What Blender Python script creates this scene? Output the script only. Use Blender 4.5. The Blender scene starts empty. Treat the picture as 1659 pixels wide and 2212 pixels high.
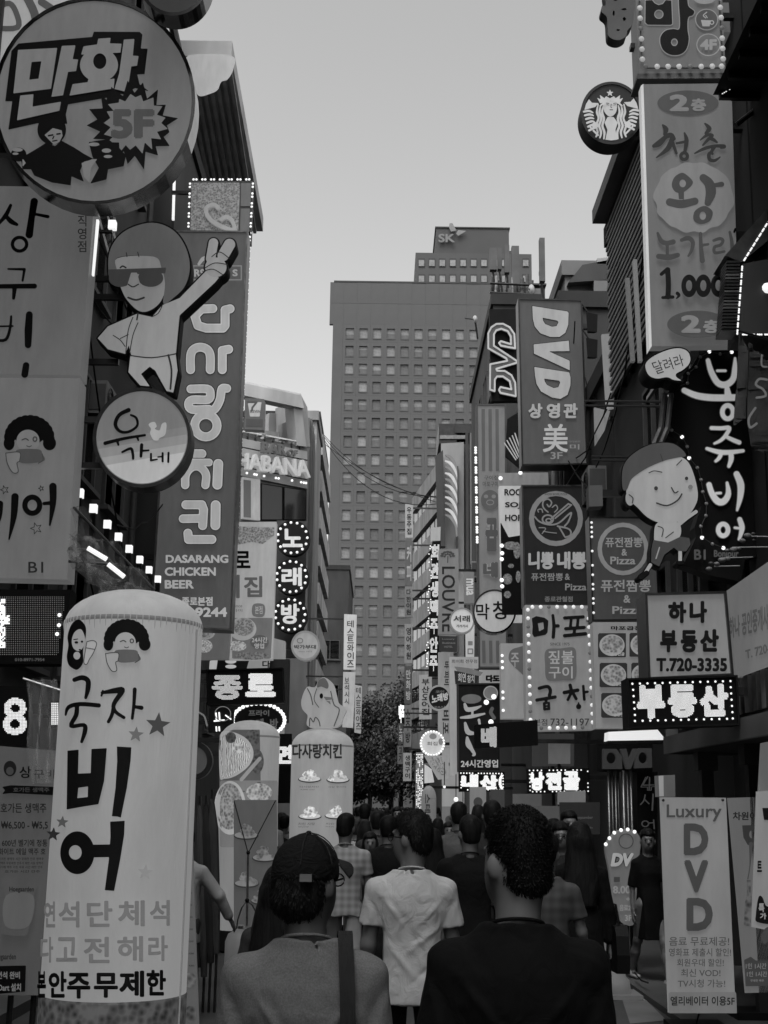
import bpy, bmesh, math, random
import numpy as np
from mathutils import Vector, Matrix, noise
from mathutils.geometry import tessellate_polygon
random.seed(7); np.random.seed(7)
SC = bpy.context.scene; COL = SC.collection
PI = math.pi
# ------------------------------------------------------------------ camera
F = 2820.0                      # focal length in units of a 1659-wide frame
CAM = Vector((0, 0, 1.75))
ROT = Matrix.Rotation(PI/2+math.atan(640/F), 3, 'X') @ Matrix.Rotation(.0138, 3, 'Z')
cd = bpy.data.cameras.new('camera'); cam = bpy.data.objects.new('camera', cd); COL.objects.link(cam)
cd.sensor_fit = 'HORIZONTAL'; cd.sensor_width = 36; cd.lens = 36*F/1659
cd.clip_start = .1; cd.clip_end = 3000
cam.matrix_world = Matrix.Translation(CAM) @ ROT.to_4x4()
SC.camera = cam
# ------------------------------------------------------------------ sky, light, exposure (an evening photograph in black and white)
W = bpy.data.worlds.new('World'); SC.world = W; W.use_nodes = True
nt = W.node_tree; nt.nodes.clear()
sky = nt.nodes.new('ShaderNodeTexSky'); sky.sky_type = 'NISHITA'; sky.sun_disc = False
sky.sun_elevation = math.radians(60); sky.sun_rotation = math.radians(200)
sky.air_density = 1.0; sky.dust_density = 3.0; sky.ozone_density = 1.0
bw = nt.nodes.new('ShaderNodeRGBToBW'); bg = nt.nodes.new('ShaderNodeBackground'); out = nt.nodes.new('ShaderNodeOutputWorld')
bg.inputs['Strength'].default_value = .15
nt.links.new(sky.outputs[0], bw.inputs[0]); nt.links.new(bw.outputs[0], bg.inputs[0]); nt.links.new(bg.outputs[0], out.inputs[0])
sl = bpy.data.lights.new('sun', 'SUN'); sl.energy = .5; sl.angle = math.radians(25); sl.color = (1, 1, 1)
so = bpy.data.objects.new('sun', sl); COL.objects.link(so)
_el, _az = math.radians(60), math.radians(200)
so.rotation_euler = Vector((-math.sin(_az)*math.cos(_el), -math.cos(_az)*math.cos(_el), -math.sin(_el))).to_track_quat('-Z', 'Y').to_euler()
SC.view_settings.view_transform = 'Standard'; SC.view_settings.look = 'None'
SC.view_settings.exposure = 1.05; SC.view_settings.gamma = 1; SC.view_settings.use_curve_mapping = False
SC.cycles.max_bounces = 5; SC.cycles.diffuse_bounces = 3; SC.cycles.glossy_bounces = 2; SC.cycles.transparent_max_bounces = 6
SC.cycles.caustics_reflective = False; SC.cycles.caustics_refractive = False
# ------------------------------------------------------------------ photo pixel -> place
def ray(u, v): return ROT @ Vector(((u-829.5)/F, -(v-1106)/F, -1))
class Plane:
    """upright plane at distance Y (where it is crossed by pixel u0,v0), turned by yaw about z"""
    def __init__(s, Y, yaw=0, u0=829.5, v0=1745, tilt=0):
        d = ray(u0, v0); s.p = CAM + d*(Y/d.y)
        s.n = Vector((math.sin(yaw), -math.cos(yaw), 0))
        if tilt: s.n = (s.n + Vector((0, 0, tilt))).normalized()
    def __call__(s, u, v, off=0):
        d = ray(u, v); t = (s.p-CAM).dot(s.n)/d.dot(s.n)
        return CAM + d*t + s.n*off
class Cyl:
    def __init__(s, X, Y, r, lean=(0, 0)): s.c = (X, Y); s.r = r; s.lean = lean
    def __call__(s, u, v, off=0):
        d = ray(u, v); cx, cy = s.c
        a = d.x**2+d.y**2; b = 2*(d.x*(CAM.x-cx)+d.y*(CAM.y-cy)); c = (CAM.x-cx)**2+(CAM.y-cy)**2-(s.r+off)**2
        q = max(0, b*b-4*a*c); t = (-b-math.sqrt(q))/(2*a)
        return CAM + d*t
def at(u, v, Y): return Plane(Y)(u, v)
ZT = {1: (0, 0, .3354), 2: (0, 428, .3354), 3: (0, 941.6, .3354), 4: (0, 1412.5, .36155), 5: (342.4, 342.4, .258), 6: (428, 813.2, .2322),
      7: (385.2, 1241.3, .2838), 8: (684.8, 428, .3096), 9: (856, 941.6, .258), 10: (813.2, 1284.1, .2838), 11: (1198.5, 0, .2776),
      12: (1198.5, 470.8, .2776), 13: (1198.5, 898.8, .2776), 14: (1198.5, 1326.9, .2776), 15: (1198.5, 1712.1, .2776),
      16: (470.8, 1712.1, .2838), 17: (856, 1712.1, .2838), 18: (984.4, 599.2, .1806), 19: (684.8, 1669.3, .1806), 0: (0, 0, 1)}
def Z(k, *pts):
    ox, oy, s = ZT[k]; return [(ox+x*s, oy+y*s) for x, y in pts]
# ------------------------------------------------------------------ materials
def lin(g): g /= 255.; return g/12.92 if g <= .04045 else ((g+.055)/1.055)**2.4
_M = {}
def mat(kind, g=0):
    key = (kind, g)
    if key in _M: return _M[key]
    m = bpy.data.materials.new('%s_%d' % (kind, g)); m.use_nodes = True; n = m.node_tree; L = n.links
    b = n.nodes['Principled BSDF']; N = n.nodes.new
    def setb(c): b.inputs['Base Color'].default_value = (c, c, c, 1)
    def noisy(scale, lo, hi, detail=4, to='Base Color', vec=None, mul=None):
        t = N('ShaderNodeTexCoord'); x = N('ShaderNodeTexNoise'); x.inputs['Scale'].default_value = scale; x.inputs['Detail'].default_value = detail
        L.new(t.outputs['Object'], x.inputs['Vector'])
        if vec:
            mp = N('ShaderNodeMapping'); mp.inputs['Scale'].default_value = vec; L.new(t.outputs['Object'], mp.inputs[0]); L.new(mp.outputs[0], x.inputs['Vector'])
        r = N('ShaderNodeMapRange'); r.inputs[1].default_value = .3; r.inputs[2].default_value = .7; r.inputs[3].default_value = lo; r.inputs[4].default_value = hi
        L.new(x.outputs[0], r.inputs[0]); L.new(r.outputs[0], b.inputs[to]); return x, r
    l = lin(g)
    if kind in ('lit', 'inflate'):                       # backlit acrylic or film, a little uneven and grimy; unlit pale things glow too
        a = min(.6, max(.012, l*.8)); e = max(0., l/2.0-.24*a)
        noisy(7, a*.78, a*1.12, 7, vec=(1, 1, .3))
        b.inputs['Emission Color'].default_value = (1, 1, 1, 1)
        noisy(2.2, e*.84, e*1.12, 8, 'Emission Strength', vec=(1, 1, .22))
        b.inputs['Roughness'].default_value = .6; b.inputs['Specular IOR Level'].default_value = .12 if g < 60 else .25
        if kind == 'inflate':
            bp = N('ShaderNodeBump'); bp.inputs['Strength'].default_value = .55; bp.inputs['Distance'].default_value = .03; t = N('ShaderNodeTexCoord'); mp = N('ShaderNodeMapping'); mp.inputs['Scale'].default_value = (7, 7, 1.6)
            y = N('ShaderNodeTexNoise'); y.inputs['Scale'].default_value = 1; y.inputs['Detail'].default_value = 4; y.inputs['Distortion'].default_value = .8; L.new(t.outputs['Object'], mp.inputs[0]); L.new(mp.outputs[0], y.inputs['Vector']); L.new(y.outputs[0], bp.inputs['Height']); L.new(bp.outputs[0], b.inputs['Normal'])
    elif kind == 'glow':                    # lamps, tubes, light dots and the canopy's painted highlights
        setb(.6); b.inputs['Emission Color'].default_value = (1, 1, 1, 1); b.inputs['Emission Strength'].default_value = l*.62
    elif kind == 'paint':
        c = max(.004, l); noisy(2.5, c*.75, c*1.15, 6); b.inputs['Roughness'].default_value = .6; b.inputs['Specular IOR Level'].default_value = .12 if g < 40 else .4
    elif kind == 'wall':
        c = max(.004, l); x, r = noisy(.8, c*.6, c*1.25, 8, vec=(1, 1, .35)); b.inputs['Roughness'].default_value = .85
        bp = N('ShaderNodeBump'); bp.inputs['Strength'].default_value = .25; y = N('ShaderNodeTexNoise'); y.inputs['Scale'].default_value = 14
        L.new(y.outputs[0], bp.inputs['Height']); L.new(bp.outputs[0], b.inputs['Normal'])
    elif kind == 'cladding':
        c = max(.004, l); noisy(.25, c*.92, c*1.05, 3); b.inputs['Roughness'].default_value = .8
    elif kind == 'metal':
        noisy(6, l*.6, l*1.1, 5); b.inputs['Metallic'].default_value = .75; b.inputs['Roughness'].default_value = .32
    elif kind == 'chrome':
        noisy(5, l*.7, l, 5); b.inputs['Metallic'].default_value = 1; b.inputs['Roughness'].default_value = .14
        bp = N('ShaderNodeBump'); bp.inputs['Strength'].default_value = .5; y = N('ShaderNodeTexNoise'); y.inputs['Scale'].default_value = 5
        L.new(y.outputs[0], bp.inputs['Height']); L.new(bp.outputs[0], b.inputs['Normal'])
    elif kind == 'glass':
        setb(max(.01, l)); b.inputs['Roughness'].default_value = .08; b.inputs['Specular IOR Level'].default_value = .6
    elif kind == 'fabric':
        c = max(.004, l); noisy(3.5, c*.8, c*1.15, 8); b.inputs['Roughness'].default_value = .9; b.inputs['Specular IOR Level'].default_value = .15
        bp = N('ShaderNodeBump'); bp.inputs['Strength'].default_value = .45; bp.inputs['Distance'].default_value = .02
        y = N('ShaderNodeTexNoise'); y.inputs['Scale'].default_value = 5.5; y.inputs['Detail'].default_value = 3; y.inputs['Distortion'].default_value = 1.6
        L.new(y.outputs[0], bp.inputs['Height']); L.new(bp.outputs[0], b.inputs['Normal'])
    elif kind == 'heather':
        noisy(220, l*.8, l*1.25, 3); b.inputs['Roughness'].default_value = .95
        bp = N('ShaderNodeBump'); bp.inputs['Strength'].default_value = .3; bp.inputs['Distance'].default_value = .02
        y = N('ShaderNodeTexNoise'); y.inputs['Scale'].default_value = 6; y.inputs['Distortion'].default_value = 1.5
        L.new(y.outputs[0], bp.inputs['Height']); L.new(bp.outputs[0], b.inputs['Normal'])
    elif kind == 'skin':
        noisy(9, l*.85, l*1.1, 5); b.inputs['Roughness'].default_value = .5
    elif kind == 'hair':
        noisy(30, .003, max(.006, l), 5, vec=(1, 1, .15)); b.inputs['Roughness'].default_value = .6; b.inputs['Specular IOR Level'].default_value = .12
        bp = N('ShaderNodeBump'); bp.inputs['Strength'].default_value = .6; bp.inputs['Distance'].default_value = .01
        t = N('ShaderNodeTexCoord'); mp = N('ShaderNodeMapping'); mp.inputs['Scale'].default_value = (1, 1, .12)
        y = N('ShaderNodeTexNoise'); y.inputs['Scale'].default_value = 90; L.new(t.outputs['Object'], mp.inputs[0]); L.new(mp.outputs[0], y.inputs['Vector'])
        L.new(y.outputs[0], bp.inputs['Height']); L.new(bp.outputs[0], b.inputs['Normal'])
    elif kind in ('food', 'noodles'):       # printed photographs of dishes
        t = N('ShaderNodeTexCoord'); v = N('ShaderNodeTexVoronoi' if kind == 'food' else 'ShaderNodeTexWave')
        v.inputs['Scale'].default_value = 26 if kind == 'food' else 14
        if kind == 'noodles': v.inputs['Distortion'].default_value = 5
        x = N('ShaderNodeTexNoise'); x.inputs['Scale'].default_value = 12; x.inputs['Detail'].default_value = 6
        L.new(t.outputs['Object'], v.inputs['Vector']); L.new(t.outputs['Object'], x.inputs['Vector'])
        mx = N('ShaderNodeMath'); mx.operation = 'MULTIPLY'; L.new(v.outputs[0], mx.inputs[0]); L.new(x.outputs[0], mx.inputs[1])
        r = N('ShaderNodeMapRange'); r.inputs[1].default_value = .02; r.inputs[2].default_value = .4; r.inputs[3].default_value = l*.25; r.inputs[4].default_value = l*1.5
        L.new(mx.outputs[0], r.inputs[0]); L.new(r.outputs[0], b.inputs['Base Color'])
        b.inputs['Emission Color'].default_value = (1, 1, 1, 1); r2 = N('ShaderNodeMath'); r2.operation = 'MULTIPLY'; r2.inputs[1].default_value = .3
        L.new(r.outputs[0], r2.inputs[0]); L.new(r2.outputs[0], b.inputs['Emission Strength'])
    elif kind == 'plaid':
        t = N('ShaderNodeTexCoord'); sx = N('ShaderNodeSeparateXYZ'); L.new(t.outputs['Object'], sx.inputs[0]); prev = None
        for ax in (0, 2):
            s = N('ShaderNodeMath'); s.operation = 'MULTIPLY'; s.inputs[1].default_value = 95; L.new(sx.outputs[ax], s.inputs[0])
            q = N('ShaderNodeMath'); q.operation = 'SINE'; L.new(s.outputs[0], q.inputs[0])
            if prev:
                ad = N('ShaderNodeMath'); ad.operation = 'ADD'; L.new(prev.outputs[0], ad.inputs[0]); L.new(q.outputs[0], ad.inputs[1]); q = ad
            prev = q
        r = N('ShaderNodeMapRange'); r.inputs[1].default_value = -2; r.inputs[2].default_value = 2; r.inputs[3].default_value = l*.7; r.inputs[4].default_value = l*1.3
        L.new(prev.outputs[0], r.inputs[0]); L.new(r.outputs[0], b.inputs['Base Color']); b.inputs['Roughness'].default_value = .9
    elif kind == 'road':
        x, r = noisy(1.2, .018, .05, 8); b.inputs['Roughness'].default_value = .7
        bp = N('ShaderNodeBump'); bp.inputs['Strength'].default_value = .4; bp.inputs['Distance'].default_value = .01; y = N('ShaderNodeTexNoise'); y.inputs['Scale'].default_value = 60
        t = N('ShaderNodeTexCoord'); L.new(t.outputs['Object'], y.inputs['Vector']); L.new(y.outputs[0], bp.inputs['Height']); L.new(bp.outputs[0], b.inputs['Normal'])
    elif kind == 'leaf':
        noisy(.35, l*.5, l*1.6, 3); b.inputs['Roughness'].default_value = .7
    elif kind == 'film':                    # clear crinkled plastic
        setb(.5); b.inputs['Roughness'].default_value = .1; b.inputs['Alpha'].default_value = .3
    else: setb(l)
    _M[key] = m; return m
# ------------------------------------------------------------------ objects
def tag(o, label=None, cat=None, group=None, kind=None):
    if label: o['label'] = label
    if cat: o['category'] = cat
    if group: o['group'] = group
    if kind: o['kind'] = kind
    return o
def thing(name, label, cat, loc, group=None, rz=0):
    o = bpy.data.objects.new(name, None); COL.objects.link(o); o.location = loc; o.rotation_euler = (0, 0, rz); o.empty_display_size = .2
    return tag(o, label, cat, group)
def wloc(o):
    p = Vector((0, 0, 0))
    while o: p += o.location; o = o.parent
    return p
def mesh(name, V, Fc, m, parent=None, label=None, smooth=False, world=True, stuff=False):
    """V in world coordinates; becomes a child of parent"""
    me = bpy.data.meshes.new(name)
    off = wloc(parent) if (parent is not None and world) else Vector((0, 0, 0))
    me.from_pydata([tuple(Vector(v)-off) for v in V], [], Fc)
    me.materials.append(m); me.update()
    if smooth: me.polygons.foreach_set('use_smooth', [True]*len(me.polygons))
    o = bpy.data.objects.new(name, me); COL.objects.link(o); o.parent = parent
    if label: o['label'] = label
    if stuff: o['kind'] = 'stuff'
    return o
class MB:
    def __init__(s): s.V = []; s.F = []
    def add(s, V, Fc): k = len(s.V); s.V += [tuple(v) for v in V]; s.F += [tuple(i+k for i in f) for f in Fc]; return s
    def box(s, x0, x1, y0, y1, z0, z1):
        return s.add([(x, y, z) for z in (z0, z1) for y in (y0, y1) for x in (x0, x1)],
                     [(0, 2, 3, 1), (4, 5, 7, 6), (0, 1, 5, 4), (2, 6, 7, 3), (0, 4, 6, 2), (1, 3, 7, 5)])
    def hexa(s, a, b):      # two quads (front a, back b)
        return s.add(list(a)+list(b), [(0, 1, 2, 3), (7, 6, 5, 4), (0, 4, 5, 1), (1, 5, 6, 2), (2, 6, 7, 3), (3, 7, 4, 0)])
    def tube(s, pts, r, n=8, cap=True):
        pts = [Vector(p) for p in pts]; rs = r if isinstance(r, (list, tuple)) else [r]*len(pts); k = len(s.V)
        for i, p in enumerate(pts):
            d = (pts[min(i+1, len(pts)-1)]-pts[max(i-1, 0)]).normalized()
            a = d.cross(Vector((0, 0, 1)) if abs(d.z) < .9 else Vector((1, 0, 0))).normalized(); b = d.cross(a)
            for j in range(n):
                t = 2*PI*j/n; s.V.append(tuple(p+(a*math.cos(t)+b*math.sin(t))*rs[i]))
        for i in range(len(pts)-1):
            for j in range(n):
                s.F.append((k+i*n+j, k+i*n+(j+1) % n, k+(i+1)*n+(j+1) % n, k+(i+1)*n+j))
        if cap: s.F.append(tuple(k+j for j in reversed(range(n)))); s.F.append(tuple(k+(len(pts)-1)*n+j for j in range(n)))
        return s
    def lathe(s, c, prof, n=24):       # prof: (r,z)
        k = len(s.V); c = Vector(c)
        for r, z in prof:
            for j in range(n): t = 2*PI*j/n; s.V.append((c.x+r*math.cos(t), c.y+r*math.sin(t), c.z+z))
        for i in range(len(prof)-1):
            for j in range(n): s.F.append((k+i*n+j, k+i*n+(j+1) % n, k+(i+1)*n+(j+1) % n, k+(i+1)*n+j))
        s.F.append(tuple(k+j for j in reversed(range(n)))); s.F.append(tuple(k+(len(prof)-1)*n+j for j in range(n)))
        return s
    def ball(s, c, r, n=10, m=6, sq=(1, 1, 1)):
        k = len(s.V); c = Vector(c)
        for i in range(m+1):
            ph = PI*i/m
            for j in range(n):
                t = 2*PI*j/n; s.V.append((c.x+r*sq[0]*math.sin(ph)*math.cos(t), c.y+r*sq[1]*math.sin(ph)*math.sin(t), c.z+r*sq[2]*math.cos(ph)))
        for i in range(m):
            for j in range(n): s.F.append((k+i*n+j, k+(i+1)*n+j, k+(i+1)*n+(j+1) % n, k+i*n+(j+1) % n))
        return s
    def make(s, name, m, parent=None, label=None, smooth=False, stuff=False, kind=None):
        o = mesh(name, s.V, s.F, m, parent, label, smooth, True, stuff)
        if kind: o['kind'] = kind
        return o
def dup(o, parent, loc):
    c = o.copy(); COL.objects.link(c); c.parent = parent; c.location = loc
    return c
# ------------------------------------------------------------------ inked shapes: distance fields traced as flat or raised figures
def seg(px, py, a, b, ra, rb):
    ax, ay = a; dx, dy = b[0]-ax, b[1]-ay; L2 = dx*dx+dy*dy+1e-9
    t = np.clip(((px-ax)*dx+(py-ay)*dy)/L2, 0, 1)
    return np.hypot(px-ax-t*dx, py-ay-t*dy)-(ra+(rb-ra)*t)
def polyd(px, py, P):
    d = np.full(px.shape, 1e9); ins = np.zeros(px.shape, bool); n = len(P)
    for i in range(n):
        (x0, y0), (x1, y1) = P[i], P[(i+1) % n]
        d = np.minimum(d, seg(px, py, (x0, y0), (x1, y1), 0, 0))
        c = ((y0 > py) != (y1 > py)); dy = (y1-y0) or 1e-9
        ins ^= c & (px < (x1-x0)*(py-y0)/dy+x0)
    return np.where(ins, -d, d)
def smoothp(P, closed=True, n=5):
    """Catmull-Rom through the traced points"""
    out = []; N = len(P); rng = range(N) if closed else range(N-1)
    g = (lambda i: P[i % N]) if closed else (lambda i: P[min(max(i, 0), N-1)])
    for i in rng:
        a, b, c, d = g(i-1), g(i), g(i+1), g(i+2)
        for k in range(n):
            t = k/n; out.append(tuple(.5*((2*b[j])+(-a[j]+c[j])*t+(2*a[j]-5*b[j]+4*c[j]-d[j])*t*t+(-a[j]+3*b[j]-3*c[j]+d[j])*t**3) for j in range(len(b))))
    if not closed: out.append(tuple(P[-1]))
    return out
def S(pts, w=None, sm=True):
    """a stroke; pts (u,v) with one width w (radius), or (u,v,r) for a brush"""
    P = [(p[0], p[1], (p[2] if len(p) > 2 else w)) for p in pts]
    if sm and len(P) > 2: P = smoothp(P, False, 4)
    return ('s', P)
def G(pts, sm=False): return ('p', smoothp(pts) if sm else list(pts))
def E(cu, cv, a, b, hole=False): return ('e', (cu, cv, a, b))
def R(u, v, a, b, w): # ring stroke
    return ('s', [(u+a*math.cos(t*PI/12), v+b*math.sin(t*PI/12), w) for t in range(25)])
def bbox(shapes, pad):
    X, Y = [], []
    for k, d in shapes:
        if k == '-': continue
        if k == 's':
            for x, y, r in d: X += [x-r, x+r]; Y += [y-r, y+r]
        elif k == 'p': X += [p[0] for p in d]; Y += [p[1] for p in d]
        else: X += [d[0]-d[2], d[0]+d[2]]; Y += [d[1]-d[3], d[1]+d[3]]
    return min(X)-pad, min(Y)-pad, max(X)+pad, max(Y)+pad
GROW = [0]
def field(shapes, px, py):
    f = np.full(px.shape, 1e9)
    for k, d in shapes:
        sub = False
        if k == '-': sub = True; k, d = d
        if k == 's':
            g = np.full(px.shape, 1e9); st = px[0, 1]-px[0, 0]; X0, Y0 = px[0, 0], py[0, 0]
            for a, b in zip(d[:-1], d[1:]):
                m = max(a[2], b[2])+GROW[0]+3*st
                i0, i1 = max(0, int((min(a[0], b[0])-m-X0)/st)), int((max(a[0], b[0])+m-X0)/st)+2; j0, j1 = max(0, int((min(a[1], b[1])-m-Y0)/st)), int((max(a[1], b[1])+m-Y0)/st)+2
                w = (slice(j0, j1), slice(i0, i1)); g[w] = np.minimum(g[w], seg(px[w], py[w], a[:2], b[:2], a[2], b[2]))
        elif k == 'p': g = polyd(px, py, d)
        else: cu, cv, a, b = d; g = (np.hypot((px-cu)/a, (py-cv)/b)-1)*min(a, b)
        f = np.maximum(f, -g) if sub else np.minimum(f, g)
    return f
def contour(shapes, step=1.3, grow=0, run=9999):
    x0, y0, x1, y1 = bbox(shapes, grow+2*step)
    xs = np.arange(x0, x1+step, step); ys = np.arange(y0, y1+step, step)
    px, py = np.meshgrid(xs, ys); GROW[0] = max(0, grow); f = field(shapes, px, py)-grow
    f = np.where(np.abs(f) < 1e-6, 1e-6, f)
    ins = f < 0; V = []; idx = {}; Fc = []
    def vt(key, x, y):
        if key not in idx: idx[key] = len(V); V.append((x, y))
        return idx[key]
    c = ins[:-1, :-1].astype(int)+ins[:-1, 1:]+ins[1:, 1:]+ins[1:, :-1]
    H, Wd = c.shape
    for j in range(H):
        row = c[j]; i = 0
        full = row == 4
        nz = np.nonzero(row)[0]
        if len(nz) == 0: continue
        k = 0
        while k < len(nz):
            i = nz[k]
            if full[i]:
                e = i
                while k+1 < len(nz) and nz[k+1] == e+1 and full[e+1] and e-i < run: k += 1; e += 1
                Fc.append((vt((j, i), xs[i], ys[j]), vt((j, e+1), xs[e+1], ys[j]), vt((j+1, e+1), xs[e+1], ys[j+1]), vt((j+1, i), xs[i], ys[j+1])))
            else:
                cs = [(j, i), (j, i+1), (j+1, i+1), (j+1, i)]; poly = []
                for q in range(4):
                    a, b = cs[q], cs[(q+1) % 4]; fa, fb = f[a], f[b]
                    if fa < 0: poly.append(vt(a, xs[a[1]], ys[a[0]]))
                    if (fa < 0) != (fb < 0):
                        t = fa/(fa-fb); poly.append(vt(('e',)+(min(a, b))+(max(a, b)), xs[a[1]]+(xs[b[1]]-xs[a[1]])*t, ys[a[0]]+(ys[b[0]]-ys[a[0]])*t))
                if len(poly) > 2: Fc.append(tuple(poly))
            k += 1
    return V, Fc
_T = {}; _TS = bpy.data.scenes.new('lettering_workshop')
def textraw(s, shear):
    key = (s, shear)
    if key in _T: return _T[key]
    c = bpy.data.curves.new('t', 'FONT'); c.body = s; c.resolution_u = 3; c.shear = shear; c.space_line = .95
    o = bpy.data.objects.new('t', c); _TS.collection.objects.link(o)
    vl = _TS.view_layers[0]; vl.update(); dg = vl.depsgraph; e = o.evaluated_get(dg); me = e.to_mesh()
    V = [(v.co.x, -v.co.y) for v in me.vertices]; Fc = [tuple(p.vertices) for p in me.polygons]
    e.to_mesh_clear(); bpy.data.objects.remove(o); bpy.data.curves.remove(c)
    _T[key] = (V, Fc); return _T[key]
def textmesh(s, bold=0., shear=0.):
    """outline text; bold = the glyphs laid a few times around a small circle, each a hair higher"""
    V, Fc = textraw(s, shear); W_ = []; F_ = []
    n = 0 if bold < .008 else (4 if bold < .028 else 8)
    for k in range(n+1):
        dx, dy = (0, 0) if k == 0 else (bold*math.cos(2*PI*(k-.5)/n), bold*math.sin(2*PI*(k-.5)/n)); b = len(W_)
        W_ += [(x+dx, y+dy, k*.0003) for x, y in V]; F_ += [tuple(i+b for i in f) for f in Fc]
    X = [v[0] for v in W_]; Y = [v[1] for v in W_]; x0, x1, y0, y1 = min(X), max(X), min(Y), max(Y)
    return [((x-x0)/(x1-x0), (y-y0)/(y1-y0), l) for x, y, l in W_], F_
def figure(name, V2, F2, mp, m, parent, off=.01, thick=0, label=None):
    """flat 2-D figure in photo pixels laid on the surface mp; thick>0 gives it depth"""
    V2 = [(p[0], p[1], p[2] if len(p) > 2 else 0) for p in V2]; k = len(V2); V = [mp(x, y, off+thick+l) for x, y, l in V2]; Fc = [tuple(f) for f in F2]
    if thick:
        V += [mp(x, y, off) for x, y, l in V2]; E_ = {}
        for f in F2:
            for a, b in zip(f, f[1:]+f[:1]): E_[(a, b)] = E_.get((a, b), 0)+1
        Fc += [(b, a, a+k, b+k) for (a, b) in E_ if (b, a) not in E_]
    o = mesh(name, V, Fc, m, parent, label)
    return o
class Sign:
    """a sign: Empty at the foot of its panel; everything on it is its child"""
    def __init__(s, name, label, cat, mp, uv, group=None):
        s.mp = mp; s.root = thing(name, label, cat, mp(*uv), group); s.k = 0; s.bulb = None
    def lay(s): s.k += 1; return .006+.0028*s.k
    def panel(s, q, m, thick=.3, name='panel', frame=None, fw=.05, side=None, label=None):
        a = [s.mp(u, v, 0) for u, v in q]; b = [s.mp(u, v, 0)-s.mp.n*thick for u, v in q]
        MB().hexa(a, b).make(name, m, s.root, label)
        if frame:
            c = sum(a, Vector())/4
            fm = MB()
            for i in range(4):
                p, r = a[i], a[(i+1) % 4]; d = (r-p).normalized(); nrm = s.mp.n; o_ = d.cross(nrm)*fw
                if o_.dot(p-c) < 0: o_ = -o_
                e = d*fw
                f0 = [p-e+nrm*.03, r+e+nrm*.03, r+e+o_+nrm*.03, p-e+o_+nrm*.03]
                if i % 2: f0 = [p+nrm*.032, r+nrm*.032, r+o_+nrm*.032, p+o_+nrm*.032]
                fm.hexa(f0, [x-nrm*(thick+.05) for x in f0])
            fm.make('frame', frame, s.root)
        return s
    def ink(s, shapes, m, grow=0, step=1.3, name='lettering', thick=0, label=None, lay=None):
        V, Fc = contour(shapes, step, grow, 5 if isinstance(s.mp, Cyl) else 9999)
        o = figure(name, V, Fc, s.mp, m, s.root, s.lay() if lay is None else lay, thick, label)
        if name in ('line_drawing', 'petal', 'facial_line', 'figure_highlight', 'rooster'): o['kind'] = 'stuff'
        return o
    def text(s, t, box, m, bold=.02, rot=0, q=None, name='lettering', thick=0, outline=None, ob=.05, shear=0):
        """t fitted into box (u0,v0,u1,v1); rot: 1 reads downwards; slant follows the sign when q (4 corners) is given"""
        if outline is not None: s.text(t, box, outline, ob, rot, q, 'letter_edge', 0, None, 0, shear)
        V, Fc = textmesh(t, bold, shear)
        if rot: V = [(1-y, x, l) for x, y, l in V]
        if q: V2 = [tuple((q[0][j]*(1-x)+q[1][j]*x)*(1-y)+(q[3][j]*(1-x)+q[2][j]*x)*y for j in (0, 1))+(l,) for x, y, l in V]
        else:
            u0, v0, u1, v1 = box; V2 = [(u0+(u1-u0)*x, v0+(v1-v0)*y, l) for x, y, l in V]
        return figure(name, V2, Fc, s.mp, m, s.root, s.lay(), thick)
    def bulbs(s, pts, r, m, name='bulb', sq=1., skip=0):
        base = None; off = s.lay()
        for i, (u, v) in enumerate(pts):
            if skip and random.random() < skip: continue
            p = s.mp(u, v, off+r*.3)-wloc(s.root)
            if base is None:
                me = MB().ball((0, 0, 0), r, 8, 5, (1, .6, sq)); base = mesh(name, me.V, me.F, m, None, None, True); base.parent = s.root; base.location = p
            else: dup(base, s.root, p)
        return s
    def dots(s, fn_pts, r, m, name='light_dots', off=None):
        """many tiny lamps joined into one part"""
        V, Fc = [], []; off = s.lay() if off is None else off
        du = (s.mp(1, 0)-s.mp(0, 0)).normalized() if isinstance(s.mp, Plane) else Vector((1, 0, 0)); up = Vector((0, 0, 1))
        for u, v in fn_pts:
            p = s.mp(u, v, off); k = len(V); V += [p-du*r-up*r, p+du*r-up*r, p+du*r+up*r, p-du*r+up*r]; Fc.append((k, k+1, k+2, k+3))
        if V: mesh(name, V, Fc, m, s.root, None, False, True, True)
        return s
    def led(s, t, box, pitch, r, m, bold=.03, q=None, name='light_dots'):
        """text drawn by a grid of lamps"""
        V, Fc = textmesh(t, bold); u0, v0, u1, v1 = box
        nx, ny = int((u1-u0)/pitch), int((v1-v0)/pitch); V = [v[:2] for v in V]; gx, gy = np.meshgrid((np.arange(nx)+.5)/nx, (np.arange(ny)+.5)/ny)
        hit = np.zeros(gx.shape, bool)
        for f in Fc:
            for k in range(1, len(f)-1):
                a, b, c = V[f[0]], V[f[k]], V[f[k+1]]
                d1 = (b[0]-a[0])*(gy-a[1])-(b[1]-a[1])*(gx-a[0]); d2 = (c[0]-b[0])*(gy-b[1])-(c[1]-b[1])*(gx-b[0]); d3 = (a[0]-c[0])*(gy-c[1])-(a[1]-c[1])*(gx-c[0])
                hit |= ((d1 >= 0) & (d2 >= 0) & (d3 >= 0)) | ((d1 <= 0) & (d2 <= 0) & (d3 <= 0))
        P = []
        for x, y in zip(gx[hit], gy[hit]):
            if q: P.append(tuple((q[0][j]*(1-x)+q[1][j]*x)*(1-y)+(q[3][j]*(1-x)+q[2][j]*x)*y for j in (0, 1)))
            else: P.append((u0+(u1-u0)*x, v0+(v1-v0)*y))
        return s.dots(P, r, m, name)
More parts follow.
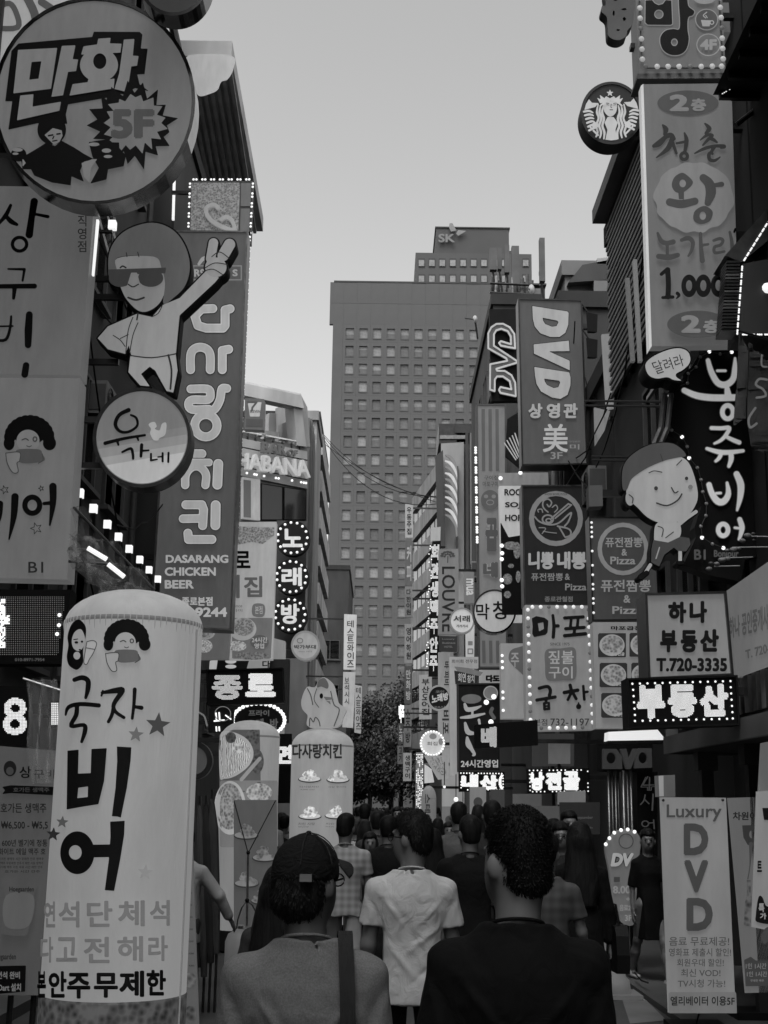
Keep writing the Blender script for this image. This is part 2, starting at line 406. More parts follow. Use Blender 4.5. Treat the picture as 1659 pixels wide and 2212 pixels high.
    def arms(s, pts, X, m=None, r=.035, back=.15):
        """steel arms from points of the sign back to the wall at X"""
        for u, v in pts:
            p = s.mp(u, v, -back); MB().box(min(p.x, X), max(p.x, X), p.y-r, p.y+r, p.z-r, p.z+r).make('bracket', m or mat('metal', 60), s.root)
        return s
def along(P, n, closed=False):
    """n points evenly spaced along polyline P"""
    P = list(P)+([P[0]] if closed else []); L = [0]
    for a, b in zip(P[:-1], P[1:]): L.append(L[-1]+math.hypot(b[0]-a[0], b[1]-a[1]))
    out = []
    for k in range(n):
        t = L[-1]*(k/(n if closed else max(1, n-1))); i = 0
        while i < len(L)-2 and L[i+1] < t: i += 1
        f = (t-L[i])/((L[i+1]-L[i]) or 1); out.append((P[i][0]+(P[i+1][0]-P[i][0])*f, P[i][1]+(P[i+1][1]-P[i][1])*f))
    return out
def circ(u, v, a, b, n, t0=0): return [(u+a*math.cos(t0+2*PI*k/n), v+b*math.sin(t0+2*PI*k/n)) for k in range(n)]
def disc(name, label, cat, u, v, a, b, Y, m, rim, thick=.3, yaw=0, group=None, n=48, rw=.04, tilt=0):
    """round light box: face, rim band"""
    mp = Plane(Y, yaw, u, v, tilt); s = Sign(name, label, cat, mp, (u, v+b), group)
    C = circ(u, v, a, b, n); f = [mp(x, y, 0) for x, y in C]; c = mp(u, v, 0)
    mesh('face', f, [tuple(reversed(range(n)))], m, s.root)
    V = []
    for p in f:
        d = (p-c).normalized()*rw; V += [p+mp.n*.02, p+d+mp.n*.02, p+d-mp.n*thick]
    V.append(c-mp.n*thick); Fc = []
    for i in range(n):
        j = (i+1) % n; Fc += [(3*i, 3*i+1, 3*j+1, 3*j), (3*i+1, 3*i+2, 3*j+2, 3*j+1), (3*i+2, 3*n, 3*j+2)]
    mesh('rim', V, Fc, rim, s.root)
    return s
# ================================================================== SETTING
MB().add([(-600, -60, 0), (600, -60, 0), (600, 900, 0), (-600, 900, 0)], [(0, 1, 2, 3)]).make('ground', mat('wall', 55)).__setitem__('kind', 'structure')
MB().add([(-3.6, -20, .004), (3.7, -20, .004), (3.7, 158, .004), (-3.6, 158, .004)], [(0, 1, 2, 3)]).make('road', mat('road'), kind='structure')
MB().add([(-200, 160, .004), (200, 160, .004), (200, 196, .004), (-200, 196, .004)], [(0, 1, 2, 3)]).make('crossing_road', mat('road'), kind='structure')
for s_, x0, x1 in (('pavement', 2.55, 4.4), ('pavement', -4.4, -3.0)):
    MB().box(x0, x1, -15, 156, -.05, .06 if x0 > 0 else .1).make('pavement', mat('wall', 70), kind='structure')
a, b, c, d = at(1340, 2141, 12.6), at(1362, 2138, 12.7), at(1432, 2205, 10.8), at(1410, 2209, 10.7)
def gp(u, v, z=.008):
    r = ray(u, v); t = (z-CAM.z)/r.z; return CAM+r*t
mesh('lane_marking', [gp(1361, 2211), gp(1440, 2204), gp(1374, 2139), gp(1339, 2143)], [(0, 1, 2, 3)], mat('paint', 108))['kind'] = 'structure'
mesh('lane_marking', [gp(880, 2420), gp(960, 2420), gp(880, 2330), gp(840, 2330)], [(0, 1, 2, 3)], mat('paint', 108))['kind'] = 'structure'

def win_mesh(w, h, g=.06, d=.05):
    """a window frame ring with mullion, in local x,z, facing -y"""
    m = MB()
    for x0, x1, z0, z1 in ((0, g, 0, h), (w-g, w, 0, h), (g, w-g, 0, g), (g, w-g, h-g, h), (w/2-g/2, w/2+g/2, g, h-g)): m.box(x0, x1, -d, d, z0, z1)
    return m
_WM = {}
def window(parent, loc, rz, w, h, fm, pm, sill=True):
    k = (w, h, fm.name)
    if k not in _WM:
        m = win_mesh(w, h)
        if sill: m.box(-.06, w+.06, -.14, .01, -.08, 0)
        me = bpy.data.meshes.new('window'); me.from_pydata(m.V, [], m.F); me.materials.append(fm)
        pe = bpy.data.meshes.new('pane'); pe.from_pydata([(.05, .01, .05), (w-.05, .01, .05), (w-.05, .01, h-.05), (.05, .01, h-.05)], [], [(0, 1, 2, 3)])
        _WM[k] = (me, pe)
    me, pe = _WM[k]
    o = bpy.data.objects.new('window', me); COL.objects.link(o); o.parent = parent; o.location = Vector(loc)-parent.location; o.rotation_euler = (0, 0, rz)
    q = pe.copy() if pe.users and len(pe.materials) and pe.materials[0] != pm else pe
    if not len(q.materials): q.materials.append(pm)
    else: q.materials[0] = pm
    p = bpy.data.objects.new('pane', q); COL.objects.link(p); p.parent = o
    return o
def building(name, label, x, side, y0, y1, z, g, depth=7, rows=(), wy=(), w=1.5, h=1.5, front=True, panes=(25, 40, 60, 95), roof=None, cat='building', fg=70):
    """x: street face, side -1 left of the street, +1 right"""
    xb = x+side*depth; xa, xc = min(x, xb), max(x, xb)
    t = thing(name, label, cat, ((xa+xc)/2, (y0+y1)/2, 0))
    MB().box(xa, xc, y0, y1, 0, z).make('wall', mat('wall', g), t)
    MB().box(xa-.08, xc+.08, y0-.08, y1+.08, z, z+.35).make('roof' if roof is None else roof, mat('wall', max(20, g-15)), t)
    for zz in rows:
        for yy in wy:
            pm = mat('glass', random.choice(panes)); window(t, (x-side*.01, yy if side > 0 else yy, zz), -side*PI/2 if side > 0 else PI/2, w, h, mat('paint', fg), pm)
        if front:
            n = int(min(depth, 5)/(w+.9))
            for k in range(n):
                xx = (x+.6+k*(w+.9)) if side > 0 else (x-.6-w-k*(w+.9)); window(t, (xx, y0-.01, zz), 0, w, h, mat('paint', fg), mat('glass', random.choice(panes)))
    return t
# ---- tower at the end of the street, every bay a panel with a sunk pane
YT = 240.; TP = Plane(YT)
tw = thing('office_tower', 'tall dark office tower with a grid of square windows closing the street', 'office tower', (8, YT, 0))
def tp(u, v, off=0): return Plane(YT)(u, v, off)
zt = tp(717, 609).z; x0 = tp(717, 800).x; bw_, bh_ = 31.4*YT/2820, 42.1*YT/2820*1.012
xw = tp(750, 780).x-.35*bw_
NX, NY = 13, 24
ztop = tp(717, 700).z
MB().box(x0, x0+(xw-x0)-.02, YT, YT+20, 0, ztop).make('wall', mat('cladding', 88), tw)
MB().box(xw+NX*bw_+.01, xw+NX*bw_+5, YT, YT+20, 0, ztop).make('wall', mat('cladding', 88), tw)
MB().box(x0+.3, xw+NX*bw_+4.8, YT+.8, YT+19.8, 0, zt-.3).make('core', mat('cladding', 71), tw)
me = MB(); q = .2*bw_; s0, s1 = .22*bh_, .78*bh_; W1 = bw_-.012; H1 = bh_-.012
xs = [0, q, W1-q, W1]; zs = [0, s0, s1, H1]
for i in range(3):
    for j in range(3):
        if i == 1 and j == 1: continue
        me.add([(xs[i], 0, zs[j]), (xs[i+1], 0, zs[j]), (xs[i+1], 0, zs[j+1]), (xs[i], 0, zs[j+1])], [(0, 1, 2, 3)])
for (ax, az), (bx, bz) in (((q, s0), (W1-q, s0)), ((W1-q, s0), (W1-q, s1)), ((W1-q, s1), (q, s1)), ((q, s1), (q, s0))):
    me.add([(ax, 0, az), (bx, 0, bz), (bx, .35, bz), (ax, .35, az)], [(0, 1, 2, 3)])
me.box(q-.04, W1-q+.04, -.08, .02, s0-.22, s0)
for (ax, az), (bx, bz) in (((0, 0), (W1, 0)), ((W1, 0), (W1, H1)), ((W1, H1), (0, H1)), ((0, H1), (0, 0))):
    me.add([(ax, 0, az), (bx, 0, bz), (bx, .6, bz), (ax, .6, az)], [(0, 1, 2, 3)])
pm_ = bpy.data.meshes.new('facade_panel'); pm_.from_pydata(me.V, [], me.F); pm_.materials.append(mat('cladding', 88))
panes = []
for g in (128, 140, 122, 104, 92, 134):  # pane greys hold the sky's reflection as plain paint
    p_ = bpy.data.meshes.new('window_pane'); p_.from_pydata([(q, .3, s0), (W1-q, .3, s0), (W1-q, .3, s1), (q, .3, s1)], [], [(0, 1, 2, 3)]); p_.materials.append(mat('paint', g)); panes.append(p_)
bl_ = bpy.data.meshes.new('blind'); 
for j in range(NY):
    zz = ztop-(j+1)*bh_-.0
    for i in range(NX):
        o = bpy.data.objects.new('facade_panel', pm_); COL.objects.link(o); o.parent = tw; o.location = Vector((xw+i*bw_, YT, zz))-tw.location
        r_ = random.random(); p = bpy.data.objects.new('window_pane', panes[0 if r_ < .45 else random.randrange(1, 6)]); COL.objects.link(p); p.parent = o
        if random.random() < .35:
            hh = random.choice((.35, .5, .62)); m_ = MB().box(q+.02, W1-q-.02, .24, .29, s0, s0+(s1-s0)*(1-hh)); b_ = mesh('lower_sash', m_.V, m_.F, mat('paint', 95), None); b_.parent = o
fl = MB().box(0, W1*1.0, 0, .8, 0, 1).V
pl = bpy.data.meshes.new('cladding_panel'); m_ = MB().box(0, W1, 0, .8, 0, (zt-ztop)/2-.04); pl.from_pydata(m_.V, [], m_.F); pl.materials.append(mat('cladding', 88))
for j in range(2):
    for i in range(-1, NX):
        o = bpy.data.objects.new('cladding_panel', pl); COL.objects.link(o); o.parent = tw; o.location = Vector((xw+i*bw_, YT+random.uniform(0, .04), ztop+j*(zt-ztop)/2))-tw.location
MB().box(x0, xw+NX*bw_+5, YT-.05, YT+20, zt, zt+.3).make('roof', mat('cladding', 66), tw)
# upper storeys
za, zb = tp(1000, 608).z, tp(1000, 538).z; xa, xb = tp(898, 575).x, tp(1151, 575).x
MB().box(xa, xb, YT+2, YT+16, za, zb).make('upper_storey', mat('cladding', 81), tw)
fr = MB(); 
for v in (422, 533):
    for k in range(11):
        u = 684.8+(731+k*73.2)*.3096; vv = 428+v*.3096; c_ = tp(u, vv); w_, h_ = 15*YT/2820, 21*YT/2820
        f_ = MB(); f_.box(c_.x-w_/2, c_.x+w_/2, YT+1.85, YT+1.98, c_.z-h_/2, c_.z+h_/2); w0 = f_.make('window', mat('paint', 60), tw)
        MB().box(c_.x-w_/2+.1, c_.x+w_/2-.1, YT+1.78, YT+1.84, c_.z-h_/2+.1, c_.z+h_/2-.4).make('pane', mat('paint', random.choice((138, 146, 142))), w0)  # pale pane tone takes in reflected sky here too
zc = tp(1000, 482).z; xc_, xd = tp(943, 510).x, tp(1102, 510).x
MB().box(xc_, xd, YT+2.4, YT+15, zb, zc).make('penthouse', mat('cladding', 76), tw)
MB().box(xc_-.2, xd+.2, YT+2.2, YT+15.2, zc, zc+.25).make('parapet', mat('cladding', 61), tw)
MB().box(tp(1102, 500).x+.1, tp(1118, 500).x, YT+2.6, YT+8, zb, tp(1102, 530).z).make('lift_shaft', mat('cladding', 71), tw)
sg = Sign('rooftop_sign', 'pale letters and butterfly mark on the top of the tower', 'sign', Plane(YT+1.9), (960, 525))
sg.text('SK', (947, 506, 982, 524), mat('lit', 108), .03, thick=.2)
sg.ink([G(Z(8, (925, 178), (945, 178), (972, 228), (935, 235), (920, 205))), G(Z(8, (985, 225), (1040, 232), (985, 265), (970, 250)))], mat('lit', 118), name='emblem', thick=.2, step=.6)
# ---- trees in front of the tower
def tree(loc, h, r, lab, seed):
    rnd = random.Random(seed); t = thing('street_tree', lab, 'tree', loc, 'trees at the end of the street')
    L = Vector(loc); m = MB(); top = L+Vector((rnd.uniform(-.4, .4), 0, h*.55))
    m.tube([L, L+Vector((.1, 0, h*.3)), top], [.32, .24, .14], 8)
    cl = []
    for k in range(16):
        a_ = rnd.uniform(0, 2*PI); rr = r*rnd.uniform(.2, .8); zz = h*rnd.uniform(.35, .92); e = L+Vector((math.cos(a_)*rr, math.sin(a_)*rr, zz))
        m.tube([L+Vector((.1, 0, h*rnd.uniform(.28, .5))), (L+e)/2+Vector((0, 0, h*.18)), e], [.12, .08, .03], 5); cl.append((e, r*rnd.uniform(.28, .5)))
    m.make('trunk', mat('wall', 45), t)
    for part, shade in (('crown', 58), ('crown_tips', 68)):
        V, Fc = [], []
        for e, cr in cl:
            for k in range(260 if part == 'crown' else 120):
                d_ = Vector((rnd.gauss(0, 1), rnd.gauss(0, 1), rnd.gauss(0, .75))).normalized()*cr*rnd.uniform(.5, 1.15)
                p = e+d_; s_ = rnd.uniform(.12, .26); n_ = Vector((rnd.gauss(0, 1), rnd.gauss(0, 1), rnd.gauss(0, 1))).normalized(); a_ = n_.orthogonal().normalized(); b_ = n_.cross(a_)
                i = len(V); V += [p-a_*s_, p+b_*s_*.6, p+a_*s_, p-b_*s_*.6]; Fc.append((i, i+1, i+2, i+3))
        mesh(part, V, Fc, mat('leaf', shade), t)
for i, (X, Y, h, r, lab) in enumerate(((1.2, 150, 17.5, 4.6, 'tallest leafy street tree in front of the office tower'), (-3.4, 152, 15, 4, 'left one of the leafy trees below the office tower'),
                                       (5.6, 151, 14.5, 4, 'right one of the leafy trees, half behind the hanging signs'), (2.2, 146, 10.5, 4.2, 'lower dark tree in front of the tallest one'), (-1.2, 147, 9, 3.8, 'low dark tree between the stacked signs and the middle tree'))):
    tree((X, Y, 0), h, r, lab, i+3)
# ================================================================== LEFT ROW
building('shop_building', 'dark shop building behind the nearest signs on the left', -4.9, -1, -25, 25.2, 23, 52, rows=(3.6, 6.8, 10, 13.2, 16.4), wy=(9.5, 12, 14.5, 17, 19.5, 22), w=1.7, h=1.8)
B = building('eaves_building', 'building whose ribbed roof eave juts out above the tall chicken sign', -4.6, -1, 26, 34, 16.6, 60, rows=(4, 7.4, 10.8), wy=(27, 29.4, 31.6), w=1.5, h=1.7)
z1, z2 = at(500, 122, 27.2).z, at(568, 500, 34.3).z; X0, X1 = at(500, 122, 27.2).x, at(568, 500, 34.3).x
zE = (z1+z2)/2
m = MB(); m.hexa([(-5.6, 27.2, z1), (X0, 27.2, z1), (X1, 34.3, z2), (-5.6, 34.3, z2)], [(-5.6, 27.2, z1+.4), (X0, 27.2, z1+.4), (X1, 34.3, z2+.4), (-5.6, 34.3, z2+.4)]); m.make('eave', mat('wall', 185), B)
for k in range(13):
    x = X0-.12-k*.17
    MB().hexa([(x, 27.25, z1-.09), (x+.09, 27.25, z1-.09), (x+.09, 34.25, z2-.09), (x, 34.25, z2-.09)], [(x, 27.25, z1-.002), (x+.09, 27.25, z1-.002), (x+.09, 34.25, z2-.002), (x, 34.25, z2-.002)]).make('eave_rib', mat('paint', 190), B)
mp = Plane(27.1); s = Sign('torn_sheet', 'pale torn plastic sheet hanging over the front of the ribbed eave', 'plastic sheet', mp, (450, 200))
s.ink([G([(408, 121), (500, 122), (504, 150), (492, 172), (478, 178), (470, 195), (455, 203), (430, 208), (418, 185), (412, 150)], True)], mat('lit', 165), name='sheet', thick=.02)
m = MB(); mp = Plane(26.2); Q = [mp(330, 400), mp(372, 400), mp(366, 620), mp(324, 620)]; m.hexa(Q, [p+Vector((0, .5, 0)) for p in Q]); m.make('column', mat('lit', 125), B)
s = Sign('tube_or_highlight', 'thin upright tube light on the pale column above the bowl-haired man', 'lamp', Plane(25.9), (377, 475)); s.panel([(374, 370), (379, 370), (376, 474), (371, 474)], mat('glow', 205), .06, 'tube')
building('low_building', 'low dark building between the chicken sign and the rooftop bar', -5, -1, 34.4, 56, 8, 45, rows=(3.8,), wy=(37, 41, 45, 49))
# bar building with its corner turned to the street
CB = thing('bar_building', 'pale building with open roof frame behind the bar sign', 'building', (-5, 66, 0)); yw = .61; CP = Plane(60, yw, 665, 1000)
def slab(mp, q, th, name, m, parent): 
    a = [mp(u, v, 0) for u, v in q]; return MB().hexa(a, [p-mp.n*th for p in a]).make(name, m, parent)
q_ = [(470, 932), (664, 965), (664, 1800), (470, 1800)]
slab(CP, q_, 3, 'wall', mat('wall', 105), CB)
slab(Plane(59.6, yw, 665, 1000), [(500, 822), (651, 854), (657, 882), (500, 848)], .6, 'roof_beam', mat('wall', 180), CB)
slab(Plane(59.7, yw, 665, 1000), [(500, 818), (651, 851), (651, 856), (500, 823)], .8, 'roof_coping', mat('wall', 200), CB)
slab(Plane(59.8, yw, 665, 1000), [(634, 874), (652, 880), (662, 965), (642, 962)], .8, 'roof_post', mat('wall', 150), CB)
slab(Plane(59.8, yw, 665, 1000), [(566, 860), (574, 862), (574, 940), (566, 938)], .5, 'roof_post', mat('wall', 150), CB)
slab(Plane(61, yw, 665, 1000), [(574, 930), (602, 934), (602, 945), (574, 945)], .5, 'planter', mat('wall', 190), CB)
slab(Plane(61.2, yw, 665, 1000), [(582, 892), (597, 893), (597, 940), (580, 940)], .4, 'duct', mat('wall', 165), CB)
slab(Plane(61.4, yw, 665, 1000), [(610, 915), (634, 905), (634, 950), (610, 948)], .4, 'cooling_unit', mat('wall', 130), CB)
for u in (535, 552, 572, 590, 610, 630, 648): slab(Plane(59.9, yw, 665, 1000), [(u, 936+(u-535)*.2), (u+2, 936+(u-535)*.2), (u+2, 950+(u-535)*.2), (u, 950+(u-535)*.2)], .1, 'baluster', mat('metal', 60), CB)
slab(Plane(59.85, yw, 665, 1000), [(520, 929), (650, 953), (650, 956), (520, 932)], .1, 'rail', mat('paint', 215), CB)
slab(CP, [(652, 856), (664, 880), (670, 965), (652, 965)], 2.5, 'roof_beam', mat('wall', 140), CB)
for j in range(4): slab(Plane(59.9-.02*j, yw, 665, 1000), [(500, 942+j*21), (664, 975+j*21), (664, 993+j*21), (500, 960+j*21)], .3, 'fascia_board', mat('wall', 150), CB)
for u0, u1 in ((564, 611), (613, 662)): 
    w0 = slab(Plane(59.9, yw, 665, 1000), [(u0, 1044+(u0-564)*.15), (u1, 1044+(u1-564)*.15), (u1, 1124), (u0, 1124)], .2, 'window', mat('paint', 25), CB)
    slab(Plane(59.85, yw, 665, 1000), [(u0+2, 1046+(u0-564)*.15), (u1-2, 1046+(u1-564)*.15), (u1-2, 1122), (u0+2, 1122)], .03, 'pane', mat('glass', 35), w0)
slab(Plane(59.8, yw, 665, 1000), [(524, 1030), (562, 1036), (562, 1124), (524, 1120)], .3, 'window', mat('lit', 150), CB)
slab(Plane(59.75, yw, 665, 1000), [(527, 1036), (542, 1038), (542, 1118), (527, 1116)], .04, 'pane', mat('glass', 90), CB)
# street side of that row
MB().box(-4.5, -3.7, 61.5, 66, 0, 20.4).make('side_wall', mat('wall', 120), CB)
MB().box(-4.6, -3.6, 66, 71, 0, 21.6).make('side_wall', mat('wall', 150), CB)
MB().box(-4.7, -3.5, 65.8, 71.2, 21.6, 22.1).make('roof', mat('wall', 140), CB)
for k in range(3): MB().box(-3.72, -3.6, 62+k*1.3, 62.5+k*1.3, 3, 20.5).make('pilaster', mat('wall', 100), CB)
C2 = building('banded_building', 'narrow building side with pale slanting bands beside the tower', -3.8, -1, 72, 84, 23.6, 70, front=False)
for k in range(9): MB().box(-3.82, -3.55, 72, 84, 4.2+k*2.15, 5.4+k*2.15).make('balcony_band', mat('wall', 175), C2)
building('dark_block', 'dark block with a flat roof left of the stacked vertical signs', -2.65, -1, 100, 114, 19.8, 62, depth=3, rows=(6, 9.4, 12.8), wy=(102, 106, 110))
building('far_building', 'far grey building on the left, mostly behind the dark block', -4.2, -1, 118, 150, 15, 80, rows=(4, 7.5, 11), wy=(120, 124, 128, 132))
# ================================================================== RIGHT ROW
E1 = building('corner_building', 'black building at the right edge with jutting eaves', 4.05, 1, -25, 14.2, 15, 25, rows=(4.3, 7, 10), wy=(8, 10.2, 12.2), w=1.4, h=1.6, panes=(18, 25, 40), fg=30)
p = at(1540, 205, 13); q = at(1625, 0, 13)
Xe, Ze = p.x, p.z
m = MB(); m.hexa([(Xe, 9.4, Ze), (4.3, 9.4, Ze), (4.3, 13, Ze), (Xe, 13, Ze)], [(Xe+.25, 9.4, Ze+.5), (4.3, 9.4, Ze+.5), (4.3, 13, Ze+.5), (Xe+.25, 13, Ze+.5)]); m.make('eave', mat('wall', 22), E1)
for k in range(9): MB().box(Xe+.05, 4.2, 9.7+k*.4, 9.76+k*.4, Ze-.09, Ze-.003).make('rafter', mat('metal', 40), E1)
for pz in ((1625, 300), (1652, 520)):
    p_ = at(pz[0], pz[1], 13.4); MB().tube([(p_.x, 13.4, 3), (p_.x, 13.4, 12)], .05).make('post', mat('metal', 35), E1)
MB().tube([at(1480+100, 212, 13.2), at(1700, 212, 13.2)], .035).make('beam', mat('metal', 30), E1)
MB().tube([at(1590, 270, 13.2), at(1660, 215, 13.2)], .03).make('brace', mat('metal', 30), E1)
for k in range(4):
    u = 1578+k*27; s0 = Plane(15.6); q_ = [(u, 205), (u+24, 205), (u+24, 262), (u, 262)]
E2 = building('low_shop', 'low dark shop front between the corner building and the slatted one', 4.15, 1, 14.3, 18, 6.4, 30, front=False, rows=(4.2,), wy=(14.8, 16.5), w=1.2, h=1.4, panes=(20, 40))
Fb = building('slatted_building', 'building clad in slanting wooden slats behind the long tavern sign', 3.8, 1, 15.6, 20.8, 11.2, 35, rows=(3.5, 6.2), wy=(16.4, 18.2), w=1.2, h=1.5, panes=(20, 45))
MB().box(3.5, 5.0, 16.0, 20.7, 11.56, 11.8).make('eave', mat('wall', 110), Fb)
for k in range(26):
    z = 8.35+k*.118; MB().box(3.68, 3.73, 16.2, 20.5-(k % 2)*.1, z, z+.055).make('slat', mat('paint', 118), Fb)
for k in range(7): MB().box(3.735, 3.8, 16.4+k*.65, 16.47+k*.65, 8.3, 11.4).make('batten', mat('paint', 20), Fb)
E3 = building('dark_gap_building', 'dark recessed building between the slats and the film-room sign', 3.95, 1, 21, 25.3, 9.4, 30, front=False, rows=(4,), wy=(21.5, 23), w=1.1, h=1.4, panes=(20, 40))
for q_, g_ in (([(1300, 722), (1322, 720), (1330, 880), (1310, 885)], 130), ([(1326, 770), (1334, 770), (1344, 900), (1340, 900)], 90), ([(1284, 880), (1318, 888), (1306, 930), (1286, 962)], 120), ([(1352, 600), (1360, 600), (1372, 780), (1364, 780)], 100), ([(1368, 560), (1376, 560), (1388, 780), (1380, 780)], 115)):
    mp = Plane(20.95 if q_[0][1] > 700 else 15.9); a_ = [mp(*c_) for c_ in q_]; MB().hexa(a_, [p+Vector((0, .08, 0)) for p in a_]).make('pale_strip', mat('lit', g_), E3 if q_[0][1] > 700 else Fb)
Gb = building('projection_room_building', 'grey building carrying the tall upright film-room sign', 3.62, 1, 25.4, 36.5, 11.9, 70, rows=(4, 7.2), wy=(26.5, 29, 32), w=1.4, h=1.7)
G2 = building('rooftop_house', 'small rooftop house with a dark overhanging roof', 4.0, 1, 27.5, 33, 13.5, 130, depth=1.5, front=False)
q_ = [(1228, 642), (1312, 640), (1312, 560), (1262, 566), (1240, 595)]; mp = Plane(27.2)
MB().hexa([mp(1228, 610), mp(1312, 604), mp(1312, 562), mp(1258, 572)], [p+Vector((0, 3, .2)) for p in (mp(1228, 610), mp(1312, 604), mp(1312, 562), mp(1258, 572))]).make('tiled_roof', mat('wall', 70), G2)
MB().hexa([mp(1283, 606), mp(1312, 606), mp(1312, 640), mp(1283, 640)], [p+Vector((0, 1, 0)) for p in (mp(1283, 606), mp(1312, 606), mp(1312, 640), mp(1283, 640))]).make('wall_end', mat('wall', 120), G2)
MB().hexa([mp(1290, 558), mp(1312, 556), mp(1312, 570), mp(1290, 570)], [p+Vector((0, 1, 0)) for p in (mp(1290, 558), mp(1312, 556), mp(1312, 570), mp(1290, 570))]).make('chimney', mat('wall', 165), G2)
t = thing('folded_parasol', 'pale folded parasol standing on the roof behind the film-room sign', 'parasol', at(1220, 645, 30)); b_ = at(1220, 645, 30)
MB().lathe(b_, [(.17, 0), (.13, .12), (.07, .3), (.02, .54)], 8).make('canopy', mat('wall', 150), t); MB().tube([b_+Vector((0, 0, -.6)), b_+Vector((0, 0, .56))], .015).make('pole', mat('metal', 90), t)
Hb = building('antenna_building', 'narrow dark building topped with phone antennas', 3.3, 1, 38, 48, 17.0, 60, depth=1.5, rows=(5, 8, 11, 14), wy=(39, 41.5, 44), w=1.3, h=1.6)
# antennas on its roof
def antenna(u0, v0, u1, v1, Y, lab):
    a, b = at((u0+u1)/2, v0, Y), at((u0+u1)/2, v1, Y); w = (u1-u0)/2820*Y/2
    t = thing('antenna', lab, 'antenna', (b.x, Y, 16.9), 'phone antennas on the roof')
    MB().box(a.x-w, a.x+w, Y-.12, Y+.12, b.z, a.z).make('panel', mat('paint', 85), t)
    MB().tube([(b.x, Y+.2, 16.9), (b.x, Y+.2, a.z-.2)], .05, 6).make('mast', mat('metal', 110), t)
    MB().box(b.x-.06, b.x+.06, Y+.1, Y+.2, b.z+.3, b.z+.4).make('clamp', mat('metal', 60), t)
    MB().tube([(b.x, Y, b.z), (b.x+.1, Y+.1, b.z-.8), (b.x, Y+.2, 17.0)], .03, 5).make('cable', mat('paint', 40), t)
antenna(1057, 538, 1073, 585, 42, 'wide phone antenna at the left of the rooftop cluster')
antenna(1074, 538, 1083, 584, 42.6, 'narrow phone antenna second from left in the rooftop cluster')
antenna(1089, 532, 1100, 591, 42, 'narrow phone antenna in the middle of the rooftop cluster')
antenna(1104, 534, 1121, 618, 41, 'tallest grey antenna box beside the upper tower windows')
antenna(1164, 517, 1176, 610, 36, 'single tall antenna panel standing alone against the sky')
t = thing('equipment_rack', 'tangle of steel racks and boxes under the antennas', 'equipment rack', at(1095, 660, 40)); rnd = random.Random(4)
for k in range(9):
    u = 1062+k*11; a, b = at(u, 600+rnd.uniform(-8, 20), 40.5), at(u+rnd.uniform(-6, 6), 690, 40.5); MB().tube([b, a], rnd.choice((.03, .05, .07)), 6).make('rail', mat('metal', rnd.choice((50, 90, 150))), t)
for v in (612, 632, 655, 678):
    MB().tube([at(1058, v, 40.3), at(1150, v+4, 40.3)], .04, 6).make('rail', mat('metal', 60), t)
for u, v, w, h in ((1070, 622, 20, 26), (1092, 640, 26, 30), (1125, 628, 40, 24), (1070, 665, 26, 20), (1120, 662, 34, 22), (1152, 636, 30, 18)):
    a = at(u, v, 40.8); k_ = 40.8/2820; MB().box(a.x-w*k_/2, a.x+w*k_/2, 40.6, 41.2, a.z-h*k_/2, a.z+h*k_/2).make('cabinet', mat('paint', rnd.choice((40, 70, 110))), t)
for (u, v, r_, lab) in ((1026, 690, 9, 'small satellite dish at the left corner of the antenna roof'), (1148, 625, 12, 'white curved dish under the lone antenna')):
    c = at(u, v, 40); t = thing('satellite_dish', lab, 'dish', c); rr = r_*40/2820
    m = MB(); 
    for i in range(5):
        for j in range(14): a_ = 2*PI*j/14; f = i/4*rr; m.V.append((c.x+f*math.cos(a_)*.6, c.y-.1+.5*f*f/rr, c.z+f*math.sin(a_)))
    for i in range(4):
        for j in range(14): m.F.append((i*14+j, i*14+(j+1) % 14, (i+1)*14+(j+1) % 14, (i+1)*14+j))
    m.make('reflector', mat('paint', 170), t, smooth=True); MB().tube([c, c+Vector((-.35, -.35, -.1))], .02, 5).make('arm', mat('metal', 90), t); MB().tube([c, c+Vector((0.1, .2, -.6))], .03, 5).make('mount', mat('metal', 90), t)
Ib = building('tank_building', 'narrow pale building with rooftop tank further down on the right', 3.25, 1, 57, 70, 18.4, 70, depth=2.2, rows=(5, 8.4, 11.8, 15), wy=(58, 61, 64), w=1.6, h=1.7)
slab(Plane(56.6), [(953, 958), (1002, 955), (1003, 1800), (955, 1800)], .3, 'pale_pier', mat('wall', 150), Ib)
for k in range(3): slab(Plane(56.2-.1*k), [(1006+k*9, 930+k*5), (1012+k*9, 930+k*5), (1014+k*9, 1500), (1008+k*9, 1500)], .3, 'pier', mat('wall', (60, 110, 45)[k]), Ib)
slab(Plane(57), [(948, 915), (1020, 915), (1020, 960), (948, 958)], 3, 'water_tank', mat('metal', 60), Ib)
slab(Plane(56.9), [(950, 940), (1005, 940), (1005, 948), (950, 948)], .1, 'tank_band', mat('metal', 120), Ib)
mp = Plane(56, 0, 950, 1200)
s = Sign('finned_canopy', 'curved canopy with long dark fins hanging below the water tank', 'canopy', mp, (965, 1180))
s.panel([(941, 985), (957, 972), (962, 1180), (946, 1180)], mat('wall', 65), .4)
for k in range(11):
    v = 985+k*13; s.ink([S([(962, v, 1.5), (974, v+6, 3.2), (984, v+24, 2.4), (986, v+46, 1)])], mat('lit', 175 if k % 2 else 110), name='fin', thick=.12, step=.9, lay=.05+k*.01)
Jb = thing('banded_office', 'office block with slanting pale bands at the far right end of the street', 'office block', (7, 140, 0))
a0, a1 = Vector((at(951, 1000, 130).x, 130, 0)), Vector((at(897, 1000, 146).x, 146, 0)); dj = (a1-a0).normalized(); nj = Vector((-dj.y, dj.x, 0))
if nj.x > 0: nj = -nj
zj = at(951, 1004, 130).z
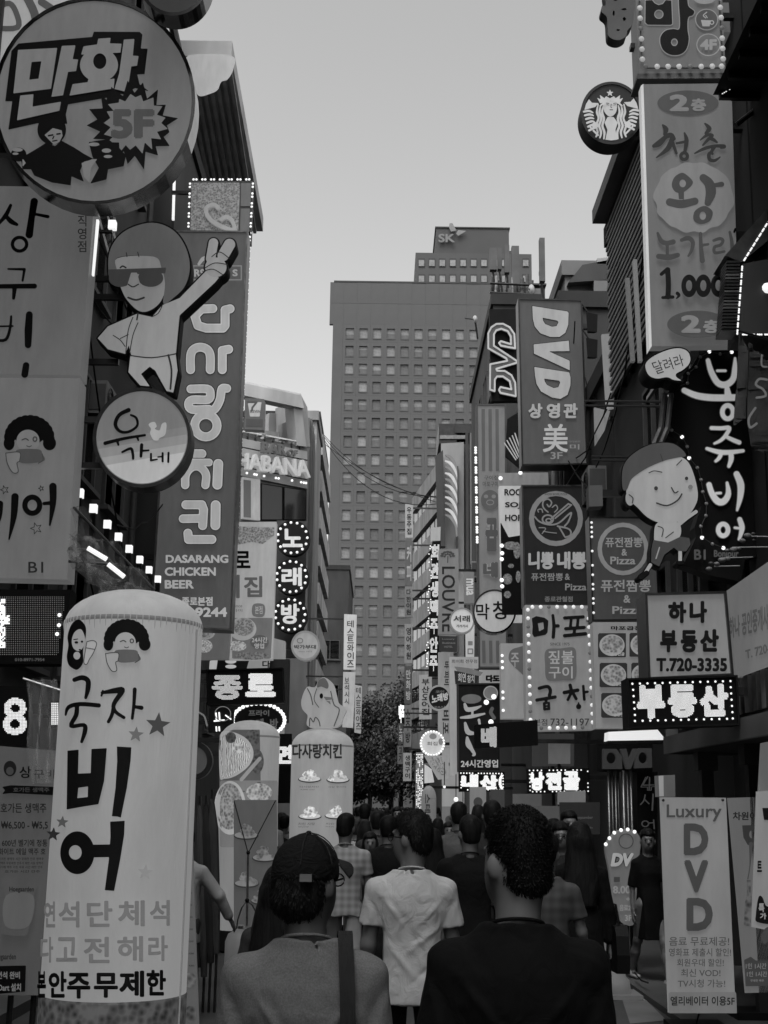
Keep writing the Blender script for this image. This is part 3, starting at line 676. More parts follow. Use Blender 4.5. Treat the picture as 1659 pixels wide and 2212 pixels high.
def jw(z0, z1, off, name, m): 
    p = [a0+nj*off, a1+nj*off, a1-nj*5, a0-nj*5+Vector((3, 0, 0))]; p = [Vector((v.x, v.y, z0)) for v in p]; return MB().hexa(p, [v+Vector((0, 0, z1-z0)) for v in p]).make(name, m, Jb)
jw(0, zj-1.2, 0, 'wall', mat('wall', 60))
for k in range(10):
    z = zj-1.6-k*3.35; jw(z, z+1.75, .35, 'floor_band', mat('wall', 130))
    if z > 2:
        for i in range(6):
            p = a0+(a1-a0)*((i+.1)/6); q = a0+(a1-a0)*((i+.9)/6); MB().add([(p+nj*.06)+Vector((0, 0, z-1.5)), (q+nj*.06)+Vector((0, 0, z-1.5)), (q+nj*.06)+Vector((0, 0, z-.1)), (p+nj*.06)+Vector((0, 0, z-.1))], [(0, 1, 2, 3)]).make('pane', mat('glass', random.choice((30, 50, 80))), Jb)
building('end_building', 'low dark building behind the far signs on the right', 4.6, 1, 80, 125, 14, 55, rows=(5, 8.5), wy=(84, 90, 96, 102, 108))
# ---- overhead cables
for i, (a, b, sag) in enumerate((((700, 940), (975, 1078), 45), ((700, 950), (975, 1082), 75), ((700, 944), (985, 1068), 62), ((700, 958), (960, 1090), 20))):
    A, Bp = at(a[0], a[1], 84), at(b[0], b[1], 62); pts = []
    for k in range(17):
        t_ = k/16; p = A.lerp(Bp, t_); p.z -= sag*.022*4*t_*(1-t_); pts.append(p)
    tag(MB().tube(pts, .022, 5).make('overhead_cable', mat('paint', 30)), ('topmost', 'lowest and most sagging', 'middle', 'short steep')[i]+' overhead cable strung across the street before the tower', 'cable', 'overhead cables')

# ---- fittings on the house walls: air conditioners, drain pipes, loose cables
rf_ = random.Random(21)
WALL = {-1: -4.9, 1: 4.0}
def ac_unit(x, y, z, side, nm):
    t = thing('air_conditioner', nm, 'air conditioner', (x, y, z), 'air conditioners on the house walls'); x0, x1 = sorted((x, x-side*.32))
    MB().box(x0, x1, y, y+.8, z, z+.56).make('casing', mat('paint', rf_.choice((95, 115, 135))), t)
    MB().lathe((0, 0, 0), [(.0, 0)], 3) if False else None
    fx = x-side*.33; m = MB(); 
    for r_ in (.22, .15, .08): m.tube([(fx, y+.28+r_*math.cos(a), z+.28+r_*math.sin(a)) for a in np.linspace(0, 2*PI, 17)], .009, 4)
    m.make('fan_grille', mat('paint', 40), t); MB().box(x0+.02, x1-.02, y-.012, y-.002, z+.06, z+.5).make('side_panel', mat('paint', 75), t)
    MB().box(x0-.02, x1+.02, y+.05, y+.09, z-.05, z-.003).make('bracket', mat('metal', 60), t); MB().box(x0-.02, x1+.02, y+.7, y+.74, z-.05, z-.003).make('bracket', mat('metal', 60), t)
for i, (y, z, s_, w_) in enumerate(((11.5, 5.3, -1, 'near the child sign'), (17.2, 9.2, -1, 'high behind the sunglasses man'), (17.6, 6.3, -1, 'above the row of cube lamps'), (20.5, 8.0, -1, 'left of the tall chicken sign'), (21.5, 10.8, -1, 'high on the wall by the steel ladder'), (23.0, 5.0, -1, 'low behind the chicken sign'))):
    ac_unit(-4.9, y, z, s_, 'grey air conditioner %s on the left wall' % w_)
for i, (y, z, x, w_) in enumerate(((22.5, 7.2, 3.95, 'below the slatted wall'), (27.5, 9.6, 3.62, 'right of the film-room sign'), (41, 12.5, 3.3, 'on the antenna building'), (43.5, 9.4, 3.3, 'lower on the antenna building'), (60, 13.5, 3.25, 'on the tank building'))):
    ac_unit(x, y, z, 1, 'grey air conditioner %s on the right wall' % w_)
for i, (x, y, g_, w_) in enumerate(((-4.85, 16.2, 70, 'left wall behind the round rooster sign'), (-4.85, 19.6, 110, 'left wall beside the chicken sign'), (-4.85, 24.6, 60, 'far corner of the near left building'), (3.9, 21.4, 60, 'gap building on the right'), (3.56, 26.6, 120, 'film-room building'), (3.24, 39.0, 90, 'antenna building'), (-3.66, 62.2, 70, 'side of the bar building'))):
    t = thing('drain_pipe', 'vertical drain pipe running down the %s' % w_, 'pipe', (x, y, 0)); top = {60: 9, 120: 11.5}.get(g_, 15) if x > 0 else (18 if y < 30 else 19)
    MB().tube([(x, y, .1), (x, y, top*.5), (x, y, top)], .055, 8).make('pipe', mat('paint', g_), t)
    for k in range(5): MB().box(x-.07, x+.07, y-.075, y+.075, top*(k+.6)/5, top*(k+.6)/5+.04).make('clip', mat('metal', 50), t)
for i in range(16):
    s_ = -1 if i % 2 else 1; y0 = rf_.uniform(11, 24); y1 = y0+rf_.uniform(4, 14); x_ = (-4.3 if s_ < 0 else 3.75)+rf_.uniform(-.25, .2); z0, z1_ = rf_.uniform(3.6, 11), rf_.uniform(3.6, 11.5); pts = []
    for k in range(13): t_ = k/12; pts.append((x_+rf_.uniform(-.02, .02), y0+(y1-y0)*t_, z0+(z1_-z0)*t_-rf_.uniform(.9, 1.1)*.5*4*t_*(1-t_)))
    tag(MB().tube(pts, .013, 5).make('loose_cable', mat('paint', 14)), 'thin dark loose cable sagging along the shop walls on the %s' % ('left' if s_ < 0 else 'right'), 'cable', 'loose cables on the %s' % ('left' if s_ < 0 else 'right'))
# ================================================================== SIGNS ON THE LEFT
K = mat('paint', 12); DK = mat('lit', 22); STEEL = mat('metal', 55)
def stack(s, t, box, m, bold=.03, gap=.12, **k):
    u0, v0, u1, v1 = box; n = len(t); h = (v1-v0)/n
    for i, ch in enumerate(t):
        if ch != ' ': s.text(ch, (u0, v0+h*i+h*gap/2, u1, v0+h*(i+1)-h*gap/2), m, bold, **k)
def lines(s, k, rows, m, bold=.02):
    for t, x0, y0, x1, y1 in rows: (a, b), (c, d) = Z(k, (x0, y0), (x1, y1)); s.text(t, (a, b, c, d), m, bold)
def Sz(k, pts, w=None, sm=True):
    s = ZT[k][2]; P = Z(k, *[p[:2] for p in pts]); return S([(a, b, (p[2] if len(p) > 2 else w)*s) for (a, b), p in zip(P, pts)], None, sm)
def Gz(k, pts, sm=False): return G(Z(k, *pts), sm)
def Ez(k, x, y, a, b): s = ZT[k][2]; (u, v), = Z(k, (x, y)); return E(u, v, a*s, b*s)
def Rz(k, x, y, a, b, w): s = ZT[k][2]; (u, v), = Z(k, (x, y)); return R(u, v, a*s, b*s, w*s)
def neg(sh): return ('-', sh)
# --- big round comic-cafe sign
s = disc('round_sign', 'huge round grey sign with blocky lettering, a starburst and a man in black', 'sign', 204, 219, 211, 217, 13.6, mat('lit', 108), mat('chrome', 150), .3)
s.arms([(160, 300), (160, 140)], -4.9, r=.06, back=.3)
s.ink([Gz(1, [(75, 330), (120, 283), (595, 240), (605, 207), (900, 208), (918, 225), (908, 315), (952, 316), (932, 480), (885, 482), (900, 545), (960, 590), (870, 570), (800, 612), (735, 600), (735, 650), (700, 715), (590, 726), (675, 700), (690, 632), (440, 675), (425, 740), (435, 800), (240, 797), (55, 838), (80, 655), (35, 655)])], K, name='lettering_ground')
L_ = mat('lit', 118)
s.ink([Gz(1, [(118, 325), (370, 312), (330, 575), (88, 605)]), neg(Gz(1, [(205, 403), (268, 398), (250, 510), (190, 517)]))], L_)
s.ink([Gz(1, [(400, 300), (488, 296), (470, 385), (505, 388), (492, 462), (440, 468), (408, 618), (333, 628)])], L_)
s.ink([Gz(1, [(133, 620), (218, 612), (212, 692), (395, 660), (385, 718), (112, 780)])], L_)
s.ink([Gz(1, [(635, 255), (715, 250), (710, 285), (785, 288), (778, 345), (525, 358), (540, 305), (628, 292)]), Ez(1, 640, 425, 122, 108), Gz(1, [(575, 505), (690, 490), (668, 545), (560, 560)]), Gz(1, [(470, 548), (740, 512), (735, 575), (450, 622)]), neg(Ez(1, 645, 400, 42, 50))], L_)
s.ink([Gz(1, [(800, 262), (868, 258), (858, 365), (895, 368), (885, 430), (848, 435), (822, 600), (740, 580), (770, 480)])], L_)
rn = random.Random(2)
def star(k, x, y, n, r0, r1, j=.12): return Gz(k, [(x+(r1 if i % 2 else r0)*(1+rn.uniform(-j, j))*math.cos(i*PI/n), y+(r1 if i % 2 else r0)*(1+rn.uniform(-j, j))*.95*math.sin(i*PI/n)) for i in range(2*n)])
s.ink([star(1, 850, 815, 17, 205, 278)], K, name='starburst_edge'); s.ink([star(1, 860, 800, 17, 165, 205)], mat('lit', 106), name='starburst')
s.text('5F', (*Z(1, (718, 712))[0], *Z(1, (998, 902))[0]), mat('lit', 70), .06)
s.ink([Ez(1, 338, 845, 92, 95), Gz(1, [(165, 1012), (245, 965), (300, 930), (360, 950), (400, 915), (480, 958), (545, 1000), (610, 1035), (545, 1050), (520, 1110), (545, 1180), (465, 1145), (460, 1203), (340, 1185), (225, 1140), (205, 1100), (150, 1100), (140, 1030)]), Gz(1, [(575, 925), (700, 905), (770, 960), (815, 1010), (800, 1080), (700, 1100), (690, 1165), (585, 1192), (640, 1090), (600, 1020)]), Ez(1, 125, 1005, 50, 45)], K, name='figure')
s.ink([Gz(1, [(292, 880), (345, 835), (402, 850), (408, 885), (388, 925), (352, 942), (315, 905)]), Gz(1, [(150, 1030), (172, 1060), (150, 1085)]), Ez(1, 118, 975, 34, 12), Ez(1, 105, 1000, 20, 8), Ez(1, 610, 940, 35, 12), Ez(1, 690, 980, 30, 14), Ez(1, 700, 1018, 28, 10), Gz(1, [(530, 1060), (600, 1035), (630, 1035), (590, 1090), (580, 1185), (545, 1150)])], L_, name='figure_highlight')
s.ink([Sz(1, [(318, 885), (345, 880)], 5), Sz(1, [(372, 875), (392, 872)], 5), Sz(1, [(345, 920), (372, 915)], 4), Sz(1, [(352, 890), (345, 905)], 4)], K, name='facial_line', step=.5)
# --- top-left corner signs
s = disc('round_sign', 'dark round sign cut by the top edge beside the huge round one', 'sign', 375, -55, 74, 84, 13.0, mat('lit', 52), mat('chrome', 90), .25); s.arms([(330, -60)], -4.9)
s = Sign('box_sign', 'pale sign with a thick dark letter in the top left corner', 'sign', Plane(14.6), (40, 90)); s.panel([(-60, -60), (150, -60), (148, 150), (-60, 150)], mat('lit', 165), .3)
s.ink([S([(-10, 20), (20, 8), (36, 30), (38, 60), (-10, 62)], 6), S([(50, -20), (75, 30), (78, 70)], 9), S([(90, 5), (120, 25)], 8)], mat('lit', 80)); s.arms([(0, 100)], -4.9)
MB().tube([at(352, -40, 14), at(385, 110, 14)], .05).make('bracket', STEEL, s.root)
# --- two tall light boxes at the left edge
s = Sign('vertical_sign', 'tall grey light box with brush lettering running down the left edge', 'sign', Plane(14.5), (60, 812)); G0 = mat('lit', 104)
s.panel([(-120, 400), (206, 405), (173, 811), (-130, 806)], G0, .35, side=None)
s.ink([Sz(2, [(70, 48, 10), (40, 110, 14), (-10, 170, 9)]), Sz(2, [(35, 110, 10), (70, 150, 16), (110, 172, 10)])], K); s.ink([Sz(2, [(222, 25, 24), (205, 130, 21), (190, 238, 24)], sm=False), Sz(2, [(225, 105, 9), (310, 122, 11)])], K)
s.ink([Rz(2, 128, 300, 46, 44, 11)], K); s.ink([Sz(2, [(55, 460, 6), (160, 462, 9), (148, 535, 7)], sm=False), Sz(2, [(-30, 572, 14), (225, 570, 16)]), Sz(2, [(97, 580, 15), (90, 648, 10)])], K)
s.ink([Sz(2, [(75, 765, 7), (68, 840, 9), (40, 915, 10), (-30, 918, 9)]), Sz(2, [(-20, 830, 6), (85, 828, 6)])], K); s.ink([Sz(2, [(192, 755, 22), (186, 860, 25), (184, 950, 21)], sm=False)], K); s.ink([Sz(2, [(172, 1082, 21), (163, 1140, 22)], sm=False)], K)
stack(s, '직영점', (*Z(2, (505, 112))[0], *Z(2, (560, 360))[0]), mat('lit', 40), .01)
s.arms([(150, 480), (140, 790)], -4.9)
MB().hexa([s.mp(206, 470, -.05), s.mp(211, 470, -.05), s.mp(200, 590, -.05), s.mp(196, 590, -.05)], [s.mp(206, 470, -.1), s.mp(211, 470, -.1), s.mp(200, 590, -.1), s.mp(196, 590, -.1)]).make('tube_or_highlight', mat('glow', 220), s.root)  # glowing strip along the upper right side of the box
def curly_girl(s, k, cx, cy, q, dark, pale, mid):
    """plain cartoon child with a cloud of curls holding a mug; cx,cy = face centre, q = scale"""
    f = lambda pts: [(cx+x*q, cy+y*q) for x, y in pts]
    cl = []; 
    for i in range(13):
        a_ = PI*1.02+i*PI*1.0/12*1.0; cl.append(Ez(k, cx+math.cos(a_)*125*q, cy-15*q+math.sin(a_)*110*q, 38*q, 38*q))
    s.ink(cl+[Ez(k, cx, cy-60*q, 115*q, 90*q), Ez(k, cx-130*q, cy+20*q, 35*q, 45*q), Ez(k, cx+130*q, cy+20*q, 42*q, 45*q)], dark, name='hair')
    s.ink([Ez(k, cx-8*q, cy+5*q, 74*q, 72*q)], pale, name='face')
    s.ink([Gz(k, f([(-75, 62), (60, 60), (85, 90), (95, 135), (-40, 150), (-80, 110)]), True)], mid, name='shirt')
    s.ink([Gz(k, f([(-150, 85), (-60, 80), (-62, 140), (-80, 150), (-70, 205), (-105, 210), (-140, 150)]), True)], pale, name='mug')
    s.ink([Sz(k, f([(-150, 85), (-60, 80), (-62, 140)])[0:3], 3*q), Sz(k, f([(-62, 140), (-78, 150), (-70, 205), (-105, 210), (-140, 150), (-150, 85)]), 3*q), Sz(k, f([(-45, 0), (-22, -8), (-5, 2)]), 4*q), Rz(k, cx+38*q, cy-5*q, 12*q, 14*q, 4*q), Sz(k, f([(-15, 38), (0, 44), (15, 38)]), 3*q), Sz(k, f([(60, 150), (90, 130), (85, 90)]), 3*q)], mat('lit', 60), name='line_drawing', step=.6)
s = Sign('vertical_sign', 'tall grey light box with a curly-haired cartoon child and stars, marked B1', 'sign', Plane(14.5), (60, 1257)); 
s.panel([(-130, 815), (172, 817), (145, 1252), (-150, 1245)], mat('lit', 110), .35)
curly_girl(s, 2, 190, 1560, 1, K, mat('lit', 118), mat('lit', 75))
s.ink([Sz(3, [(100, 395, 24), (92, 520, 20), (62, 668, 5)])], K); s.ink([Sz(3, [(5, 440, 20), (0, 520, 16), (-20, 600, 5)])], K); s.ink([Rz(3, 212, 450, 48, 52, 17)], K); s.ink([Sz(3, [(288, 440, 11), (330, 436, 13)]), Sz(3, [(345, 330, 24), (345, 440, 20), (325, 578, 6)])], K)
def mound(s, k, cx, cy, w, h, g=150, plate=60):
    s.ink([Ez(k, cx, cy+h*.45, w, h*.42)], mat('lit', plate), name='plate'); s.ink([Ez(k, cx, cy+h*.38, w*.93, h*.34)], mat('lit', min(200, g+25)), name='plate_rim')
    r_ = random.Random(int(cx+cy)); s.ink([Ez(k, cx+r_.uniform(-.75, .75)*w*(1-q/16), cy+h*.35-h*q/13, w*r_.uniform(.16, .26), h*r_.uniform(.2, .3)) for q in range(13)], mat('food', g), name='food_picture', step=1.2)
def star5(k, x, y, r, a0=-.3): return Gz(k, [(x+(r if i % 2 == 0 else r*.42)*math.cos(a0-PI/2+i*PI/5), y+(r if i % 2 == 0 else r*.42)*math.sin(a0-PI/2+i*PI/5)) for i in range(10)])
def starring(k, x, y, r): a = star5(k, x, y, r)[1]; a = a+[a[0]]; return S(a, .8, False)
s.ink([starring(3, 35, 352, 28), starring(3, 270, 343, 18), starring(3, 238, 600, 38)], mat('lit', 45), name='star', step=.5)
lines(s, 3, [('B1', 188, 815, 284, 885)], mat('lit', 35), .01); s.arms([(140, 860), (130, 1200)], -4.9)
# --- black light-dot screen
s = Sign('led_screen', 'black screen of tiny lamps under the sign marked B1, a few lit at its left', 'screen', Plane(14.2), (60, 1432)); s.panel([(-120, 1272), (153, 1274), (131, 1434), (-120, 1434)], mat('paint', 20), .3)
s.dots([(u, v) for v in np.arange(1290, 1418, 4.0) for u in np.arange(-6, 144-(v-1274)*.13, 4.0)], .0035, mat('glow', 75), off=.01)
s.dots([(u, v) for v in np.arange(1296, 1400, 3.2) for u in np.arange(-5, 22, 3.2) if not (u > 12 and (v < 1330 or v > 1350)) and rn.random() < .8], .008, mat('glow', 235), 'lit_dots', off=.02)
s.bulbs([(129, 1329), (128, 1351), (124, 1370)], .022, mat('glow', 235)); lines(s, 3, [('010-8971-7954', 98, 1432, 288, 1452)], mat('lit', 95), .02); s.arms([(110, 1300)], -4.9)
# --- row of small lamp boxes on posts
for i, (u, v, nm) in enumerate(((172, 1067, 'nearest'), (202, 1100, 'second nearest'), (232, 1134, 'third'), (256, 1161, 'fourth'), (279, 1187, 'fifth'), (302, 1210, 'sixth'), (322, 1232, 'second farthest'), (341, 1252, 'farthest'))):
    Y = 2820*3.62/(820.7-u)*.995; p = at(u, v, Y); t = thing('lamp_box', 'small glowing cube lamp, %s in the row receding beside the child sign' % nm, 'lamp', (p.x, p.y, p.z-.5), 'cube lamps in a row')
    MB().box(p.x-.045, p.x+.045, p.y-.045, p.y+.045, p.z-.05, p.z+.06).make('lamp', mat('glow', 225), t); MB().box(p.x-.035, p.x+.035, p.y-.03, p.y+.04, p.z-.5, p.z-.055).make('post', mat('paint', 15), t)
p = at(243, 487, 16.5); t = thing('lamp_box', 'lone glowing cube lamp high up beside the brush-lettered sign', 'lamp', p); MB().box(p.x-.05, p.x+.05, p.y-.05, p.y+.05, p.z-.06, p.z+.06).make('lamp', mat('glow', 215), t); MB().box(-4.9, p.x, p.y, p.y+.05, p.z-.1, p.z-.062).make('arm', STEEL, t)
# ladder-like steel struts behind it
t = thing('steel_ladder', 'slanting steel ladder climbing the dark wall beside the bowl-haired man', 'ladder', at(250, 560, 17))
for a, b in (((205, 445), (245, 590)), ((222, 440), (262, 560)), ((245, 470), (243, 540))): MB().tube([at(*a, 17), at(*b, 17)], .03, 6).make('rail', mat('metal', 120), t)
for k in range(7): MB().tube([at(207+k*5.6, 455+k*19, 17), at(226+k*5.2, 452+k*15, 17)], .015, 5).make('rung', mat('metal', 90), t)
# --- cut-out figure board: plain cartoon man
s = Sign('figure_board', 'cut-out sign of a bowl-haired cartoon man in sunglasses raising one arm', 'sign', Plane(15.5), (320, 860))
hair = Gz(2, [(722, 440), (760, 330), (850, 250), (1000, 210), (1130, 255), (1210, 360), (1240, 490), (1210, 610), (1140, 685), (1072, 725), (1082, 600), (1060, 500), (1010, 425), (780, 432), (778, 530), (735, 590)], True)
face = Gz(2, [(780, 435), (1010, 425), (1060, 500), (1085, 610), (1055, 710), (985, 768), (915, 770), (840, 700), (800, 620), (776, 530)], True)
body = Gz(2, [(905, 790), (1000, 810), (1065, 735), (1175, 690), (1345, 515), (1425, 560), (1400, 590), (1175, 800), (1165, 900), (1152, 1040), (1000, 1070), (868, 1052), (852, 990), (830, 1045), (720, 1015), (655, 945), (720, 870), (880, 800)])
legs = Gz(2, [(862, 1058), (1150, 1045), (1162, 1150), (1135, 1290), (1092, 1280), (1020, 1150), (985, 1125), (930, 1172), (985, 1250), (925, 1245), (850, 1160)])
hand = [Ez(2, 1405, 495, 68, 62), Sz(2, [(1372, 440), (1390, 340)], 30), Sz(2, [(1452, 420), (1492, 350)], 36)]
s.ink([hair, face, body, legs]+hand, mat('paint', 22), grow=3.5, thick=.22, name='board', step=1.8); s.k = 0; Q0 = .22+.008
for sh, m_, n_, ly in (([hair], mat('lit', 92), 'hair', 1.6), ([face], mat('lit', 138), 'face', 1), ([body], mat('lit', 150), 'jacket', 2), ([legs], mat('lit', 158), 'trousers', 1.3), (hand, mat('lit', 142), 'hand', 3)): s.ink(sh, m_, name=n_, lay=Q0+.005*ly)
s.ink([Ez(2, 800, 565, 74, 56), Ez(2, 992, 565, 80, 56), Gz(2, [(722, 510), (1090, 498), (1085, 535), (722, 545)]), neg(Gz(2, [(868, 530), (905, 530), (930, 620), (840, 620)]))], mat('lit', 62), name='sunglasses', lay=Q0+.02)
dk = mat('lit', 45)
s.ink([Sz(2, [(850, 605), (880, 622), (915, 605)], 4), Sz(2, [(850, 690), (900, 705), (950, 690)], 6), Sz(2, [(800, 500), (815, 490), (835, 500)], 5), Sz(2, [(838, 405), (842, 430)], 3), Sz(2, [(910, 402), (918, 430)], 3), Sz(2, [(912, 790), (905, 830)], 5), Sz(2, [(880, 815), (850, 900), (835, 1040)], 3), Sz(2, [(912, 850), (880, 930), (860, 1040)], 3),
       Sz(2, [(755, 930), (800, 960), (830, 1000)], 3), Sz(2, [(800, 950), (850, 925)], 3), Sz(2, [(1340, 500), (1400, 470), (1480, 480)], 3), Sz(2, [(1335, 520), (1390, 510), (1450, 545)], 3), Sz(2, [(1380, 430), (1430, 400), (1490, 440)], 3), Sz(2, [(865, 1058), (1000, 1072), (1150, 1048)], 4), Sz(2, [(1000, 812), (1040, 790), (1066, 740)], 3), Sz(2, [(1105, 1055), (1125, 1150), (1118, 1270)], 6)], dk, name='line_drawing', step=.6, lay=Q0+.026)
s.arms([(255, 600), (255, 780), (290, 640)], -4.9, back=.05)
# --- round sign with rooster
s = disc('round_sign', 'round banded sign with brush letters and a small rooster below the cut-out man', 'sign', 307, 946, 99, 101, 14.8, mat('lit', 120), mat('metal', 70), .28)
C = E(307, 946, 97, 99); band = lambda y0, y1: ('p', [(205, y0), (409, y0-34), (409, y1-34), (205, y1)])
def clipd(y0, y1, m_, n_): # band cut to the disc
    P = [(307+97*math.cos(a), 946+99*math.sin(a)) for a in np.linspace(0, 2*PI, 60, endpoint=False)]; P = [p for p in P]
    inside = [p for p in P if y0-(p[0]-205)/6 <= p[1] <= y1-(p[0]-205)/6]
    if len(inside) < 3: return
    def xs(yb):
        best = []
        for i in range(len(P)):
            a, b = P[i], P[(i+1) % len(P)]; fa, fb = a[1]-(yb-(a[0]-205)/6), b[1]-(yb-(b[0]-205)/6)
            if fa*fb < 0: t = fa/(fa-fb); best.append((a[0]+(b[0]-a[0])*t, a[1]+(b[1]-a[1])*t))
        return best
    pts = inside+xs(y0)+xs(y1); c = (sum(p[0] for p in pts)/len(pts), sum(p[1] for p in pts)/len(pts)); pts.sort(key=lambda p: math.atan2(p[1]-c[1], p[0]-c[0]))
    figure(n_, pts, [tuple(range(len(pts)))], s.mp, m_, s.root, s.lay())
for y0, y1, g in ((955, 972, 128), (972, 992, 142), (992, 1010, 158), (1010, 1100, 182)): clipd(y0, y1, mat('lit', g), 'colour_band')
s.ink([Sz(2, [(830, 1368, 14), (770, 1400, 12), (745, 1460, 12), (775, 1505, 10), (830, 1508, 9), (885, 1470, 8), (880, 1420, 8), (845, 1400, 7)])], K); s.ink([Sz(2, [(680, 1582, 12), (800, 1552, 10), (935, 1530, 8)]), Sz(2, [(755, 1560, 9), (765, 1592, 7)]), Sz(2, [(885, 1540, 8), (893, 1562, 6)])], K)
s.ink([Sz(3, [(790, 108, 7), (845, 85, 9), (858, 120, 9), (860, 150, 8)]), Sz(3, [(915, 62, 11), (910, 135, 9)]), Sz(3, [(915, 100, 7), (960, 97, 6)])], K); s.ink([Sz(3, [(975, 120, 7), (975, 162, 7), (1015, 155, 5)], sm=False), Sz(3, [(1020, 140, 5), (1048, 137, 5)]), Sz(3, [(1050, 115, 7), (1050, 168, 7)]), Sz(3, [(1088, 113, 7), (1086, 172, 7)])], K)
s.ink([Gz(2, [(960, 1465), (975, 1450), (1000, 1448), (1012, 1475), (1000, 1490), (1030, 1500), (1045, 1460), (1070, 1450), (1075, 1480), (1065, 1530), (1030, 1550), (1020, 1565), (990, 1560), (970, 1520), (975, 1490)], True)], mat('lit', 175), name='rooster', step=.8)
s.arms([(240, 900), (240, 1000)], -4.9)
# --- tall chicken sign
s = Sign('vertical_sign', 'tall grey sign with fat rounded Korean letters over DASARANG CHICKEN BEER', 'sign', Plane(24.3), (420, 1356)); LB = mat('lit', 166); LE = mat('lit', 50); LH = mat('lit', 186)
s.panel([(382, 502), (532, 503), (496, 1358), (328, 1352)], mat('lit', 80), .45, frame=mat('metal', 110), fw=.035)
def fat(sh, st=1.2):
    s.ink(sh, LE, grow=2.6, name='letter_edge', step=st); s.ink(sh, LH, grow=.6, step=st, name='letter_border'); s.ink(sh, LB, grow=-1.6, step=st)
fat([Sz(5, [(455, 1258), (360, 1262), (305, 1320), (330, 1400), (400, 1422), (540, 1422), (558, 1400), (558, 1270), (600, 1260)], 35, False)])
fat([Sz(5, [(270, 1770), (270, 1655), (295, 1602), (350, 1582), (408, 1602), (434, 1655), (434, 1770)], 35), Sz(5, [(535, 1770), (535, 1610), (588, 1600)], 35, False)])
fat([Sz(2, [(1230, 1232), (1335, 1232), (1356, 1262), (1340, 1300), (1240, 1302), (1215, 1330), (1240, 1364), (1345, 1362)], 26), Sz(2, [(1462, 1228), (1430, 1232), (1418, 1300), (1385, 1360), (1330, 1385)], 26), Rz(2, 1327, 1468, 72, 72, 27)])
fat([Sz(3, [(1240, 118), (1302, 118)], 27)]); fat([Sz(3, [(1215, 175), (1348, 175)], 23), Sz(3, [(1195, 320), (1200, 250), (1240, 205), (1290, 205), (1328, 250), (1325, 320)], 25), ]); fat([Sz(3, [(1408, 185), (1402, 318)], 30)])
fat([Sz(3, [(1200, 448), (1302, 448), (1314, 480), (1308, 582)], 27, False), Sz(3, [(1182, 538), (1290, 536)], 26)]); fat([Sz(3, [(1392, 452), (1390, 580)], 30)]); fat([Sz(3, [(1214, 632), (1218, 672), (1368, 672)], 27, False)])
for r in (('DASARANG', 1072, 772, 1474, 824), ('CHICKEN', 1066, 852, 1394, 907), ('BEER', 1066, 934, 1253, 989), ('종로본점', 1176, 1042, 1374, 1100), ('735·9244', 1085, 1110, 1467, 1172)):
    (a, b), (c, d) = Z(3, r[1:3], r[3:5]); s.text(r[0], (a, b, c, d), mat('lit', 175), .045, outline=LE, ob=.075)
(a, b), (c, d) = Z(5, (300, 918), (698, 1034)); P = [(a, b), (c, b), (c, d), (a, d), (a, b)]; s.ink([S(P, 1.3, False)], mat('lit', 120), name='logo_box', step=.7); lines(s, 5, [('RS', 305, 945, 395, 1010), ('S', 625, 948, 668, 1006)], mat('lit', 150), .04); s.ink([Sz(5, [(345, 905, 12), (380, 860, 16), (430, 850, 14)])], mat('lit', 150), name='logo_swoosh')
s.arms([(395, 560), (385, 760), (375, 960), (362, 1200)], -4.6, r=.05)
# --- bulb framed sign above it
s = Sign('bulb_framed_sign', 'square picture sign in a frame of white light dashes above the chicken sign', 'sign', Plane(25.4), (478, 520)); s.panel([(411, 391), (546, 391), (541, 520), (408, 520)], mat('paint', 70), .3)
s.ink([G([(414, 395), (519, 395), (514, 518), (411, 518)])], mat('food', 105), name='printed_picture', step=3); s.ink([G([(521, 396), (542, 396), (541, 446), (520, 446)])], mat('lit', 96), name='side_panel'); s.ink([G([(520, 451), (540, 451), (538, 518), (518, 518)])], mat('lit', 96), name='side_panel')
s.ink([Sz(5, [(505, 425), (470, 400), (425, 410), (400, 440), (420, 500), (480, 555), (580, 600), (640, 615)], 17), Sz(5, [(530, 520), (570, 500), (610, 520), (635, 570), (640, 630)], 16)], mat('lit', 150), name='neon_curve', thick=.06)
def dash(s, P, n, r=.02): s.bulbs([p for k, p in enumerate(along(P, n)) if k % 3], r, mat('glow', 225), 'light_dash')
dash(s, [(412, 389), (545, 389)], 22, .025); dash(s, [(411, 391), (407, 505)], 17, .025); dash(s, [(547, 391), (541, 505)], 17, .025); s.arms([(430, 410)], -4.6)
s = Sign('light_strip', 'long string of light dashes running down the street edge of the chicken sign', 'light strip', Plane(24.9), (517, 1142)); s.panel([(537, 500), (541, 500), (515, 1142), (511, 1142)], mat('paint', 25), .08); dash(s, [(540, 505), (513, 1140)], 84, .025)
for k in range(9): s.arms([(530-k*3, 560+k*68)], s.mp(505, 560).x, r=.02, back=.05)
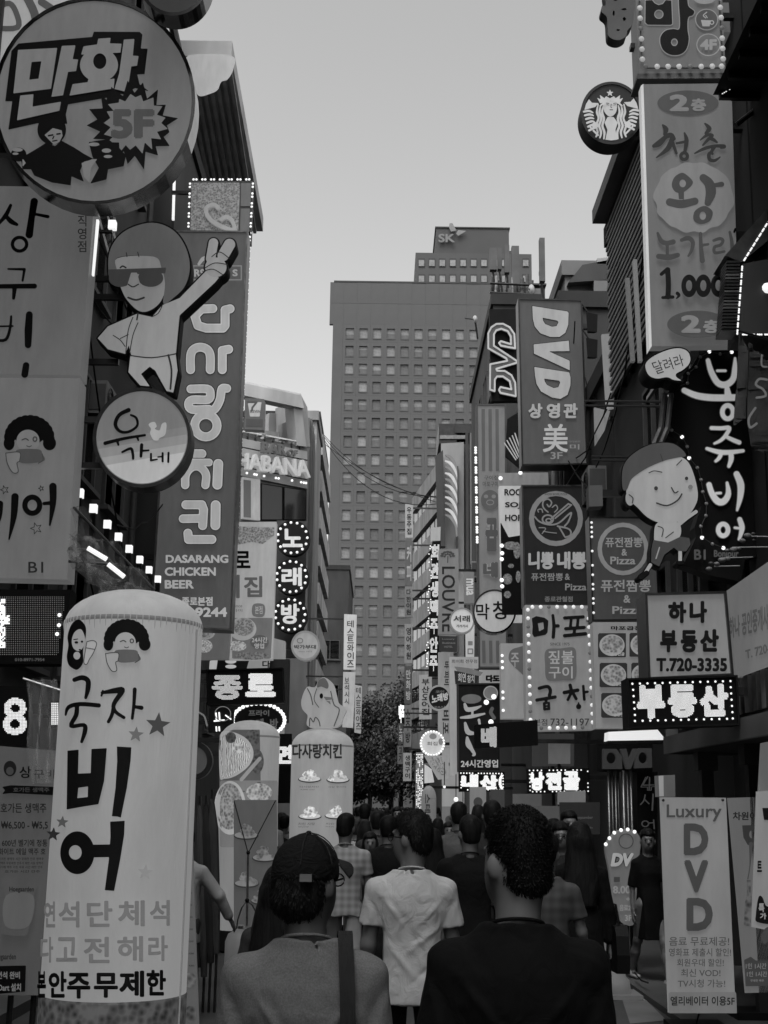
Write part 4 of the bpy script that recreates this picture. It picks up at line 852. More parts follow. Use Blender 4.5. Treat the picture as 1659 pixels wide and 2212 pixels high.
# --- bar sign on the turned corner
hp = lambda d: Plane(60-d, yw, 665, 1000)
s = Sign('wall_lettering', 'raised pale letters BAR OF HABANA on the corner roof fascia', 'sign', hp(.5), (600, 1040))
s.text('HABANA', None, mat('lit', 168), .02, q=Z(6, (352, 712), (1008, 792), (1020, 950), (345, 858)), thick=.25)
s.text('BAR', None, mat('lit', 85), .04, q=Z(6, (578, 612), (800, 642), (800, 738), (575, 715)), thick=.2); s.text('OF', None, mat('lit', 85), .03, q=Z(6, (818, 682), (910, 697), (905, 752), (815, 742)), thick=.2)
s.bulbs(Z(6, (450, 900), (520, 912), (540, 916), (610, 928), (720, 946), (745, 950), (870, 970), (955, 985), (980, 990), (1000, 993)), .06, mat('glow', 225))
s = Sign('box_sign', 'small convenience store sign with a 7 hanging below the rooftop beam', 'sign', Plane(50), (550, 932)); s.panel([(529, 860), (571, 862), (570, 929), (528, 927)], mat('lit', 75), .4)
s.ink([G([(535, 868), (565, 869), (561, 900), (540, 900)])], mat('lit', 150), name='emblem'); s.ink([Sz(6, [(465, 240), (545, 240), (505, 290), (500, 320)], 9, False)], mat('lit', 60), name='numeral', step=.6); s.text('ELEVEN', (540, 886, 562, 892), mat('lit', 60), .02); s.ink([G([(532, 905), (568, 906), (567, 922), (531, 921)])], mat('lit', 60), name='lower_band')
# --- three round karaoke signs
for ch, u, v, nm in (('노', 632, 1162, 'top'), ('래', 630, 1246, 'middle'), ('방', 627, 1328, 'bottom')):
    s = disc('round_sign', 'black round sign ringed with bulbs, letter %s, %s of three' % (ch, nm), 'sign', u, v, 35, 36, 46, mat('lit', 18), mat('paint', 30), .4, group='three round karaoke signs')
    s.text(ch, (u-22, v-20, u+22, v+20) if ch != '방' else (u-20, v-24, u+20, v+20), mat('lit', 195), .04); s.bulbs(circ(u, v, 32, 33, 15), .05, mat('glow', 185)); s.arms([(u-20, v)], -4.6 if False else s.mp(u-60, v).x)
s = Sign('sign_backing', 'dark upright panel holding the three round karaoke signs', 'panel', Plane(47), (632, 1420)); s.panel([(598, 1124), (664, 1126), (655, 1420), (592, 1420)], mat('paint', 58), .3)
# --- food posters
s = Sign('poster_sign', 'tall pale restaurant sign with food pictures tucked behind the chicken sign', 'sign', Plane(27), (540, 1424)); s.panel([(496, 1128), (597, 1127), (588, 1424), (484, 1424)], mat('lit', 168), .3)
s.ink([Gz(6, [(345, 1395), (712, 1405), (708, 1480), (600, 1560), (500, 1540), (350, 1570)])], mat('food', 120), name='food_picture', step=3)
s.ink([Gz(7, [(410, 330), (720, 330), (705, 640), (410, 640)])], mat('lit', 110), name='picture_ground', step=3); lines(s, 6, [('로', 335, 1625, 488, 1785)], K, .03); lines(s, 7, [('ㅣ', 440, 2, 468, 180), ('집', 500, 12, 640, 172)], mat('lit', 90), .03); lines(s, 7, [('since', 418, 228, 488, 250), ('다미', 418, 262, 488, 285)], mat('lit', 110), .02)
s.ink([Gz(7, [(572, 228), (655, 232), (650, 318), (568, 312)], True)], mat('lit', 105), name='stamp'); lines(s, 7, [('본점', 585, 240, 642, 300)], mat('lit', 165), .02)
s.ink([Ez(7, 490, 415, 105, 88)], mat('lit', 165), name='plate'); s.ink([Ez(7, 500, 400, 78, 68)], mat('food', 120), name='food_picture', step=2); s.ink([Ez(7, 450, 545, 70, 40)], mat('food', 150), name='food_picture', step=2); s.ink([Ez(7, 560, 620, 130, 30)], mat('food', 100), name='food_picture', step=2)
s.ink([Ez(7, 620, 515, 70, 54)], mat('lit', 88), name='oval'); lines(s, 7, [('24시간', 560, 478, 680, 520), ('영업', 580, 525, 655, 565)], mat('lit', 170), .03); s.arms([(505, 1180), (500, 1380)], -4.6)
s = Sign('poster_sign', 'square food poster just under the telephone number of the chicken sign', 'sign', Plane(26), (460, 1424)); s.panel([(420, 1362), (497, 1362), (493, 1424), (418, 1424)], mat('lit', 105), .2); s.ink([Ez(7, 205, 440, 75, 55)], mat('lit', 160), name='plate'); s.ink([Ez(7, 205, 440, 60, 42)], mat('food', 125), name='food_picture', step=2); s.ink([Ez(7, 200, 545, 60, 50)], mat('food', 165), name='food_picture', step=2); s.arms([(430, 1390)], -4.6)
s = disc('round_sign', 'small pale round sign on a thick rim below the three karaoke signs', 'sign', 659.6, 1394.5, 27, 28, 38, mat('lit', 160), mat('lit', 135), .35, rw=.055); s.text('박가부대', (635, 1393, 683, 1402), mat('lit', 70), .04); s.text('since 1972', (645, 1406, 674, 1409), mat('lit', 110), .01); s.ink([R(648, 1384, 6, 5, 1)], mat('lit', 110), name='emblem', step=.5); s.arms([(640, 1400)], -4.6)
s = Sign('shop_fascia', 'bright lit shop front fascia with pictures above the light-dot sign', 'shop front', Plane(27.5), (520, 1490)); s.panel([(455, 1424), (625, 1424), (622, 1560), (455, 1560)], mat('paint', 40), .3)
s.ink([Gz(7, [(240, 655), (300, 650), (290, 720), (235, 720)])], mat('lit', 200), name='lit_panel'); s.ink([Ez(7, 400, 660, 42, 18), Ez(7, 400, 700, 42, 15)], mat('lit', 210), name='lit_panel', step=.8); s.ink([Gz(7, [(540, 650), (700, 648), (690, 720), (520, 720)])], mat('lit', 155), name='lit_panel'); lines(s, 7, [('다', 640, 655, 700, 710)], K, .03); s.arms([(460, 1450)], -4.6)
s = Sign('pale_board', 'blank pale upright board right of the food poster', 'board', Plane(29), (600, 1545)); s.panel([(590, 1378), (616, 1385), (612, 1600), (586, 1600)], mat('lit', 140), .3); s.arms([(590, 1400)], -4.6)
# --- light-dot sign
s = Sign('led_sign', 'black sign with two white letters drawn in light dots, above the ramen signs', 'sign', Plane(21.5), (530, 1528)); s.panel([(448, 1449), (609, 1445), (611, 1515), (450, 1521)], mat('paint', 10), .25, frame=mat('paint', 18), fw=.02)
s.led('종', (*Z(7, (255, 765))[0], *Z(7, (490, 952))[0]), 1.9, .0046, mat('glow', 215), .05); s.led('로', (*Z(7, (510, 752))[0], *Z(7, (742, 932))[0]), 1.7, .0052, mat('glow', 225), .07); s.arms([(455, 1470), (455, 1510)], -4.9)
# --- oval bulb sign and neon
s = Sign('oval_bulb_sign', 'dark oval sign edged with round white bulbs over the noodle column', 'sign', Plane(23), (560, 1600)); V, Fc = contour([E(560, 1556, 56, 36)], 2); figure('panel', V, Fc, s.mp, mat('paint', 25), s.root, -.15, .15)
s.bulbs(circ(559, 1556, 56, 36, 34), .035, mat('glow', 240)); s.k = 1; lines(s, 7, [('프라이', 535, 1030, 692, 1078), ('게  방', 590, 1095, 760, 1190)], mat('lit', 95), .03); s.arms([(520, 1560)], -4.9)
s = Sign('neon_sign', 'small neon sign of bright strokes left of the bulb-edged oval', 'sign', Plane(19), (475, 1585)); s.panel([(452, 1530), (505, 1530), (503, 1582), (450, 1582)], mat('paint', 30), .1)
s.ink([Sz(7, [(288, 1055), (292, 1110)], 5), Sz(7, [(312, 1052), (316, 1108)], 5), Sz(7, [(275, 1115), (350, 1108)], 5), Sz(7, [(290, 1160), (292, 1190)], 5), Sz(7, [(312, 1160), (314, 1188)], 5), Sz(7, [(362, 1072), (400, 1100)], 5)], mat('glow', 250), name='neon_tube', step=.5, thick=.02)
s.ink([Rz(7, 340, 1060, 60, 55, 3), Sz(7, [(160, 1050), (200, 1080), (220, 1150)], 6)], mat('lit', 120), name='dark_tube', step=.6, thick=.02); s.arms([(455, 1550)], -4.9)
s = disc('round_sign', 'flat grey disc peeking out beside the balloon column', 'sign', 420, 1643, 28, 30, 10.2, mat('lit', 72), mat('metal', 60), .06); s.arms([(400, 1640)], -4.9)
# --- balloon columns
def column(name, label, u, hw, vtop, Y, m, dome=.2, group=None):
    p = at(u, 1745, Y); r = hw/2820*Y; zt_ = at(u, vtop, Y).z; t = thing(name, label, 'balloon column', (p.x, p.y, 0), group)
    prof = [(r*1.0, .25), (r*1.0, zt_-dome*1.25)]+[(r*math.cos(a)*1.0, zt_-dome*1.25+dome*1.25*math.sin(a)) for a in np.linspace(.15, 1.5, 9)]
    MB().lathe((p.x, p.y, 0), prof, 48).make('skin', m, t, smooth=True); MB().lathe((p.x, p.y, 0), [(r*.9, 0), (r*1.02, .03), (r*1.02, .26), (r*.9, .3)], 32).make('base', mat('paint', 35), t)
    MB().lathe((p.x, p.y, 0), [(r*1.004, zt_-dome*1.25-.012), (r*1.012, zt_-dome*1.25), (r*1.004, zt_-dome*1.25+.012)], 48).make('seam', mat('lit', 110), t)
    s = Sign.__new__(Sign); s.mp = Cyl(p.x, p.y, r); s.root = t; s.k = 0; s.r = r; s.lay = lambda: (setattr(s, 'k', s.k+1), .009+.0018*(s.k % 8))[1]; return s
s = column('balloon_column', 'big lit balloon column with black brush lettering, nearest on the left', 268, 147, 1276, 7.3, mat('inflate', 160), .16)
BK = mat('lit', 16); MG = mat('lit', 112)
p = Vector((s.mp.c[0], s.mp.c[1], 0)); zz = at(240, 2152, 7).z-.02
curly_girl(s, 3, 815, 1325, .9, BK, mat('lit', 160), mat('lit', 92))
s.k = 0; s.ink([Gz(3, [(505, 1182), (545, 1215), (555, 1260), (545, 1330), (535, 1380), (535, 1460), (500, 1505), (465, 1495), (440, 1470), (430, 1420), (440, 1350), (435, 1290), (460, 1215)], True)], BK, name='hair'); s.ink([Gz(3, [(480, 1265), (520, 1245), (545, 1290), (545, 1340), (515, 1385), (475, 1370), (462, 1320)], True), Ez(3, 495, 1415, 22, 25)], mat('lit', 158), name='face', step=.8)
s.ink([Ez(3, 492, 1330, 12, 8), Ez(3, 528, 1325, 8, 7), Ez(3, 515, 1378, 9, 5), Sz(3, [(475, 1312), (500, 1308)], 3)], BK, name='facial_line', step=.5)
s.ink([Gz(3, [(560, 1325), (600, 1318), (622, 1340), (600, 1400), (575, 1440), (560, 1470), (540, 1460), (550, 1380)], True)], mat('lit', 172), name='cone'); s.ink([Sz(3, [(560, 1325), (600, 1318), (622, 1340), (600, 1400), (575, 1440), (560, 1470), (540, 1460), (550, 1380), (560, 1325)], 3), Sz(3, [(555, 1365), (610, 1375)], 3)], mat('lit', 80), name='line_drawing', step=.5)
s.ink([Sz(4, [(445, 155, 13), (490, 142, 15), (525, 160, 15), (525, 210, 15), (512, 262, 9)])], BK); s.ink([Sz(4, [(392, 365, 6), (410, 318, 12), (480, 300, 13), (590, 308, 13)]), Sz(4, [(460, 310, 13), (455, 365, 14), (425, 430, 12), (500, 425, 12), (508, 460, 14), (488, 525, 9)])], BK)
s.ink([Sz(4, [(610, 232, 9), (700, 218, 18), (730, 222, 16), (680, 300, 13), (690, 345, 11), (740, 380, 10)]), Sz(4, [(680, 300, 11), (670, 360, 11), (648, 405, 10)]), Sz(4, [(615, 222, 7), (606, 250, 6)])], BK); s.ink([Sz(4, [(805, 212, 12), (800, 300, 10), (790, 385, 9)]), Sz(4, [(800, 315, 9), (845, 322, 13)])], BK)
s.ink([star5(4, 943, 425, 78, .1)], mat('lit', 70), name='star'); s.ink([star5(4, 812, 482, 50, .1)], mat('lit', 105), name='star'); s.ink([star5(4, 372, 1005, 40, .1)], mat('lit', 85), name='star'); s.ink([star5(4, 318, 1078, 45, .1)], mat('lit', 45), name='star'); s.ink([star5(4, 868, 1305, 50, .1)], mat('lit', 142), name='star')
s.ink([Gz(4, [(403, 578), (470, 572), (466, 715), (542, 712), (546, 568), (638, 563), (632, 640), (622, 760), (588, 898), (500, 912), (398, 930)]), neg(Gz(4, [(468, 800), (526, 792), (524, 855), (462, 862)]))], BK); s.ink([Gz(4, [(698, 553), (785, 558), (780, 640), (758, 800), (722, 978), (700, 972), (668, 970), (690, 800), (700, 640)])], BK)
s.ink([Ez(4, 462, 1188, 102, 128), Sz(4, [(540, 1178), (665, 1176)], 38), Gz(4, [(658, 1002), (745, 997), (742, 1080), (718, 1230), (682, 1416), (626, 1412), (650, 1230), (660, 1090)]), neg(Ez(4, 450, 1186, 38, 43))], BK)
for t_, (x0, y0, x1, y1), m_, bd in (('연', (262, 1478, 330, 1635), MG, .03), ('석', (350, 1478, 475, 1635), MG, .03), ('단', (518, 1475, 672, 1632), MG, .03), ('체', (705, 1472, 865, 1628), MG, .03), ('석', (895, 1470, 1015, 1625), MG, .03),
                 ('다', (242, 1690, 318, 1845), MG, .03), ('고', (335, 1692, 462, 1840), MG, .03), ('전', (500, 1690, 655, 1848), MG, .03), ('해', (700, 1685, 855, 1840), MG, .03), ('라', (885, 1682, 1003, 1835), MG, .03),
                 ('본', (222, 1895, 275, 2055), BK, .04), ('안', (290, 1895, 398, 2055), BK, .04), ('주', (400, 1905, 540, 2060), BK, .04), ('무', (560, 1905, 705, 2055), BK, .04), ('제', (712, 1892, 862, 2050), BK, .04), ('한', (875, 1888, 992, 2042), BK, .04)):
    (a, b), (c, d) = Z(4, (x0, y0), (x1, y1)); s.text(t_, (a, b, c, d), m_, bd)
MB().lathe(p, [(s.r*1.003, zz-.5), (s.r*1.012, zz-.01), (s.r*1.004, zz)], 48).make('lower_sleeve', mat('food', 70), s.root)
zt_s = at(268, 1276, 7.3).z-.2
m = MB(); rp_ = random.Random(3)
for k in range(34):
    a_ = PI+.15+k*(PI-.3)/33; x_, y_ = p.x+(s.r+.001)*math.cos(a_), p.y+(s.r+.001)*math.sin(a_); l_ = rp_.uniform(.02, .07); m.tube([(x_, y_, zt_s+.012), (x_+.003*math.cos(a_), y_+.003*math.sin(a_), zt_s-.008), (x_, y_, zt_s-l_)], [.0035, .003, .0005], 5)
m.make('seam_puckers', mat('lit', 138), s.root, smooth=True)['kind'] = 'stuff'
u_ = at(418, 1745, 7.3).x; MB().tube([(p.x+s.r*.965*1, p.y-s.r*.3, .3), (p.x+s.r*.965, p.y-s.r*.3, 2.7)], .006, 5).make('zip', mat('lit', 120), s.root)
s = column('balloon_column', 'balloon column printed with a plate of noodles and other dishes', 536, 62, 1556, 17, mat('inflate', 150), .17)
s.ink([Gz(7, [(312, 1215), (420, 1180), (620, 1180), (628, 1655), (312, 1655)])], mat('lit', 92), name='picture_ground', step=3); s.ink([Ez(7, 565, 1240, 55, 60), Ez(7, 600, 1420, 50, 90)], mat('food', 70), name='food_picture', step=2); s.ink([Sz(7, [(480, 1560), (620, 1400)], 14)], mat('lit', 150), name='chopsticks'); s.ink([Gz(7, [(318, 1225), (400, 1195), (520, 1250), (572, 1350), (540, 1450), (440, 1530), (350, 1555), (315, 1530)], True)], mat('lit', 175), name='plate'); s.ink([Gz(7, [(325, 1260), (400, 1215), (500, 1270), (550, 1350), (515, 1440), (420, 1515), (330, 1530)], True)], mat('noodles', 170), name='noodles', step=2)
s.ink([Ez(7, 400, 1240, 40, 42)], mat('food', 70), name='topping', step=1); s.ink([Ez(7, 455, 1320, 42, 40)], mat('food', 165), name='topping', step=1)
s.k = 1; s.ink([G([(475, 1686), (600, 1686), (600, 1830), (475, 1830)])], mat('lit', 125), name='picture_ground', step=3); s.ink([E(497, 1745, 34, 58)], mat('lit', 180), name='plate', step=1.5); s.ink([E(495, 1742, 29, 50)], mat('food', 130), name='food_picture', step=1.5); s.ink([E(560, 1712, 28, 20), E(575, 1790, 22, 30)], mat('food', 150), name='food_picture', step=1.5)
s = Sign('curly_neon', 'wavy pale neon outline on a black board between the two printed columns', 'sign', Plane(19.5), (590, 1720)); s.panel([(572, 1585), (630, 1585), (630, 1735), (570, 1735)], mat('paint', 14), .1)
s.ink([Sz(7, [(725, 1225), (690, 1248), (712, 1290), (655, 1322), (658, 1372), (702, 1385), (716, 1440), (690, 1500), (722, 1560), (716, 1600), (650, 1605), (690, 1640), (728, 1655)], 7)], mat('lit', 165), name='neon_tube', step=.7, thick=.03); s.arms([(575, 1600)], -4.9)
s = Sign('led_sign', 'small light-dot sign half hidden by the chicken balloon column', 'sign', Plane(19), (610, 1655)); s.panel([(591, 1605), (634, 1605), (634, 1655), (590, 1655)], mat('paint', 10), .2); s.led('면', (595, 1609, 632, 1650), 1.8, .005, mat('glow', 215), .06); s.arms([(600, 1630)], -4.9)
s = column('balloon_column', 'pale balloon column with fried chicken plates and a chicken on top', 694, 66, 1572, 18, mat('inflate', 154), .2)
lines(s, 7, [('다사랑치킨', 868, 1288, 1245, 1400)], mat('lit', 45), .035)
for cx, cy, k in ((1000, 1530, 7), (1215, 1535, 7), (700, 155, 16), (900, 150, 16)):
    mound(s, k, cx, cy, 88, 62, 190, 50)
lines(s, 7, [('다사랑치킨', 925, 1608, 1068, 1622), ('9,000 won', 930, 1632, 1040, 1642), ('사랑 후라이', 1140, 1610, 1275, 1622)], mat('lit', 95), .01); lines(s, 16, [('치킨 사랑', 610, 228, 738, 248), ('Half and half', 612, 255, 690, 265), ('치킨', 820, 230, 885, 245), ('Hot & spicy', 820, 255, 885, 265)], mat('lit', 90), .01)
s = Sign('chicken_figure', 'puffy white chicken figure standing on top of the chicken balloon column', 'figure', Plane(18), (694, 1578)); ch = [Gz(7, [(945, 960), (985, 868), (1045, 868), (1075, 815), (1120, 795), (1185, 845), (1208, 920), (1228, 990), (1282, 1030), (1262, 1085), (1215, 1165), (1000, 1165), (990, 1080), (950, 1030)], True)]
s.ink(ch, mat('lit', 150), thick=.22, name='body', step=1.2); Q1 = .24
s.ink([Sz(7, [(990, 880), (1015, 930), (1030, 1000)], 4), Sz(7, [(1060, 880), (1040, 960), (1075, 1020)], 3), Sz(7, [(1165, 900), (1190, 1000), (1230, 1040), (1190, 1160)], 4), Sz(7, [(1005, 1160), (1010, 1100), (1035, 1130), (1050, 1095), (1075, 1120), (1085, 1160)], 4)], mat('lit', 70), name='line_drawing', step=.5, lay=Q1)
s.ink([Ez(7, 1095, 935, 13, 20)], K, name='eye', step=.5, lay=Q1+.01); s.ink([Gz(7, [(1110, 940), (1170, 945), (1190, 960), (1130, 968)]), Gz(7, [(1130, 972), (1160, 975), (1165, 1000)])], mat('lit', 95), name='beak', step=.6, lay=Q1+.01); s.ink([Gz(7, [(1062, 870), (1075, 818), (1118, 800), (1148, 845), (1140, 880), (1095, 865)], True)], mat('lit', 85), name='comb', lay=Q1+.007); s.text('다사랑', (*Z(7, (1050, 1050))[0], *Z(7, (1175, 1100))[0]), mat('lit', 45), .04)
# --- stacked vertical signs in the distance
for q, t_, bx, nm, g in (([(1262, 300), (1358, 305), (1348, 722), (1257, 720)], '테스트와이즈', (1285, 345, 1335, 708), 'upper pale strip sign beside the tower with six stacked letters', 168), ([(1255, 740), (1348, 742), (1330, 1165), (1248, 1160)], '보석시시', (1265, 780, 1300, 990), 'pale strip sign below the upper one with thin lettering', 150), ([(1345, 838), (1398, 850), (1390, 1210), (1340, 1200)], '테스트와이즈', (1352, 855, 1390, 1180), 'narrow strip sign lowest and farthest right of the stacked three', 140)):
    Qp = Z(7, *q); s = Sign('strip_sign', nm, 'sign', Plane(60), Qp[3], 'stacked strip signs beside the tower'); s.panel(Qp, mat('lit', g), .3); stack(s, t_, (*Z(7, bx[:2])[0], *Z(7, bx[2:])[0]), mat('lit', 55), .02); s.arms([(Qp[0][0]+3, Qp[0][1]+10)], -4.2)
# --- boards at the lower left
s = Sign('menu_board', 'dark grey beer menu board with a glass picture at the lower left edge', 'menu board', Plane(8.6), (40, 2150)); s.panel([(-40, 1608), (125, 1622), (82, 2150), (-40, 2150)], mat('lit', 78), .06)
s.ink([Ez(4, 62, 685, 38, 46)], mat('lit', 25), name='portrait'); s.ink([Ez(4, 62, 700, 22, 24)], mat('lit', 60), name='face', step=.8)
lines(s, 4, [('상', 120, 672, 190, 742), ('구비', 205, 690, 330, 745)], K, .02); s.ink([Gz(4, [(18, 795), (70, 785), (330, 795), (330, 845), (70, 832), (18, 838), (35, 815)])], K, name='ribbon'); lines(s, 4, [('호가든 생맥주', 85, 798, 300, 826)], mat('lit', 65), .02)
lines(s, 4, [('호가든 생맥주', 10, 892, 283, 950), ('₩6,500 - ₩5,5', 14, 1000, 292, 1050), ('600년 벨기에 정통', 20, 1108, 290, 1150), ('화이트 에일 맥주 호', 0, 1160, 280, 1200)], mat('lit', 18), .015)
lines(s, 4, [('호가든 생맥주 시간 무제한 안주 생맥주', 0, 1215, 270, 1232), ('생맥주 무료제한 안주가 제한 시원 생맥주', 0, 1240, 268, 1257), ('벨기에 맥주 가든 무료 시간 제한 안주', 0, 1264, 265, 1280), ('호가든 시간 안주', 40, 1290, 250, 1306)], mat('lit', 32), .01)
s.ink([Gz(4, [(25, 1350), (60, 1335), (200, 1338), (236, 1360), (205, 1480), (180, 1660), (130, 1680), (40, 1672), (20, 1650), (45, 1480)], True)], mat('lit', 78), name='beer_glass'); s.ink([Gz(4, [(50, 1440), (210, 1440), (185, 1620), (45, 1620)], True)], mat('lit', 92), name='beer'); lines(s, 4, [('Hoegaarden', 70, 1388, 216, 1425), ('Hoegaarden', -30, 1785, 110, 1830)], mat('lit', 30), .02)
s.ink([Gz(4, [(-60, 1860), (170, 1855), (165, 2010), (-60, 2030)])], K, name='black_band'); lines(s, 4, [('연석 완비', 0, 1890, 135, 1935), ('& Dart 설치', -25, 1960, 142, 2008)], mat('lit', 110), .03)
for u in (20, 70): MB().tube([s.mp(u, 2140, -.05), Vector((s.mp(u, 2140, -.05).x, 8.65, 0))], .02, 6).make('leg', mat('metal', 60), s.root)
s = Sign('led_sign', 'black light-dot panel showing an 8 at the left edge', 'sign', Plane(9.2), (30, 1610)); s.panel([(-40, 1480), (62, 1484), (62, 1612), (-40, 1612)], mat('paint', 14), .12); s.led('8', (*Z(4, (20, 262))[0], *Z(4, (162, 485))[0]), 3, .0042, mat('glow', 205), .02); s.arms([(0, 1500)], -4.9)
s = Sign('led_strip', 'short column of light dots squeezed between the 8 and the big column', 'sign', Plane(9.6), (118, 1572)); s.panel([(104, 1514), (132, 1514), (130, 1572), (103, 1572)], mat('paint', 14), .06); s.dots([(u, v) for v in np.arange(1520, 1566, 4) for u in np.arange(113, 126, 4)], .005, mat('glow', 235)); s.arms([(108, 1530)], -4.9)
t = thing('plastic_bag', 'clear plastic sheet with faint printing hanging by the menu board', 'plastic sheet', at(90, 1690, 8.5)); m = MB(); nn = 14
g_ = [[at(55+(j/nn)*70+i*.8, 1468+i*16, 8.5)+Vector((0, .05*math.sin(j*1.3+i*.5)+.03*math.sin(j*2.9), 0)) for j in range(nn+1)] for i in range(nn+1)]
m.V = [tuple(p) for r_ in g_ for p in r_]; m.F = [(i*(nn+1)+j, i*(nn+1)+j+1, (i+1)*(nn+1)+j+1, (i+1)*(nn+1)+j) for i in range(nn) for j in range(nn)]; m.make('sheet', mat('film', 0), t, smooth=True)
MB().tube([at(50, 1466, 8.5), at(132, 1492, 8.5)], .008, 5).make('rod', mat('metal', 150), t)
t = thing('plastic_canopy', 'sagging clear plastic canopy with bright highlights beside the child sign', 'canopy', at(240, 1270, 15.5)); m = MB(); A_, B_, C_, D_ = at(160, 1097, 14.5), at(333, 1273, 19), at(225, 1278, 14.8), at(152, 1195, 13.6); nn = 16
g_ = [[(A_.lerp(B_, j/nn)).lerp(D_.lerp(C_, j/nn), i/nn)+Vector((0, 0, .10*math.sin(j*1.1+i*.9)-.12*math.sin(PI*i/nn)))+Vector((.05*math.sin(i*2.1+j), 0, 0)) for j in range(nn+1)] for i in range(nn+1)]
m.V = [tuple(p) for r_ in g_ for p in r_]; m.F = [(i*(nn+1)+j, i*(nn+1)+j+1, (i+1)*(nn+1)+j+1, (i+1)*(nn+1)+j) for i in range(nn) for j in range(nn)]; m.make('sheet', mat('film', 0), t, smooth=True)
for a, b in (((150, 1185), (190, 1187)), ((150, 1213), (235, 1218)), ((160, 1097), (333, 1273))): MB().tube([at(*a, 14.4), at(*b, 15.2 if b[0] < 300 else 19)], .018, 6).make('rod', mat('metal', 120), t)
for a, b in (((190, 1184), (230, 1208)), ((234, 1219), (268, 1246))): MB().tube([at(*a, 14.0), at(*b, 14.0)], .03, 6).make('tube_or_highlight', mat('glow', 215), t)  # bright reflections on the plastic, added as glowing tubes
# narrow boards and rolled parasols right of the big column
s = Sign('menu_board', 'narrow pale menu board standing just right of the big balloon column', 'menu board', Plane(9), (410, 2212)); s.panel([(392, 1790), (414, 1790), (432, 2300), (386, 2300)], mat('lit', 98), .04); s.ink([E(410, 2117, 14, 16)], mat('food', 90), name='food_picture', step=2); s.ink([E(412, 2190, 12, 18)], mat('food', 80), name='food_picture', step=2)
for v in range(1900, 2090, 26): s.text('맥주 4,000', (398, v, 414+(v-1900)*.04, v+5), mat('lit', 45), .01)
MB().box(s.mp(400, 2290).x, s.mp(420, 2290).x, 9, 9.03, 0, s.mp(400, 2290).z).make('foot', mat('metal', 60), s.root)
for i, (u, v0, v1, r, g, nm) in enumerate(((422, 1725, 2090, .05, 60, 'leftmost'), (437, 1740, 2110, .045, 75, 'second'), (451, 1738, 2080, .05, 48, 'third'), (464, 1725, 2060, .045, 66, 'rightmost'))):
    a, b = at(u-6, v0, 12), at(u+4, v1, 12); t = thing('rolled_parasol', 'rolled grey parasol leaning in a bundle, %s of four' % nm, 'parasol', (b.x, 12, 0), 'rolled parasols'); MB().tube([b, b.lerp(a, .3), b.lerp(a, .8), a], [r*.6, r, r*1.1, r*.4], 8).make('canopy', mat('fabric', g), t); MB().tube([(b.x, 12, 0), b, a+Vector((0, 0, .08))], .014, 6).make('pole', mat('metal', 80), t)
# banner on a tripod
s = Sign('standing_banner', 'grey food banner stretched on a tripod pole, seen from behind', 'banner', Plane(15), (550, 2075)); s.panel([(505, 1728), (598, 1728), (600, 2030), (505, 2020)], mat('lit', 84), .01, name='cloth')
for x, y in ((215, 295), (355, 465), (220, 660), (345, 790)): mound(s, 16, x, y, 95, 75, 105, 52)
P3 = lambda x, y, d=.12: s.mp(*Z(16, (x, y))[0], d)
MB().tube([P3(238, 455), P3(228, 1010)], .014, 6).make('pole', mat('metal', 150), s.root); MB().ball(P3(238, 455), .022).make('hub', mat('paint', 20), s.root); MB().ball(P3(230, 815), .025).make('hub', mat('paint', 20), s.root)
for a, b in (((125, 65), (237, 455)), ((440, 62), (240, 455))): MB().tube([P3(*a, .03), P3(*b)], .006, 5).make('rod', mat('paint', 30), s.root)
for P in ([(228, 820), (190, 870), (160, 960), (150, 1030)], [(232, 820), (270, 850), (295, 900), (290, 960)]): MB().tube([P3(*q) for q in P], .008, 5).make('foot_rod', mat('metal', 100), s.root)
c = P3(170, 1110, .1); t = thing('water_jug', 'pale plastic water jug weighing down the tripod of the banner', 'jug', (c.x, c.y, 0)); z_ = at(505, 2060, c.y).z
m = MB(); w_ = .155; hw = .1; top = at(510, 2006, c.y).z
bmv = [(w_, .0), (w_, top*.7), (w_*.8, top*.88), (w_*.3, top*.98), (w_*.2, top)]
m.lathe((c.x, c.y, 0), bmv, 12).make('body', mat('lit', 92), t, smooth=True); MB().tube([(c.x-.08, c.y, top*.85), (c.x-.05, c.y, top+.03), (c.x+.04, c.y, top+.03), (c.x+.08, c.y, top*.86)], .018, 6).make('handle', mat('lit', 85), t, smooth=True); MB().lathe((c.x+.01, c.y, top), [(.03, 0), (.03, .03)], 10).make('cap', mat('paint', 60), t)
# ================================================================== SIGNS ON THE RIGHT
WX = 4.1
# --- letter sign with bulbs, top right
s = Sign('bulb_framed_sign', 'sign with a fat dark letter, coffee cup and 4F rings cut by the top edge', 'sign', Plane(13.6), (1470, 165)); s.panel(Z(11, (628, -60), (1300, -62), (1330, 568), (655, 572)), mat('lit', 96), .35)
s.panel(Z(11, (645, 572), (1330, 566), (1335, 608), (640, 612)), mat('paint', 95), .4, 'ledge')
b1 = [Gz(11, [(705, 8), (755, 5), (775, 30), (805, 45), (840, 35), (862, 5), (905, 8), (912, 190), (898, 198), (722, 196), (703, 180)]), neg(Ez(11, 808, 115, 36, 36))]
b2 = [Gz(11, [(965, -20), (1022, -20), (1035, 50), (1060, 75), (1082, 95), (1070, 125), (1035, 145), (1030, 235), (1040, 310), (1020, 390), (970, 430), (900, 432), (845, 400), (820, 345), (822, 290), (860, 245), (920, 232), (962, 235), (972, 180)], True), neg(Ez(11, 928, 335, 26, 30))]
for b_ in (b1, b2): s.ink(b_, mat('lit', 128), grow=2, name='letter_edge'); s.ink(b_, BK)
